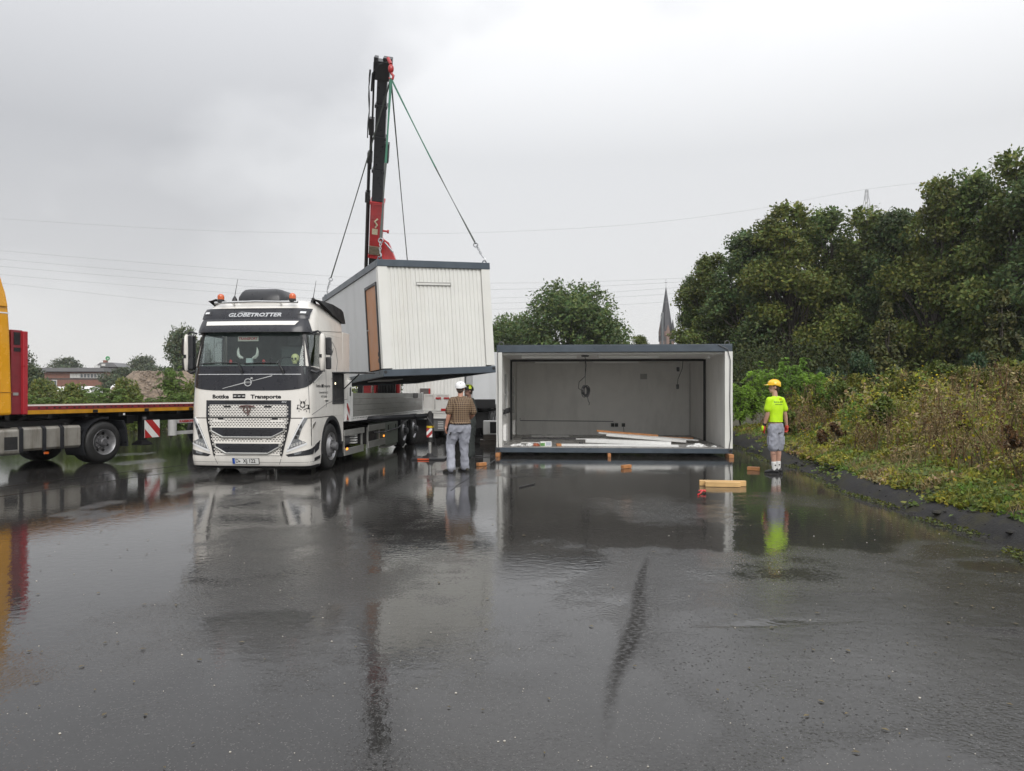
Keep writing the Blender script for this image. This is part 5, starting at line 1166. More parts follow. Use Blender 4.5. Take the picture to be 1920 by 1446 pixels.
for k in range(12): MB().box(-2.44+.2*k, -2.245+.2*k, .01, 13.0, 1.345, 1.366).build('deck_board', pm('deck_wood', (.42, .37, .31), .4, var=.25, scale=3, dirt=(.2, .17, .14), stretch=(3, .6, 3)), FT_)
for sd in (0, 1):
    x0 = -.045 if sd == 0 else -2.5
    MB().box(x0, x0+.045, 0, 13, 1.285, 1.372).build('edge_rail', M_tred, FT_, bevel=.004); MB().box(x0-.004*(sd == 1), x0+.043, .0, 13, 1.195, 1.284).build('lower_rail', M_tyel, FT_, bevel=.004)
hs = MB(); 
for k in range(42): hs.box(-.001, .0025, .22+.16*k+.02*(k % 3), .27+.16*k+.02*(k % 3), 1.315, 1.345)
for k in range(5): hs.box(-.003, .004, 1.55+1.45*k, 1.68+1.45*k, 1.20, 1.27)
hs.build('stake_pocket', M_ink, FT_)['kind'] = 'stuff'
MB().box(-2.5, -.06, -.31, -.07, 1.20, 2.97).build('headboard', M_tred, FT_, bevel=.01)
MB().box(-.085, .006, -.10, .0, 1.20, 2.95).build('headboard_post', pm('trailer_red_bright', (.36, .02, .03), .35, var=.1, coat=.3), FT_, bevel=.01)
b = MB(); b.box(-.058, -.05, -.26, -.13, 2.66, 2.92); b.box(-.058, -.05, -.26, -.12, 2.52, 2.60); b.build('headboard_slot', M_ink, FT_)
MB().box(-.057, -.045, -.28, -.17, 1.6, 1.66).build('headboard_latch', M_alu, FT_)
b = MB(); b.box(-1.65, -1.5, .2, 13, .92, 1.19); b.box(-1.0, -.85, .2, 13, .92, 1.19)
for k in range(14): b.box(-2.4, -.06, .5+.9*k, .58+.9*k, 1.10, 1.19)
b.box(-2.2, -.25, 2.7, 2.9, .9, 1.1); b.box(-.6, -.2, 5.4, 7, .55, 1.0); b.build('trailer_frame', M_ink, FT_)
for x in (-.32, -2.2):
    b = MB(); b.box(x-.07, x+.07, 3.15, 3.30, .45, 1.1); b.loft([[(x+a, 3.22+c, z) for a, c in ((-w_, -w_), (w_, -w_), (w_, w_), (-w_, w_))] for z, w_ in ((.34, .17), (.37, .17), (.46, .08))]); b.build('landing_leg', M_ink, FT_)
bd_ = stripes(FT_, 'warning_board', .012, 3.0, 3.46, .535, .975, 2, -1)
sgd = part('side_guard', FT_)
M_tw = pm('trailer_grey', (.45, .45, .44), .45, var=.08, dirt=(.25, .24, .22), dirt_amt=.5)
MB().tube([(-.02, 3.90, .55), (-.02, 3.90, .955)], .11, 12).build('guard_post', M_tw, sgd, True)
MB().box(-.04, -.005, 4.0, 7.5, .86, .955).build('guard_rail', M_tw, sgd); MB().box(-.04, -.005, 4.0, 7.5, .565, .655).build('guard_rail', M_tw, sgd)
for y in (4.62, 5.4, 6.4): MB().box(-.03, -.008, y, y+.05, .656, .859).build('guard_strut', M_rimd, sgd)
text('KASSBOHRER', .085, lambda x, y: Vector((.002, 4.12+x*1.25, .908+y)), M_red, sgd, bold=.004, align='LEFT')
MB().box(-.012, .0, 2.95, 3.06, .99, 1.06).build('plate', M_rimd, FT_)
MB().lathe([(0, .0001), (.02, .03), (.03, .03), (.035, .0001)], 8, 'x', (-.05, 2.42, 1.14)).build('marker_light', M_wht, FT_, True)
for y in (7.25, 8.55, 9.85):
    wheel(FT_, -.10, y, .5, .4, 1, deep=True); wheel(FT_, -2.4, y, .5, .4, -1, deep=True)

# ------------------------------------------------------------------ small things on the asphalt
def lie(name, lab, cat, pts_box, x, y, rz, m, grp=None, bevel=.004):
    o = MB().box(*pts_box).build(name, m, bevel=bevel); o.location = (x, y, .004); o.rotation_euler.z = rz; return tag(o, lab, cat, grp)
lie('timber_block', 'orange timber block lying right of the man in the checked shirt', 'timber block', (-.045, .045, -.125, .125, 0, .075), -.69, 16.75, R(-42), M_woodr, 'loose timber blocks')
lie('timber_block', 'orange timber block lying in front of the open container\'s middle', 'timber block', (-.045, .045, -.125, .125, 0, .075), 2.50, 16.2, R(-52), M_woodr, 'loose timber blocks')
lie('timber_block', 'orange timber block beside the shoes of the man in the yellow shirt', 'timber block', (-.045, .045, -.125, .125, 0, .075), 5.14, 15.75, R(62), M_woodr, 'loose timber blocks')
lie('timber_beam', 'longer back beam of the pair of yellow timber beams on the wet asphalt', 'timber beam', (-.39, .41, -.045, .045, 0, .095), 3.72, 13.12, R(-8), M_wood, 'pair of timber beams')
lie('timber_beam', 'shorter front beam of the pair of yellow timber beams on the wet asphalt', 'timber beam', (-.30, .30, -.045, .045, 0, .085), 3.70, 13.00, R(-8), M_wood, 'pair of timber beams')
hm_ = thing('hammer', 'red hammer lying on the wet asphalt left of the timber beams', 'hammer', (3.07, 12.05, .0), R(64)); hm_.scale = (.85, .75, .8)
b = MB(); b.tube([(-.22, 0, .022), (-.05, 0, .022), (.02, 0, .026), (.16, 0, .05)], [.022, .020, .016, .015], 8, flat=.8); b.build('hammer_handle', pm('tool_red', (.62, .025, .03), .3, coat=.4), hm_, True)
b = MB(); b.tube([(.165, -.075, .05), (.165, -.03, .052), (.165, .03, .052), (.17, .09, .045)], [.026, .020, .020, .008], 8); b.build('hammer_head', MATS['tool_red'], hm_, True)
lie('dark_stick', 'thin dark stick lying on the wet asphalt in front of the container', 'stick', (-.015, .015, -.30, .30, 0, .02), .27, 13.1, R(-28), M_dark)
cbm = MB(); cbm.tube([(-.95, 19.3, .02), (-.55, 19.1, .02), (-.43, 19.35, .02), (-.42, 19.8, .3)], .012, 5); tag(cbm.build('ground_cable', M_rimd), 'grey cable curling on the ground at the container\'s left corner', 'cable')
# grit and bits of leaf on the yard
pb = MB()
for k in range(240):
    y = 2.3+6.5*random.random()**1.3; x = random.uniform(-.75, .75)*y*.98; r0 = .0025+.005*random.random()**2
    if x > float(xe(y))-.05: continue
    pb.ell((x, y, r0*.4), r0, r0*random.uniform(.6, 1), r0*.6, 6, 4)
tag(pb.build('grit', pm('pale_grit', (.42, .39, .34), .6, var=.6, scale=3), smooth=True, fix=False), kind='stuff')
db = MB()
for k in range(520):
    y = 3+19*random.random()**1.4; x = float(xe(y))-abs(random.gauss(0, .9 if y < 12 else .5))
    if k < 150: y = 2.3+7*random.random(); x = random.uniform(-.7, .7)*y
    a = random.uniform(0, 6.3); s_ = random.uniform(.008, .024); z = .006
    db.add([(x-s_*math.cos(a), y-s_*math.sin(a), z), (x+s_*.5*math.sin(a), y-s_*.5*math.cos(a), z+.004), (x+s_*math.cos(a), y+s_*math.sin(a), z), (x-s_*.5*math.sin(a), y+s_*.5*math.cos(a), z+.003)], [(0, 1, 2, 3)])
tag(db.build('leaf_litter', pm('litter', (.10, .075, .03), .5, var=.7, scale=2), fix=False), kind='stuff')

# ------------------------------------------------------------------ far buildings
m_brk = pm('brick_wall', (.22, .105, .075), .8, var=.25, scale=1.5)
m_roof = pm('roof_grey', (.16, .16, .165), .7, var=.15); m_drk = pm('dark_cladding', (.055, .050, .047), .7, var=.2)
m_wf = pm('far_window_white', (.60, .60, .58), .4); m_wg = pm('far_glass', (.10, .115, .125), .15, spec=.8)
YB = 180.
def bx3(px0, px1, py0, py1, dep, Y=YB, pad=0.):
    a, c = at(px0, py1, Y), at(px1, py0, Y); return (a.x, c.x, Y-pad, Y+dep, max(a.z, 0), c.z)
BD_ = thing('brick_building', 'long red brick building with flat grey roof and white window band beyond the hedge', 'building', (0, 0, 0))
o_ = at(82, 738, YB); BD_.location = (o_.x, YB, 0); inv = -Vector((o_.x, YB, 0))
def bp3(name, m, *a, **k):
    b = bx3(*a, **k); return MB().box(b[0]+inv.x, b[1]+inv.x, b[2]+inv.y, b[3]+inv.y, b[4], b[5]).build(name, m, BD_)
bp3('wall', m_brk, 82, 196, 698, 738, 10); bp3('roof', m_roof, 78, 200, 690, 697, 11, pad=1.2); bp3('band', m_drk, 82, 196, 709.5, 712, 10, pad=.05)
MB().box(10.5, 11.5, 3, 4, 7.9, 8.6).build('roof_vent', m_wf, BD_)
for k in range(10):
    f_ = bp3('window', m_wf, 131.5+6.4*k, 137.3+6.4*k, 700.5, 709, .2, pad=.08)
    b = bx3(132.4+6.4*k, 136.4+6.4*k, 701.5, 708.2, .1, pad=.12); MB().box(b[0]+inv.x, b[1]+inv.x, b[2]+inv.y, b[3]+inv.y, b[4], b[5]).build('pane', m_wg if k > 2 else m_wf, f_)
f_ = bp3('window', m_wf, 97, 107, 712.5, 723, .2, pad=.08); b = bx3(98, 106, 714, 722.5, .1, pad=.12); MB().box(b[0]+inv.x, b[1]+inv.x, b[2]+inv.y, b[3]+inv.y, b[4], b[5]).build('pane', m_wg, f_)
TW = thing('dark_tower_house', 'dark house block with sloping tiled roof below the green round sign', 'building', (at(181, 0, 200).x, 200, 0))
w_ = 38/1388*200
MB().box(0, w_, 0, 6, 0, 1.64+50/1388*200).build('wall', m_drk, TW)
h0 = 1.64+50/1388*200; h1 = 1.64+58/1388*200
MB().prism([(-.4, h0), (w_+.5, h0), (w_-1, h1), (1.2, h1)], 'y', -.4, 6.4).build('roof', m_roof, TW)
MB().box(1.6, 2.6, -.5, -.2, h0+.2, h0+.8).build('roof_window', m_wf, TW); MB().box(1.2, 2, 1, 2, h1, h1+.7).build('chimney', m_brk, TW)
SG = thing('round_sign', 'green round sign on a pole above the dark roof', 'sign', at(202, 738, 199)-Vector((0, 0, 1.64)))
zc = 1.64+66/1388*199
MB().lathe([(-.12, .0001), (-.12, .55), (.12, .55), (.12, .0001)], 24, 'y', (0, 0, zc)).build('sign_disc', pm('sign_green', (.045, .30, .10), .4, var=.1), SG)
MB().lathe([(-.14, .18), (-.125, .24), (-.125, .16), (-.14, .18)], 16, 'y', (.1, 0, zc-.08)).build('sign_mark', m_wf, SG)
MB().tube([(0, .05, 6), (0, .05, zc-.5)], .06, 6).build('pole', m_roof, SG)
for px0, px1, py, lab in ((78, 126, 725, 'long low white tent roof left of the other beyond the hedge'), (138, 172, 724, 'domed white tent roof right of the other beyond the hedge'), (205, 222, 720, 'small white tent roof beside the dark tree beyond the hedge')):
    a, c = at(px0, 738, 140), at(px1, 738, 140); hgt = 1.64+(738-py)/1388*140; wd = c.x-a.x; t_ = MB()
    t_.loft([[(wd*(.5+(x-.5)*s_), y*s_+2*(1-s_), z) for x, y in ((0, 0), (.25, -.2), (.5, -.3), (.75, -.2), (1, 0), (1, 4), (0, 4))] for z, s_ in ((0, 1), (hgt*.6, 1), (hgt*.85, .86), (hgt*.97, .6), (hgt, .3))])
    tt = thing('white_tent', lab, 'tent', (a.x, 140, 0), group='white tents beyond the hedge'); t_.build('tent_cover', M_wht, tt, True)
# church
CH = thing('church', 'church tower with slender dark spire and brick gables far behind the containers', 'church', (at(1250, 0, 260).x, 260, 0))
sc_ = 260/1388
def cz(py): return 1.64+(738-py)*sc_
hw = 11.5*sc_
MB().box(-hw, hw, -hw, hw, 0, cz(622)).build('tower', pm('church_brick', (.21, .135, .11), .8, var=.2, scale=1), CH)
nv = 8; b = MB(); sp = []
for z, r0 in ((cz(622), hw*1.02), (cz(612), hw*.92), (cz(585), hw*.60), (cz(537), .04)): sp.append([(r0*1.08*math.cos(2*PI*(k+.5)/nv)-.25, r0*1.08*math.sin(2*PI*(k+.5)/nv), z) for k in range(nv)])
b.loft(sp); b.build('spire', pm('slate', (.034, .034, .040), .55, var=.15), CH)
for sx in (-1, 1):
    for sy in (-1, 1):
        b = MB(); b.loft([[(sx*hw*.82+r0*math.cos(2*PI*k/6), sy*hw*.82+r0*math.sin(2*PI*k/6), z) for k in range(6)] for z, r0 in ((cz(640), .75), (cz(622), .75), (cz(600), .05))]); b.build('pinnacle', MATS['slate'], CH)
for dx, dy, rz in ((0, -hw-.1, 0), (0, hw+.1, 0), (-hw-.1, 0, 1), (hw+.1, 0, 1)):
    b = MB(); (b.prism([(-hw*.5, cz(630)), (hw*.5, cz(630)), (0, cz(610))], 'y', dy-.2, dy+.2) if rz == 0 else b.prism([(-hw*.5, cz(630)), (hw*.5, cz(630)), (0, cz(610))], 'x', dx-.2, dx+.2)); b.build('gable', MATS['church_brick'], CH)
for x in (-.9, .9): MB().box(x-.35, x+.35, -hw-.06, -hw-.01, cz(652), cz(632)).build('belfry_opening', m_drk, CH)
b = MB(); b.tube([(-.25, 0, cz(540)), (-.25, 0, cz(524))], .06, 5); b.box(-.7, .2, -.05, .05, cz(530)-.1, cz(530)+.1); b.build('cross', m_roof, CH)
MB().box(-4, 4, hw, hw+30, 0, cz(665)).build('nave', MATS['church_brick'], CH)
LP = thing('lamp_post', 'tall grey post with a small bracket, standing in front of the church spire', 'post', (at(1242, 0, 70).x, 70, 0))
zt_ = 1.64+152/1388*70
MB().lathe([(0, .14), (zt_-.5, .10), (zt_-.3, .13), (zt_-.05, .12), (zt_, .05), (zt_, .0001)], 12, 'z').build('post_shaft', pm('post_paint', (.23, .24, .25), .5, var=.1), LP, True)
b = MB(); b.tube([(0, 0, zt_-.28), (-.19, 0, zt_-.28), (-.20, 0, zt_-.7)], .02, 6); b.build('bracket', MATS['post_paint'], LP)

# pylon and overhead lines
m_pyl = pm('pylon_steel', (.42, .43, .44), .6, metal=.0, var=.1); m_wire = pm('line_wire', (.34, .345, .35), .5)
PY = thing('lattice_pylon', 'steel lattice pylon tip just showing above the right-hand trees', 'pylon', (at(1625, 0, 210).x, 210, 0))
zp = 1.64+383/1388*210; b = MB()
def leg(z): return .25+(zp-z)*.085 if z > zp-12 else 1.27+(zp-12-z)*.06
zz = [0, 8, 16, 24, 32, 38, 43, 47, 50, 53, 55.5, zp]
for sx in (-1, 1):
    for sy in (-1, 1): b.tube([(sx*leg(z), sy*leg(z), z) for z in zz], .06, 4)
for z0_, z1_ in zip(zz[:-1], zz[1:]):
    a, c = leg(z0_), leg(z1_)
    for s_ in (-1, 1):
        b.tube([(-a, s_*a, z0_), (c, s_*c, z1_)], .03, 4); b.tube([(a, s_*a, z0_), (-c, s_*c, z1_)], .03, 4); b.tube([(s_*a, -a, z0_), (s_*c, c, z1_)], .03, 4); b.tube([(s_*a, a, z0_), (s_*c, -c, z1_)], .05, 4)
for z, L_ in ((zp-19, 9), (zp-26, 11)): b.tube([(-L_, 0, z), (0, 0, z+1.6), (L_, 0, z)], .10, 4); b.tube([(-L_, 0, z), (L_, 0, z)], .10, 4)
b.build('lattice', m_pyl, PY)
def wire(lab, pts, Y=150., r=.022):
    n = len(pts); P = []
    for i in range(n-1):
        p0, p1, p2, p3 = pts[max(i-1, 0)], pts[i], pts[i+1], pts[min(i+2, n-1)]
        for q in range(8):
            t = q/8; P.append([.5*((2*p1[k])+(-p0[k]+p2[k])*t+(2*p0[k]-5*p1[k]+4*p2[k]-p3[k])*t*t+(-p0[k]+3*p1[k]-3*p2[k]+p3[k])*t**3) for k in (0, 1)])
    P.append(pts[-1]); o = MB().tube([at(x, y, Y) for x, y in P], r, 4).build('power_line', m_wire, fix=False)
    tag(o, lab, 'power line', 'overhead power lines')
wire('single high power line sagging across the sky behind the crane boom', [(-250, 392), (0, 410), (350, 431), (620, 437.5), (870, 437), (1160, 423), (1400, 395), (1625, 355), (1900, 325)], 209, .026)
wire('topmost line of the low group of wires at left', [(-250, 448), (0, 470), (300, 495), (640, 519), (925, 531), (1290, 521), (1500, 500)])
wire('second line from the top of the low group of wires at left', [(-250, 463), (0, 486), (300, 512), (610, 534), (925, 543), (1290, 528), (1500, 510)])
wire('middle line of the low group of wires at left', [(-250, 476), (18, 501), (320, 526), (630, 548), (925, 559), (1290, 538), (1500, 522)])
wire('second lowest line of the low group of wires at left', [(-250, 489), (12, 516), (320, 541), (630, 562), (925, 569), (1290, 549), (1500, 535)])
wire('lowest line of the low group of wires at left', [(-250, 506), (20, 533), (390, 572), (650, 580), (926, 580), (1155, 572), (1400, 556)])
# ------------------------------------------------------------------ vegetation
M_leaf = pm('foliage', (.05, .07, .02), .5, var=.30, scale=.6, attr='leafcol', trans=.30, spec=.2)
M_leafn = pm('foliage_near', (.05, .07, .02), .42, var=.30, scale=3, attr='leafcol', trans=.28, spec=.2)
M_bark = pm('bark', (.055, .045, .036), .85, var=.4, scale=5, bump=.8, bscale=20)
def cols(n, base, hv=.25, bv=.35):
    b = np.array(base, float)[None]; k = 1+bv*RNG.uniform(-1, 1, (n, 1)); t = hv*RNG.uniform(-1, 1, (n, 1))
    return np.clip(b*k*np.concatenate([1+t, np.ones((n, 1)), 1-.5*t], 1), .004, .9)
def crown(name, seed, r, z0, h, n, leaf, base, nl=18, sharp=.75, cone=False, droop=0., mat=None):
    global RNG
    RNG = np.random.default_rng(seed); P = []; Nn = []; Cc = []; Fc = []; lobes = []
    for k in range(nl):
        t = (k+.5)/nl+RNG.uniform(-.06, .06); t = min(max(t, .02), .97)
        prof = (1-t)**.8 if cone else math.sin(PI*min(1, t*.86+.14))**sharp
        a = RNG.uniform(0, 2*PI); rr = prof*r*(RNG.uniform(.35, .85) if not cone else RNG.uniform(.1, .6))
        lr = r*(RNG.uniform(.20, .42) if not cone else (.18+.42*prof)); lobes.append((rr*math.cos(a), rr*math.sin(a), z0+(h-z0-lr*.55)*t, lr))
    wts = np.array([l[3]**2 for l in lobes]); wts /= wts.sum(); cnt = (wts*n*1.25).astype(int)
    for (x, y, z, lr), c in zip(lobes, cnt):
        d = unit(RNG.normal(size=(c, 3))); rad = lr*np.clip(RNG.normal(.86, .20, (c, 1)), .15, 1.35)
        p = d*rad*np.array([1, 1, .78])+np.array([x, y, z])
        k = fbm(p[:, 0]*2.1/ max(lr, .4)+p[:, 2]*1.3+seed, p[:, 1]*2.1/max(lr, .4)-p[:, 2]*1.7, seed, 3) > .45
        p = p[k]; d = d[k]; m = len(p)
        nn = unit(d*.5+RNG.normal(size=(m, 3))*.75+np.array([0, 0, -droop])); P.append(p); Nn.append(nn); Fc.append(d*.8+np.array([0, 0, .55]))
        Cc.append(cols(m, np.array(base)*(1+RNG.uniform(-.22, .28)), .22, .35))
    P = np.concatenate(P); Nn = np.concatenate(Nn); Cc = np.concatenate(Cc); S_ = leaf*RNG.uniform(.6, 1.3, len(P))
    return leaf_mesh(name, P, Nn, S_, Cc, mat or M_leaf, .62, np.concatenate(Fc)), lobes
def trunk_mesh(name, h, r0, lobes, seed):
    rn = random.Random(seed); b = MB(); pts = [(rn.uniform(-.1, .1)*k, rn.uniform(-.1, .1)*k, h*k/5) for k in range(6)]
    b.tube(pts, [r0*(1-.16*k) for k in range(6)], 8)
    for (x, y, z, lr) in lobes[2:]:
        s = max(.15*h, z*rn.uniform(.35, .7)); k = min(4.9, s/h*5); i = int(k); f = k-i
        p = [pts[i][q]+(pts[i+1][q]-pts[i][q])*f for q in range(3)]
        b.tube([p, ((p[0]+x)/2+rn.uniform(-.2, .2), (p[1]+y)/2+rn.uniform(-.2, .2), (p[2]+z)/2+.2), (x, y, z)], [r0*.38, r0*.22, r0*.07], 5)
    return b.mesh(name, M_bark, True, False)
def variant(seed, r, z0, h, n, leaf, base, r0, **k):
    me, lb = crown('crown', seed, r, z0, h, n, leaf, base, **k); return me, trunk_mesh('trunk', h*.8, r0, lb, seed), r, h
def plant(v, name, lab, cat, x, y, z, r, h, rz, grp):
    t = thing(name, lab, cat, (x, y, z), rz, grp); t.scale = (r/v[2], r/v[2], h/v[3])
    link('crown' if cat == 'tree' else 'foliage', v[0], t); link('trunk' if cat == 'tree' else 'stem', v[1], t); return t
DG = (.100, .142, .040)
VT = [variant(31+k, 3.4, 1.6, 15, 40000, .125, c, .26, nl=60) for k, c in enumerate((DG, (.122, .152, .040), (.090, .130, .046), (.130, .152, .036)))]
def ptree(v, lab, px, top, Y, hw, grp, nm='broadleaf_tree', bz=0.):
    return plant(v, nm, lab, 'tree', (px-960)/1388*Y, Y, bz, hw/1388*Y, 1.64+(738-top)/1388*Y-bz, random.uniform(0, 6), grp)
G1 = 'tall dark trees behind the bank'
for i, a in enumerate([(lambda q: (q[0], q[1], q[2], q[3]*1.35, q[4]))(q) for q in [(1296, 515, 62, 34, 'lowest dark tree at the left end of the tall row, right of the church spire'), (1338, 470, 60, 58, 'dark tree second from the left end of the tall row on the right'), (1402, 428, 57, 66, 'dark tree third from the left end of the tall row on the right'),
        (1478, 375, 55, 74, 'tall dark tree left of the pylon tip with the first high crown of the row'), (1550, 388, 57, 70, 'dark tree just left of the pylon tip, crown level with its neighbour'), (1622, 384, 54, 70, 'dark tree directly under the pylon tip'),
        (1690, 388, 52, 62, 'dark tree in the dip right of the pylon tip'), (1757, 330, 48, 72, 'tall dark tree right of the dip, third from the right edge'), (1830, 318, 47, 72, 'tall dark tree second from the right edge of the photo'), (1905, 276, 44, 84, 'tallest dark tree of the row at the right edge'), (1990, 262, 41, 90, 'tall dark tree half cut off by the right edge')]]):
    ptree(VT[i % 4], a[4], *a[:4], G1)
for i, a in enumerate([(1440, 470, 66, 80, 'dark tree filling the gap behind the left third of the tall row'), (1590, 450, 66, 85, 'dark tree filling the gap behind the middle of the tall row'), (1725, 440, 60, 90, 'dark tree filling the gap behind the right third of the tall row'), (1850, 420, 56, 90, 'dark tree filling the gap behind the right end of the tall row')]):
    ptree(VT[(i+2) % 4], a[4], *a[:4], G1)
VM = variant(77, 5.2, 1.5, 12, 40000, .15, (.098, .142, .046), .3, nl=60, sharp=.5)
ptree(VM, 'broad round dark green tree behind the open container', 1072, 527, 76, 116, None)
ptree(VM, 'lower dark tree left of the broad round one, half behind the lifted container', 955, 588, 82, 75, None)
ptree(VT[1], 'small tree low between the round tree and the church', 1200, 626, 64, 36, None); ptree(VT[3], 'dark bushy tree right at the foot of the church spire', 1275, 618, 64, 24, None)
VF = variant(91, 4.5, 1, 9, 18000, .18, (.110, .138, .075), .22, nl=34, sharp=.45)  # paler leaf colour puts some distance haze into the foliage itself
for a in [(345, 614, 105, 48, 'tall loose dark tree just left of the white truck cab'), (128, 671, 215, 46, 'low dark tree mass rising over the brick building\'s roof'), (272, 668, 210, 42, 'low dark tree right of the green round sign'), (235, 690, 150, 46, 'spreading dark tree in front of the dark house, left of the gravel heap'),
          (62, 690, 62, 44, 'round dark tree at far left, right of the red headboard'), (20, 640, 78, 48, 'tree mostly hidden by the yellow cab, one branch showing right of the red headboard'), (700, 700, 120, 60, 'dark tree far behind the crane'), (205, 700, 230, 60, 'hazy tree behind the dark house'), (310, 690, 230, 70, 'hazy tree far behind the gravel heap')]:
    ptree(VF, a[4], *a[:4], 'distant trees beyond the hedge')
# climbing-plant columns, shrubs
VC = variant(55, 1.3, .1, 6, 12000, .10, (.085, .092, .032), .1, nl=22, cone=True, droop=.5, mat=M_leafn)
for a in ((1662, 562, 34, 46, 'dark ivy-covered conical tree in front of the tall row, left of its twin'), (1878, 538, 32, 52, 'dark ivy-covered conical tree near the right edge, right of its twin')):
    plant(VC, 'ivy_column', a[4], 'tree', (a[0]-960)/1388*a[2], a[2], .9, a[3]/1388*a[2], 1.64+(738-a[1])/1388*a[2]-.9, random.uniform(0, 6), 'ivy-covered conical trees')
def locust(seed, r, h, nf, base, leaf=.055):
    """feathery shrub: arching fronds with paired leaflets"""
    global RNG
    RNG = np.random.default_rng(seed); P, N_, C_, stems = [], [], [], MB()
    ns = 9
    for s in range(ns):
        a = 2*PI*s/ns+RNG.uniform(-.3, .3); lean = RNG.uniform(.15, .75)*r; hh = h*RNG.uniform(.62, 1.0)*(1-.25*lean/r); pts = [np.array([lean*math.cos(a)*t**1.4, lean*math.sin(a)*t**1.4, hh*t]) for t in np.linspace(0, 1, 6)]
        stems.tube([tuple(p) for p in pts], [.03, .027, .022, .018, .012, .006], 5); bc = np.array(base)*RNG.uniform(.75, 1.3)
        for f in range(nf//ns):
            t = RNG.uniform(.18, 1.0); k = min(4.99, t*5); i = int(k); p0 = pts[i]+(pts[i+1]-pts[i])*(k-i)
            b = RNG.uniform(0, 2*PI); L_ = RNG.uniform(.45, .85)*r*.62*(1.15-.45*t); el = RNG.uniform(.1, .75)
            d0 = np.array([math.cos(b)*math.cos(el), math.sin(b)*math.cos(el), math.sin(el)]); side = unit(np.cross(d0, [0, 0, 1.])); m = 13
            for q in range(1, m):
                u = q/(m-1); p = p0+d0*L_*u+np.array([0, 0, -.62*L_*u*u]); lw = leaf*(1.25-.7*u)
                for sg in (-1, 1):
                    P.append(p+side*sg*lw*1.15+RNG.normal(size=3)*.012); N_.append(side*sg+d0*.35+np.array([0, 0, -.25])); C_.append(bc*RNG.uniform(.75, 1.25))
    P = np.array(P); me = leaf_mesh('foliage', P, unit(np.array(N_)), np.full(len(P), leaf)*RNG.uniform(.8, 1.3, len(P)), np.clip(np.array(C_), .004, .9), M_leafn, .42)
    return me, stems.mesh('stem', M_bark, True, False), r, h
VL = [locust(5, 1.3, 2.6, 220, (.165, .275, .036)), locust(6, 1.2, 2.8, 220, (.140, .245, .040))]
VB = [variant(61, 1.2, .1, 2.2, 6500, .075, (.095, .125, .028), .05, nl=14, mat=M_leafn), variant(62, 1.2, .1, 2.2, 6500, .07, (.050, .085, .040), .05, nl=14, mat=M_leafn), variant(63, 1.4, .1, 1.6, 6500, .07, (.120, .125, .022), .05, nl=12, mat=M_leafn)]
def shrub(v, nm, lab, px, top, Y, hw, base, grp): return plant(v, nm, lab, 'shrub', (px-960)/1388*Y, Y, base, hw/1388*Y, 1.64+(738-top)/1388*Y-base, random.uniform(0, 6), grp)
G2 = 'bright feathery shrubs right of the open container'
for v, *a in ((0, 1410, 668, 25.5, 55, .7, 'bright green feathery shrub touching the open container\'s right edge'), (1, 1452, 652, 26.5, 48, .7, 'bright green feathery shrub second from the open container'), (1, 1497, 644, 27, 44, .8, 'tallest bright feathery shrub, spiky top behind the yellow helmet\'s right'), (0, 1530, 675, 25, 52, .9, 'bright feathery shrub right of the tallest one'), (0, 1388, 700, 24, 40, .6, 'low bright feathery shrub at the container\'s corner'), (1, 1560, 700, 24, 40, .9, 'low feathery shrub at the right end of the bright group')):
    shrub(VL[v], 'feathery_shrub', a[5], *a[:5], G2)
G3 = 'rounded shrubs along the top of the bank'
for v, *a in ((1, 1608, 660, 27, 40, 1.0, 'rounded blue-green shrub standing right of the bright feathery shrubs'), (2, 1605, 703, 23, 50, 1.1, 'low yellow-green vine mound in front of the blue-green shrub'), (0, 1752, 676, 25, 50, 1.0, 'light green rounded shrub in front of the trees, between the two ivy columns'), (2, 1720, 700, 22, 60, 1.1, 'yellow-green vine mound below the light green shrub'), (2, 1812, 690, 21, 60, 1.1, 'yellow-green vine mound left of the right ivy column'), (2, 1890, 676, 20, 60, 1.1, 'yellow-green vine mound at the right edge'),
                (0, 1680, 690, 26, 40, 1.0, 'loose green shrub at the foot of the left ivy column'), (1, 1835, 660, 26, 38, 1.0, 'dull green shrub left of the right ivy column'), (0, 1950, 665, 20, 60, 1.1, 'green shrub cut off by the right edge'), (1, 1545, 690, 29, 40, 1.0, 'dark green shrub behind the bright feathery group'), (0, 1575, 712, 21, 40, 1.1, 'low olive shrub right of the feathery group')):
    shrub(VB[v], 'rounded_shrub', a[5], *a[:5], G3)
G4 = 'hedge shrubs behind the flatbed trailer'
VH = [locust(15, 1.3, 2.6, 220, (.145, .200, .045)), locust(16, 1.1, 2.9, 240, (.120, .180, .050)), variant(65, 1.3, .1, 2.2, 6500, .07, (.130, .155, .044), .05, nl=14, mat=M_leafn)]
hl_ = [(62, 728, 34), (98, 730, 32), (133, 726, 33), (168, 722, 34), (203, 712, 32), (232, 716, 33), (262, 730, 31), (292, 733, 34), (322, 655, 33), (350, 700, 33), (20, 720, 33), (385, 700, 32), (118, 716, 36), (190, 704, 37), (75, 718, 37), (150, 733, 30), (340, 716, 30), (640, 722, 33), (672, 724, 33), (705, 726, 34)]
wds = ['far left, beside the red headboard', 'under the left white tent', 'left of the brown twig gap', 'under the right white tent', 'left of the dark tree\'s foot', 'below the spreading dark tree', 'in front of the gravel heap\'s left slope', 'low before the middle of the gravel heap', 'tall and spiky before the gravel heap', 'next to the white cab', 'hidden behind the red headboard', 'hidden behind the white cab', 'behind, below the brick wall\'s left half', 'behind, taller, below the dark house', 'behind, at the left end', 'in front, small, under the tents\' gap', 'in front, beside the tall spiky one', 'showing left below the lifted container', 'showing between cab and crane below the lifted container', 'hidden behind the crane']
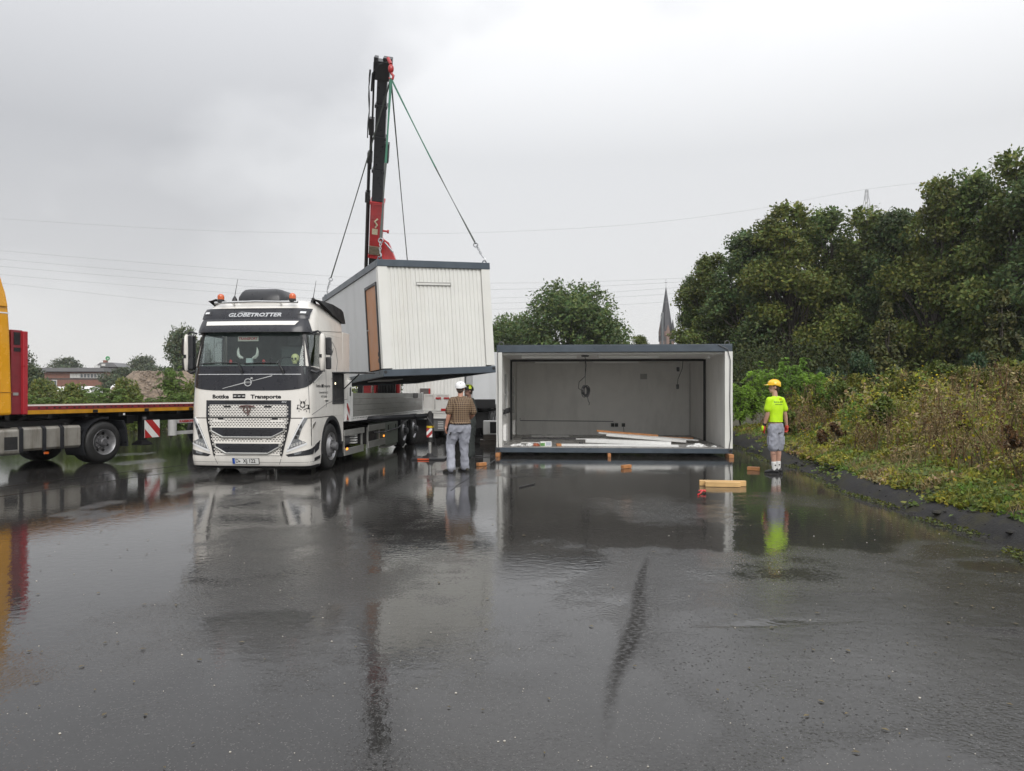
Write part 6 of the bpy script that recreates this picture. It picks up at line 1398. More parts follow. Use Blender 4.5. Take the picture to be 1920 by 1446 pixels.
for i, ((px, top, Y), wd) in enumerate(zip(hl_, wds)):
    v = VH[1] if i == 8 else VH[i % 3]
    shrub(v, 'hedge_shrub', 'green hedge shrub '+wd, px, top-9, Y, 46 if i != 8 else 42, -.05, G4)
# gravel heap with weeds
gx, gy = at(303, 0, 46).x, 46; g = MB(); rows = []
for i in range(15):
    t = i/14; z = 3.0*(1-t)*(1 if i else 1); row = []
    for k in range(48):
        a = 2*PI*k/48; rr = (1.35+t*3.1)*(1+.16*mn.noise(Vector((math.cos(a)*1.3, math.sin(a)*1.3, 4)))+.07*mn.noise(Vector((math.cos(a)*5, math.sin(a)*5, t*5)))); row.append((rr*math.cos(a)*1.15, rr*math.sin(a), z+.12*mn.noise(Vector((math.cos(a)*4, math.sin(a)*4, t*6)))))
    rows.append(row)
g.grid(rows, True); g.f.append(tuple(range(48))); o = g.build('gravel_heap', pm('brown_gravel', (.20, .155, .115), .9, var=.5, scale=6, bump=1., bscale=9), None, False, fix=False); o.location = (gx, gy, 0)
tag(o, 'brown gravel heap behind the hedge, left of the white cab', 'gravel heap')
st_ = MB()
for k in range(900):
    a = random.uniform(PI, 2*PI); t = random.random(); rr = 1.35+t*3.0; s_ = random.uniform(.03, .10)
    st_.ell((rr*math.cos(a)*1.15, rr*math.sin(a), 3.0*(1-t)+.02), s_, s_*.8, s_*.7, 5, 3)
o2 = st_.build('stones', pm('heap_stone', (.24, .195, .155), .9, var=.5, scale=2), o, fix=False); o2['kind'] = 'stuff'

# ---- ground cover on the bank: one mass nobody could count
RNG = np.random.default_rng(99)
def bank_pts(n, d0, d1, y0, y1, pw=1.0):
    d = d0+(d1-d0)*RNG.random(n)**pw; y = y0+(y1-y0)*RNG.random(n)**1.35; return xe(y)+d, y, d
OL, GR, BR, RB, SW, YG = (.185, .195, .030), (.115, .190, .030), (.205, .155, .060), (.12, .062, .036), (.34, .275, .14), (.28, .265, .036)
def zone_cols(x, y, d):
    n = len(x); c = np.zeros((n, 3)); a = fbm(x*.55, y*.42, 51); b = fbm(x*.9+9, y*.7, 61); pal = np.array([GR, OL, YG, SW, BR, RB])
    w_ = np.stack([1.6*sstep(.46, .60, 1-a)+.5*sstep(1.6, .4, d), 1.0*np.ones(n), .45+1.2*sstep(.56, .68, 1-b), sstep(.5, .62, a)*sstep(.45, .6, 1-b)*.9, sstep(.54, .68, a)*.6, sstep(.64, .74, b)*.6], 1)
    w_ = w_/w_.sum(1, keepdims=True); u = RNG.random((n, 1)); u = np.clip(.75*((fbm(x*2.3, y*2.0, 141, 3)[:, None]-.30)/.40)+.25*u, 0, .999); idx = (np.cumsum(w_, 1) < u).sum(1).clip(0, 5)
    return np.clip(pal[idx]*RNG.uniform(.72, 1.3, (n, 1))*(1+.14*RNG.uniform(-1, 1, (n, 3))), .005, .9)
def plant_h(x, y, d):
    t = np.clip((fbm(x*1.15, y*.95, 71, 3)-.28)/.44, 0, 1.15)
    return .10+sstep(.35, 2.8, d)*(.22+.88*t**1.5*(.6+.7*fbm(x*.4, y*.35, 74)))
# herb leaves
x, y, d = bank_pts(210000, .25, 12, 4.2, 27, 1.15); H = plant_h(x, y, d); hh = H*(RNG.random(len(x))**.55)
lump = fbm(x*2.2, y*2.2, 81, 3); keep = (lump > .40) | (hh < .35*H); x, y, d, H, hh = (q[keep] for q in (x, y, d, H, hh))
z = bank_h(x, y)+hh*(.55+1.0*fbm(x*2.6, y*2.6, 91, 2)); n = len(x)
far = sstep(8, 22, y); S_ = (.022+.026*RNG.random(n))*(1+.55*far)
link_ = lambda nm, me: tag(link(nm, me), kind='stuff')
link_('bank_herbs', leaf_mesh('bank_herbs', np.stack([x, y, z], 1), unit(RNG.normal(size=(n, 3))+np.array([0, -.2, .1])), S_, zone_cols(x, y, d), M_leafn, .5, np.array([0, -.25, .8])))
# grass blades and dry stalks
x, y, d = bank_pts(75000, .3, 11, 4.2, 26, 1.1); n = len(x); tall = RNG.random(n); H = plant_h(x, y, d); S_ = .07+.17*tall*np.clip(H, .2, 1)
gcol = np.where((fbm(x*.7, y*.6, 55) > .5)[:, None], np.array([.28, .22, .11]), np.array([.15, .18, .05]))*RNG.uniform(.6, 1.4, (n, 1))
link_('bank_grass', leaf_mesh('bank_grass', np.stack([x, y, bank_h(x, y)+H*.55*RNG.random(n)+S_*.7], 1), unit(RNG.normal(size=(n, 3))*.42+np.array([0, 0, 1.])), S_, gcol, M_leafn, .055))
x, y, d = bank_pts(5200, 1.0, 11, 5, 26, 1.0); ok = fbm(x*.5, y*.45, 58) > .46; x, y, d = x[ok], y[ok], d[ok]; n = len(x); H = plant_h(x, y, d)+.15; S_ = .26+.20*RNG.random(n)
nn = unit(RNG.normal(size=(n, 3))*.20+np.array([0, 0, 1.])); base = np.stack([x, y, bank_h(x, y)+H*.75], 1)
link_('dry_stalks', leaf_mesh('dry_stalks', base, nn, S_, cols(n, (.13, .085, .045), .2, .5), M_leafn, .022))
k = 16; tp = np.repeat(base+nn*S_[:, None], k, 0); off = -np.repeat(nn, k, 0)*RNG.random((n*k, 1))*.24; m = n*k
hc = np.repeat(np.where((RNG.random(n) < .35)[:, None], np.array([.10, .055, .03]), np.array([.25, .19, .09])), k, 0)*RNG.uniform(.6, 1.4, (m, 1))
link_('seed_heads', leaf_mesh('seed_heads', tp+off+RNG.normal(size=(m, 3))*.018, unit(RNG.normal(size=(m, 3))), .013+.012*RNG.random(m), hc, M_leafn, .6))
x, y, d = bank_pts(3600, .9, 10, 6, 24, 1.0); ok = fbm(x*.6+3, y*.6, 59) > .50; x, y, d = x[ok], y[ok], d[ok]; n = len(x)
link_('yellow_flowers', leaf_mesh('yellow_flowers', np.stack([x, y, bank_h(x, y)+plant_h(x, y, d)*RNG.uniform(.75, 1.2, n)], 1), unit(RNG.normal(size=(n, 3))), .016+.016*RNG.random(n), cols(n, (.55, .42, .015), .15, .3), M_leafn, .8))
# bramble leaves trailing over the kerb
P, Nn, C_ = [], [], []
for k in range(620):
    yy = 5.2+20*random.random()**1.5
    if vnoise(yy*.75, 2., 66) < .46: continue
    d0 = random.uniform(.45, 1.8); ln = random.uniform(.3, 1.2); a = random.uniform(2.2, 4.4)
    for q in range(16):
        u = q/15; dd = d0+math.cos(a)*ln*u; yq = yy+math.sin(a)*ln*u
        if dd < (.14 if vnoise(yq*.7, 8., 3) < .52 else -.15): continue
        xx = float(xe(yq))+dd; zz = max(.02, float(bank_h(np.array(xx), np.array(yq))))+.06+.10*math.sin(u*3)*random.random()
        for w3 in range(3):
            P.append((xx+random.gauss(0, .045)+.12, yq+random.gauss(0, .045), zz+random.gauss(0, .02))); Nn.append((random.gauss(0, 1), random.gauss(0, 1), random.gauss(.1, .35)))
            C_.append(np.array((.105, .155, .030) if random.random() < .75 else (.145, .150, .025))*random.uniform(.6, 1.5))
P = np.array(P); n = len(P)
link_('bramble', leaf_mesh('bramble', P, unit(np.array(Nn)), .020+.032*RNG.random(n), np.clip(np.array(C_), .004, .9), M_leafn, .72, np.array([-.2, -.3, 1.])))
# moss and runners washed onto the yard edge
x, y, d = bank_pts(9000, -.22, .42, 5, 26, 1.0); ok = fbm(x*1.5, y*1.1, 88) > .47; x, y, d = x[ok], y[ok], d[ok]; n = len(x)
link_('edge_moss', leaf_mesh('edge_moss', np.stack([x, y, np.maximum(.006, bank_h(x, y))+.012], 1), unit(RNG.normal(size=(n, 3))*np.array([1, 1, .3])), .012+.016*RNG.random(n), cols(n, (.085, .10, .022), .2, .5), M_leafn, .6))
# single plants that stand out of the mass
VW = [variant(71, .55, .02, .95, 3200, .045, (.090, .115, .020), .02, nl=10, mat=M_leafn), variant(72, .40, .02, .9, 3000, .035, (.125, .075, .036), .02, nl=9, mat=M_leafn)]
for v, px, py, Y, hw, hgt, lab in ((0, 1655, 745, 17.5, 46, 1.1, 'light green round herb clump in the middle of the bank'), (1, 1798, 800, 13.5, 30, .8, 'reddish brown dock clump on the right part of the bank'), (0, 1905, 745, 14, 40, .8, 'olive herb clump near the right edge of the bank'), (1, 1560, 800, 17, 28, .7, 'reddish brown dock clump nearer the man in the yellow shirt'), (0, 1480, 800, 21, 40, .8, 'green herb clump right behind the man in the yellow shirt'), (1, 1895, 860, 11, 30, .75, 'dark brown dock clump low at the right edge')):
    xx = (px-960)/1388*Y; zb_ = float(bank_h(np.array(xx), np.array(Y)))
    plant(VW[v], 'herb_clump', lab, 'plant', xx, Y, zb_, hw/1388*Y, hgt, random.uniform(0, 6), None)
# dark thicket below and behind the trees
RNG = np.random.default_rng(123); n = 60000; Yt = RNG.uniform(47, 66, n); Xt = (RNG.uniform(1255, 2000, n)-960)/1388*Yt; Zt = .8+RNG.random(n)**1.2*(2.0+3.6*fbm(Xt*.25, Yt*.2, 7))
link_('thicket', leaf_mesh('thicket', np.stack([Xt, Yt, Zt], 1), unit(RNG.normal(size=(n, 3))), .08+.06*RNG.random(n), cols(n, (.065, .082, .030), .2, .4), M_leaf, .6))
n = 26000; Yt = RNG.uniform(33, 60, n); Xt = RNG.uniform(-28, 9, n)*Yt/40; Zt = RNG.random(n)**1.3*(.5+.9*fbm(Xt*.3, Yt*.3, 17))
link_('meadow_herbs', leaf_mesh('meadow_herbs', np.stack([Xt, Yt, Zt], 1), unit(RNG.normal(size=(n, 3))+np.array([0, 0, .4])), .09+.07*RNG.random(n), cols(n, (.085, .10, .030), .25, .4), M_leaf, .35))
# ------------------------------------------------------------------ people
from mathutils.bvhtree import BVHTree
def skin(mb, voxel, name, mat, parent, it=6, wrinkle=0., wsc=9., wst=(1, 1, 1), seed=0, label=None):
    """fuses overlapping tapered volumes into one continuous surface"""
    me = mb.mesh('tmp', None, False, False); ob = bpy.data.objects.new('tmp', me); C.objects.link(ob)
    r = ob.modifiers.new('r', 'REMESH'); r.mode = 'VOXEL'; r.voxel_size = voxel
    s = ob.modifiers.new('s', 'SMOOTH'); s.factor = .5; s.iterations = it
    m2 = bpy.data.meshes.new_from_object(ob.evaluated_get(bpy.context.evaluated_depsgraph_get())); bpy.data.objects.remove(ob); bpy.data.meshes.remove(me)
    if wrinkle:
        nr = [v.normal.copy() for v in m2.vertices]
        for v, n in zip(m2.vertices, nr):
            q = Vector((v.co.x*wst[0], v.co.y*wst[1], v.co.z*wst[2]))*wsc+Vector((seed, seed*2, 0))
            k = 1-2*abs(mn.noise(q)); k2 = mn.noise(q*2.3)
            v.co += n*wrinkle*(.75*k+.4*k2-.3)
    m2.name = name; m2.materials.clear(); m2.materials.append(mat); m2.polygons.foreach_set('use_smooth', [True]*len(m2.polygons))
    o = link(name, m2, parent)
    if label: o['label'] = label
    return o
def vec(a): return Vector(a)
def ringz(c, rx, ry, psi, n=16):
    return [(c[0]+rx*math.cos(t)*math.cos(psi)-ry*math.sin(t)*math.sin(psi), c[1]+rx*math.cos(t)*math.sin(psi)+ry*math.sin(t)*math.cos(psi), c[2]) for t in [2*PI*k/n for k in range(n)]]
def limb(mb, pts, rad, n=14):
    P = [vec(p) for p in pts]; Q, Rr = [], []
    for i in range(len(P)-1):
        for q in range(4):
            t = q/4; Q.append(P[i].lerp(P[i+1], t)); Rr.append(rad[i]+(rad[i+1]-rad[i])*t)
    Q.append(P[-1]); Rr.append(rad[-1]); mb.tube(Q, Rr, n); mb.ell(P[0], rad[0], rad[0], rad[0]); mb.ell(P[-1], rad[-1], rad[-1], rad[-1])
def hand(mb, wr, tip, across, g=0., curl=.6):
    """palm, four unequal bent fingers and a thumb leaving the side of the palm"""
    wr, tip = vec(wr), vec(tip); d = (tip-wr).normalized(); a = vec(across); a = (a-d*a.dot(d)).normalized(); nrm = d.cross(a)
    M = Matrix((a, nrm, d)).transposed()
    mb.ell(wr+d*.055, .043+g, .017+g, .056+g, 12, 8, M); mb.tube([wr-d*.02, wr+d*.04], [.028+g, .034+g], 10)
    for i, L_ in enumerate((.072, .082, .077, .060)):
        p = wr+d*.095+a*((i-1.5)*.0215); pts = [p-d*.02, p]; ang = .25
        for sgm in (.42, .33, .25):
            ang += curl*(.55+.08*i); pts.append(pts[-1]+(d*math.cos(ang)+nrm*math.sin(ang))*L_*sgm)
        mb.tube(pts, [.0105+g, .0105+g, .0098+g, .009+g, .0075+g], 8); mb.ell(pts[-1], .0076+g, .0076+g, .0076+g, 8, 6)
    b = wr+d*.028-a*.030; pts = [b, b+d*.025-a*.022+nrm*.008, b+d*.052-a*.030+nrm*.016, b+d*.072-a*.028+nrm*.026]; mb.tube(pts, [.016+g, .013+g, .0115+g, .009+g], 8); mb.ell(pts[-1], .009+g, .009+g, .009+g, 8, 6)
def person(label, loc, J, psi, psih, psif, o):
    T = thing('person', label, 'person', loc); skn = pm('skin_'+o['skin'], o['skincol'], .5, var=.10, scale=12)
    bw = o.get('bulk', 1.0); fwd = vec((-math.sin(psih), math.cos(psih), 0)); rt = vec((math.cos(psih), math.sin(psih), 0)); mid = lambda a, b, t: vec(a).lerp(vec(b), t)
    pel = mid(J['lhip'], J['rhip'], .5); nk = vec(J['neck']); hd = vec(J['head'])
    tc = lambda z: (pel+(nk-pel)*((z-pel.z)/(nk.z-pel.z)))
    def torso(mb, g, rows):
        mb.loft([ringz((tc(z).x, tc(z).y, z), rx*bw+g, ry*o.get('belly', bw)+g, psi) for z, rx, ry in rows])
    k = nk.z/1.61
    body = MB(); torso(body, 0, [(.86*k, .135, .095), (.95*k, .163, .112), (1.06*k, .148, .103), (1.2*k, .152, .106), (1.33*k, .168, .112), (1.43*k, .160, .098), (1.51*k, .110, .072), (1.57*k, .060, .058)])
    limb(body, [nk-vec((0, 0, .06)), nk, hd-vec((0, 0, .05))], [.062, .054, .052])
    M = Matrix((rt, fwd, vec((0, 0, 1)))).transposed()
    body.ell(hd+vec((0, 0, .02)), .077, .096, .108, 16, 12, M); body.ell(hd+fwd*.030-vec((0, 0, .065)), .054, .062, .062, 14, 10, M); body.ell(hd+fwd*.062-vec((0, 0, .10)), .026, .024, .024, 10, 8, M)
    body.tube([hd+fwd*.090+vec((0, 0, .015)), hd+fwd*.112-vec((0, 0, .03)), hd+fwd*.098-vec((0, 0, .04))], [.009, .015, .010], 8); body.ell(hd+fwd*.090+vec((0, 0, .028)), .05, .014, .012, 10, 6, M)
    body.ell(hd+fwd*.090-vec((0, 0, .068)), .026, .010, .007, 10, 6, M); body.ell(hd+fwd*.088-vec((0, 0, .082)), .022, .010, .007, 10, 6, M)
    for s in (-1, 1): body.ell(hd+rt*(s*.080)-fwd*.006-vec((0, 0, .005)), .010, .022, .033, 10, 8, M)
    for s, sh, el, wr, ha in (('l', 'lsh', 'lel', 'lwr', 'lha'), ('r', 'rsh', 'rel', 'rwr', 'rha')):
        limb(body, [J[sh], mid(J[sh], J[el], .5), J[el], mid(J[el], J[wr], .35), J[wr]], [.046*bw, .048*bw, .041*bw, .041*bw, .027]); hand(body, J[wr], J[ha], J.get(s+'ac', (0, 1, 0)), 0, o.get('curl', .5))
    for s in 'lr':
        h_, kn, an = J[s+'hip'], J[s+'knee'], J[s+'ank']
        limb(body, [h_, mid(h_, kn, .5), kn, mid(kn, an, .30), mid(kn, an, .65), an], [.092*bw, .080*bw, .056, .059, .046, .038])
    skin(body, .0085, 'body', skn, T, 4)
    for s in (-1, 1):
        e_ = part('eye', T); MB().ell(hd+fwd*.083+rt*(s*.031)+vec((0, 0, .008)), .013, .013, .010, 10, 8).build('eyeball', M_wht, e_, True); MB().ell(hd+fwd*.0955+rt*(s*.031)+vec((0, 0, .008)), .005, .004, .005, 8, 6).build('pupil', M_ink, e_, True)
    # clothes
    sh = MB(); g = o.get('shirt_gap', .018)
    torso(sh, g, [(o['hem'], .160+o.get('flare', 0), .112+o.get('flare', 0)), (1.06*k, .152+o.get('flare', 0), .108), (1.2*k, .156, .110), (1.33*k, .170, .114), (1.43*k, .170, .106), (1.51*k, .130, .084), (1.572*k, .068, .066)])
    dn = vec((0, 0, -.010))
    for s_, e_ in (('lsh', 'lel'), ('rsh', 'rel')): limb(sh, [vec(J[s_])+dn, mid(J[s_], J[e_], .45)+vec(((-.012 if s_ == 'lsh' else .012), 0, 0)), mid(J[s_], J[e_], o['sleeve'])+vec(((-.014 if s_ == 'lsh' else .014), 0, 0))], [.069*bw, .069*bw, .070*bw])
    limb(sh, [vec(J['lsh'])+dn, tc(1.525*k), vec(J['rsh'])+dn], [.066*bw, .076*bw, .066*bw]); shirt = skin(sh, .010, 'shirt', o['shirt'], T, 6, o.get('wr', .006), 7, (1, 1, .45), 3)
    pt = MB(); pt.loft([ringz((tc(z).x, tc(z).y, z), rx*bw, ry*o.get('belly', bw), psi) for z, rx, ry in ((.84*k, .150, .115), (.92*k, .178, .130), (.98*k, .176, .128), (1.03*k, .164, .120))])
    for s in 'lr':
        h_, kn, an = J[s+'hip'], J[s+'knee'], J[s+'ank']
        if o['shorts']: limb(pt, [vec(h_)+vec((0, 0, -.02)), mid(h_, kn, .5), mid(h_, kn, .97)], [.108*bw, .104*bw, .100])
        else: limb(pt, [vec(h_)+vec((0, 0, -.02)), mid(h_, kn, .5), kn, mid(kn, an, .5), mid(kn, an, 1.05)], [.122*bw, .112*bw, .094, .088, .092])
    trousers = skin(pt, .010, 'shorts' if o['shorts'] else 'trousers', o['pants'], T, 4, .015, 9, (1, 1, .8), 7)
    for s, dx in (('l', -1), ('r', 1)):
        h_, kn = J[s+'hip'], J[s+'knee']; c = mid(h_, kn, .62); pk = MB(); pk.box(c.x+dx*.088-.018, c.x+dx*.088+.018, c.y-.07, c.y+.07, c.z-.10, c.z+.08); pk.build('cargo_pocket', o['pants'], T, bevel=.012)
    if o.get('belt'):
        b = MB(); b.loft([ringz((tc(z).x, tc(z).y, z), .178*bw, .131*o.get('belly', bw), psi, 24) for z in (1.0*k, 1.045*k)]); b.build('belt', o['belt'], T, True)
    if o.get('socks'):
        for s in 'lr': q = MB(); kn, an = J[s+'knee'], J[s+'ank']; limb(q, [mid(kn, an, .70), mid(kn, an, 1.05)], [.052, .047]); b = q.build('sock', o['socks'], T, True); c = mid(kn, an, .82); MB().box(c.x-.006, c.x+.022, c.y-.055, c.y-.047, c.z-.01, c.z+.012).build('sock_mark', M_ink, b)
    for s in 'lr':
        an = vec(J[s+'ank']); pf = J.get(s+'psif', psif); f_ = vec((-math.sin(pf), math.cos(pf), 0)); r_ = vec((math.cos(pf), math.sin(pf), 0)); sl = MB(); up = MB()
        for L_, wd, hh in ((-.085, .034, .07), (-.05, .042, .10), (.02, .046, .095), (.09, .050, .068), (.15, .048, .052), (.185, .034, .040)):
            pass
        rows = [(-.088, .030, .060), (-.07, .040, .095), (-.02, .044, .115), (.04, .047, .100), (.10, .051, .072), (.155, .046, .055), (.19, .026, .038)]
        gz = o.get('heel', 0)
        sec = [[tuple(vec((an.x, an.y, 0))+f_*L_+r_*(wd*math.cos(t))+vec((0, 0, max(.012, .012+hh*.5+hh*.5*math.sin(t))))) for t in [2*PI*q/14 for q in range(14)]] for L_, wd, hh in rows]
        up.loft(sec); sh_ = up.build('shoe', o['shoe'], T, True)
        sl.loft([[tuple(vec((an.x, an.y, z))+f_*L_+r_*(sg*wd)) for L_, wd, sg in ((-.095, .026, 1), (-.06, .044, 1), (.04, .047, 1), (.11, .056, 1), (.16, .050, 1), (.2, .022, 1), (.2, .022, -1), (.16, .050, -1), (.11, .056, -1), (.04, .047, -1), (-.06, .044, -1), (-.095, .026, -1))] for z in (.001, .022)]); sl.build('sole', o['sole'], sh_)
    # hair and headgear
    hr = MB(); hr.ell(hd-fwd*.012+vec((0, 0, .024)), .082, .097, .106, 16, 12, M); hr.ell(hd-fwd*.055-vec((0, 0, .035)), .062, .045, .055, 12, 8, M)
    hs = hr.build('hair', o['hair'], T, True)
    hm = MB(); rings = []; c0 = hd+vec((0, 0, .045))
    for t, q in ((0, 1.0), (.18, 1.0), (.42, .97), (.65, .84), (.85, .58), (.96, .30), (1.0, .02)):
        rings.append([tuple(c0+rt*(.112*q*math.cos(a))+fwd*(.133*q*math.sin(a))+vec((0, 0, .118*t+.018*(max(0, math.sin(a))**2)*(1-t)-.035*(1-t)*max(0, -math.sin(a))))) for a in [2*PI*j/24 for j in range(24)]])
    hm.loft(rings); ho = hm.build('hard_hat' if not o.get('cap') else 'helmet_cap', o['hat'], T, True)
    br = MB(); rows = []
    for j in range(13):
        a = PI*(.08+.84*j/12); e_ = .045+.035*math.sin(a)
        p = c0+rt*(.112*math.cos(a))+fwd*(.133*math.sin(a))+vec((0, 0, .016*math.sin(a)**2)); q = c0+rt*((.112+e_*.3)*math.cos(a))+fwd*((.133+e_)*math.sin(a))+vec((0, 0, .004*math.sin(a)))
        rows.append([tuple(p+vec((0, 0, .008))), tuple(q+vec((0, 0, .003))), tuple(q-vec((0, 0, .003))), tuple(p-vec((0, 0, .004)))])
    br.loft(rows); br.build('brim', o['hat'], ho, True)
    if not o.get('plainhat'):
        rd = MB()
        for u in (-.028, 0, .028): rd.tube([c0+rt*u+fwd*(.132*math.cos(a)*(1-abs(u)*2))+vec((0, 0, .012+.108*math.sin(a))) for a in np.linspace(.25, PI-.25, 11)], .008, 6)
        rd.build('helmet_ridge', o.get('ridge', o['hat']), ho, True)
        if o.get('rim'): b = MB(); b.loft([[tuple(c0+rt*(.1145*math.cos(a))+fwd*(.1355*math.sin(a))+vec((0, 0, z-.030*max(0, -math.sin(a))+.014*max(0, math.sin(a))**2))) for a in [2*PI*j/24 for j in range(24)]] for z in (.008, .012)]); b.build('helmet_groove', o['rim'], ho)
    return T, shirt, trousers
# plaid cloth
def plaid():
    m = pm('checked_shirt', (.145, .088, .047), .75, var=.15, scale=30); t = m.node_tree; L = t.links; b = t.nodes['Principled BSDF']; src = b.inputs['Base Color'].links[0].from_socket
    tc = t.nodes.new('ShaderNodeTexCoord'); sp = t.nodes.new('ShaderNodeSeparateXYZ'); L.new(tc.outputs['Object'], sp.inputs[0])
    def M_(op, a, c): 
        n = t.nodes.new('ShaderNodeMath'); n.operation = op
        for i, q in enumerate((a, c)):
            if isinstance(q, (int, float)): n.inputs[i].default_value = q
            else: L.new(q, n.inputs[i])
        return n.outputs[0]
    xx = M_('ADD', sp.outputs['X'], M_('MULTIPLY', sp.outputs['Y'], .7))
    def band(v, per, wd, ph=0.): return M_('LESS_THAN', M_('FRACT', M_('ADD', M_('DIVIDE', v, per), ph), 0), wd)
    d = M_('ADD', band(xx,   .044, .34), band(sp.outputs['Z'],   .044, .34)); l_ = M_('MAXIMUM', band(xx, .044, .12, .35), band(sp.outputs['Z'], .044, .12, .35))
    m1 = t.nodes.new('ShaderNodeMix'); m1.data_type = 'RGBA'; m1.inputs['B'].default_value = (.035, .015, .010, 1); L.new(M_('MULTIPLY', d, .5), m1.inputs['Factor']); L.new(src, m1.inputs['A'])
    m2 = t.nodes.new('ShaderNodeMix'); m2.data_type = 'RGBA'; m2.inputs['B'].default_value = (.50, .40, .26, 1); L.new(M_('MULTIPLY', l_, .42), m2.inputs['Factor']); L.new(m1.outputs['Result'], m2.inputs['A']); L.new(m2.outputs['Result'], b.inputs['Base Color'])
    return m
M_hair = pm('brown_hair', (.045, .026, .016), .6, var=.4, scale=60)
M_gpant = pm('grey_work_cloth', (.29, .30, .345), .85, var=.16, scale=14, bump=.25, bscale=90)
M_shoe = pm('black_shoe', (.017, .017, .018), .55, var=.3, scale=20); M_solew = pm('pale_sole', (.34, .34, .30), .6, var=.2)
# man in hi-vis shirt at the bank
a_ = R(35); ys_ = .20*math.sin(a_)
JR = dict(neck=(-.02, .0, 1.61), head=(-.028, .012, 1.765), lsh=(-.158, -.09, 1.515), lel=(-.195, -.07, 1.205), lwr=(-.238, .0, .985), lha=(-.27, .04, .86), rsh=(.150, .09, 1.515), rel=(.240, .13, 1.205), rwr=(.285, .17, .965), rha=(.297, .19, .84),
          lhip=(-.078, -.05, .945), rhip=(.078, .05, .945), lknee=(-.078, -.06, .53), rknee=(.072, .05, .53), lank=(-.048, -.05, .10), rank=(.068, .06, .10), lac=(0, 1, .1), rac=(.15, -1, 0))
m_hv = pm('hi_vis_yellow', (.50, .80, .008), .7, var=.06, scale=8, emit=0)
PR, shR, _ = person('person standing at the bank in neon yellow shirt, grey cargo shorts and yellow helmet', (5.41, 15.18, 0), JR, a_, R(82), R(66), dict(skin='fair', skincol=(.50, .29, .215), hem=1.055, flare=.008, wr=.010, sleeve=.62, shirt=m_hv, pants=M_gpant, shorts=True, socks=M_wht, shoe=M_shoe, sole=M_shoe, hair=M_hair, hat=pm('helmet_yellow', (.86, .52, .008), .28, var=.04, coat=.5), rim=pm('helmet_groove', (.45, .22, .004), .4), belt=None, curl=.55))
gl = MB(); hand(gl, JR['lwr'], JR['lha'], JR['lac'], .006, .5); go = skin(gl, .007, 'glove', pm('glove_red', (.50, .05, .03), .7, var=.2, scale=20), PR, 3, label='glove with neon yellow back and red palm')
gb = MB(); gb.ell(vec(JR['lwr']).lerp(vec(JR['lha']), .45)+vec((-.018, -.018, 0)), .026, .040, .060, 12, 8); gb.build('glove_back', m_hv, go, True)
cf = MB(); limb(cf, [vec(JR['lwr'])+vec((.012, -.01, .05)), JR['lwr']], [.036, .036]); cf.build('glove_cuff', M_ink, go, True)
gl = MB(); hand(gl, JR['rwr'], JR['rha'], JR['rac'], .007, .75); skin(gl, .007, 'glove', MATS['glove_red'], PR, 3, label='red work glove')
tt = MB(); tt.tube([(-.105, -.108, .40), (-.085, -.117, .41), (-.06, -.118, .40), (-.035, -.105, .41)], .004, 4); tt.tube([(-.062, -.119, .46), (-.05, -.119, .44), (-.06, -.119, .42)], .004, 4); tt.build('calf_tattoo', pm('tattoo', (.10, .06, .06), .6), PR)
def on_back(ob, parent, fn_name, s, size, cx, cz, mat, sx=1., **k):
    bv = BVHTree.FromPolygons([v.co for v in ob.data.vertices], [p.vertices[:] for p in ob.data.polygons])
    def fn(x, y):
        h_ = bv.ray_cast(Vector((cx+x, -2, cz+y)), Vector((0, 1, 0)))
        return (h_[0]+Vector((0, -.004, 0))) if h_[0] is not None else Vector((cx+x, -.15, cz+y))
    return text(s, size, fn, mat, parent, fn_name, sx=sx, **k) if s else fn
m_pg = pm('print_dark_green', (.12, .22, .008), .6)
on_back(shR, shR, 'shirt_print', 'BAULAND', .052, .030, 1.465, m_pg, 1.0, bold=.001)
fn = on_back(shR, shR, '', '', 0, 0, 0, None)
def strip_on(x0, x1, z0, z1, mat, cx=0, cz=0, nm='shirt_print'):
    b = MB(); F = on_back(shR, shR, '', '', 0, 0, 0, None); n = 8
    b.grid([[tuple(F(x0+(x1-x0)*i/n, z)) for i in range(n+1)] for z in (z0, z1)]); return b.build(nm, mat, shR, fix=False)
strip_on(-.068, .128, 1.412, 1.424, m_pg)
b = MB()
for k in range(6): b.grid([[tuple(fn(.045+.014*k+.006*j+.006*math.sin(z*60), 1.505+z*.045)) for j in range(2)] for z in np.linspace(0, 1, 6)])
b.build('shirt_emblem', pm('print_orange', (.62, .25, .01), .6), shR, fix=False)
# man in the checked shirt
JL = dict(neck=(.012, .0, 1.60), head=(.010, .02, 1.735), lsh=(-.160, -.02, 1.50), lel=(-.225, -.05, 1.20), lwr=(-.288, .0, .955), lha=(-.312, .03, .835), rsh=(.195, .02, 1.495), rel=(.272, .06, 1.20), rwr=(.17, .27, 1.08), rha=(.07, .33, 1.08),
          lhip=(-.095, -.01, .94), rhip=(.098, .01, .94), lknee=(-.205, .05, .57), rknee=(.078, .05, .56), lank=(-.165, -.16, .12), rank=(.10, .10, .12), lac=(0, 1, .1), rac=(0, .2, 1), lpsif=R(62), rpsif=R(48))
PL, shL, trL = person('person in brown checked shirt, grey work trousers and white helmet, seen from behind', (-1.09, 15.49, 0), JL, R(-4), R(-8), R(55), dict(skin='ruddy', skincol=(.48, .24, .165), hem=1.01, flare=.028, bulk=1.12, belly=1.25, sleeve=.80, shirt=plaid(), pants=M_gpant, shorts=False, shoe=pm('work_boot', (.045, .040, .030), .6, var=.4, scale=18), sole=M_shoe, hair=M_hair, hat=pm('helmet_white', (.80, .80, .80), .3, var=.03, coat=.4), plainhat=True, cap=True, belt=M_ink, wr=.010, curl=.45))
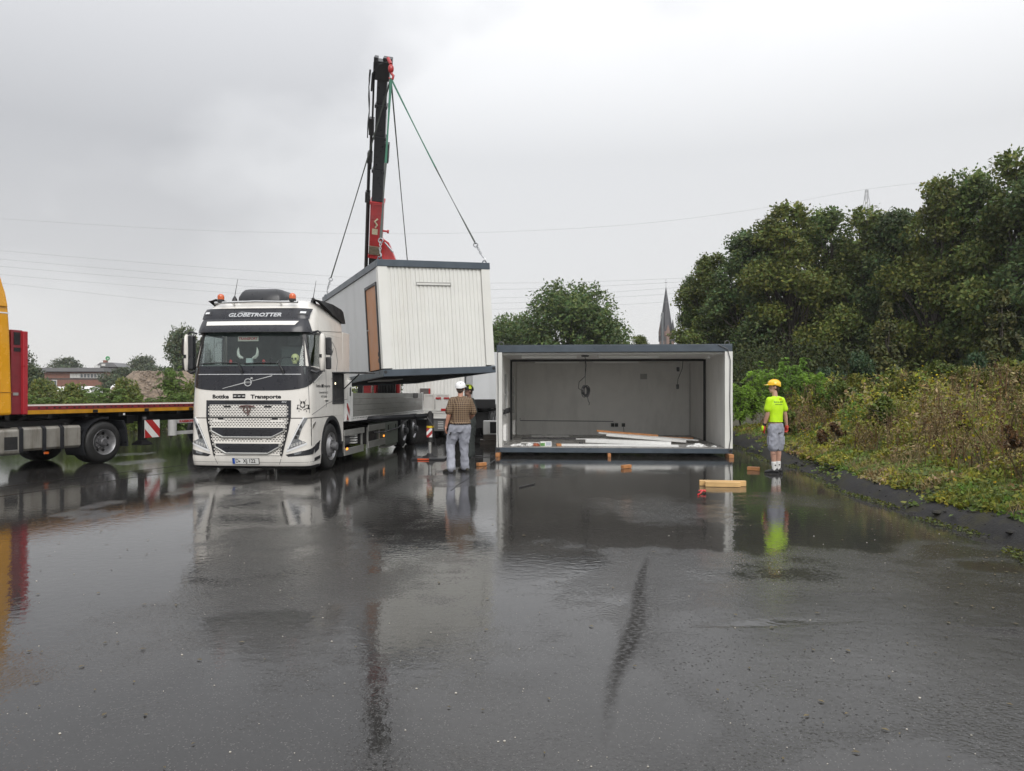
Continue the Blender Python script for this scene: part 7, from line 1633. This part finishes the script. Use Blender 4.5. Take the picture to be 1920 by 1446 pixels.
b = MB(); b.box(-.195, -.165, -.16, -.12, .80, .84); b.box(-.215, -.185, -.155, -.12, .775, .80); b.build('pocket_flap', M_ink, PL)
b = MB(); b.box(-.008, .008, .0, .004, -.006, .006); o = b.build('helmet_mark', M_ink, PL); o.location = (.02, -.105, 1.845)
# third man, mostly hidden
J3 = dict(neck=(0, 0, 1.56), head=(-.01, -.02, 1.70), lsh=(.02, -.19, 1.47), lel=(.06, -.26, 1.17), lwr=(-.12, -.24, 1.02), lha=(-.22, -.22, 1.0), rsh=(.06, .19, 1.47), rel=(.12, .25, 1.17), rwr=(.02, .24, .96), rha=(.0, .24, .84), lhip=(.02, -.09, .92), rhip=(.05, .09, .92), lknee=(.0, -.10, .50), rknee=(.04, .10, .50), lank=(.02, -.10, .10), rank=(.06, .10, .10), lac=(0, 0, 1), rac=(0, 1, 0))
m_dk = pm('dark_jacket', (.030, .036, .034), .8, var=.2, scale=12)
P3, _, _ = person('person in dark jacket and black and lime helmet, half hidden behind the checked shirt', (-1.10, 19.0, 0), J3, R(105), R(112), R(100), dict(skin='tanned', skincol=(.24, .13, .095), hem=.98, sleeve=.98, shirt=m_dk, pants=m_dk, shorts=False, shoe=M_shoe, sole=M_shoe, hair=M_hair, hat=M_ink, ridge=pm('helmet_lime', (.50, .62, .03), .4), belt=None, bulk=1.05))
rd = MB(); hd3 = vec(J3['head'])
for k in range(4):
    a0 = k*PI/2+.4; rd.loft([[tuple(hd3+vec((math.cos(a0+da)*q*.112, math.sin(a0+da)*q*.125, .045+z))) for da in (-.3, .3)]+[tuple(hd3+vec((math.cos(a0+da)*q*.122, math.sin(a0+da)*q*.136, .047+z))) for da in (.3, -.3)] for z, q in ((.01, 1.02), (.06, .97), (.09, .78), (.108, .5))])
rd.build('helmet_panel', MATS['helmet_lime'], P3)
# ------------------------------------------------------------------ damp air: far things fade slightly
hzm = bpy.data.materials.new('damp_air'); hzm.use_nodes = True; t = hzm.node_tree; t.nodes.clear()
vo_ = t.nodes.new('ShaderNodeVolumePrincipled'); vo_.inputs['Color'].default_value = (.97, .975, .985, 1); vo_.inputs['Density'].default_value = .00035; vo_.inputs['Anisotropy'].default_value = .3
t.links.new(vo_.outputs[0], t.nodes.new('ShaderNodeOutputMaterial').inputs['Volume'])
tag(MB().box(-640, 640, -230, 740, -1.1, 66).build('haze', hzm), kind='stuff')
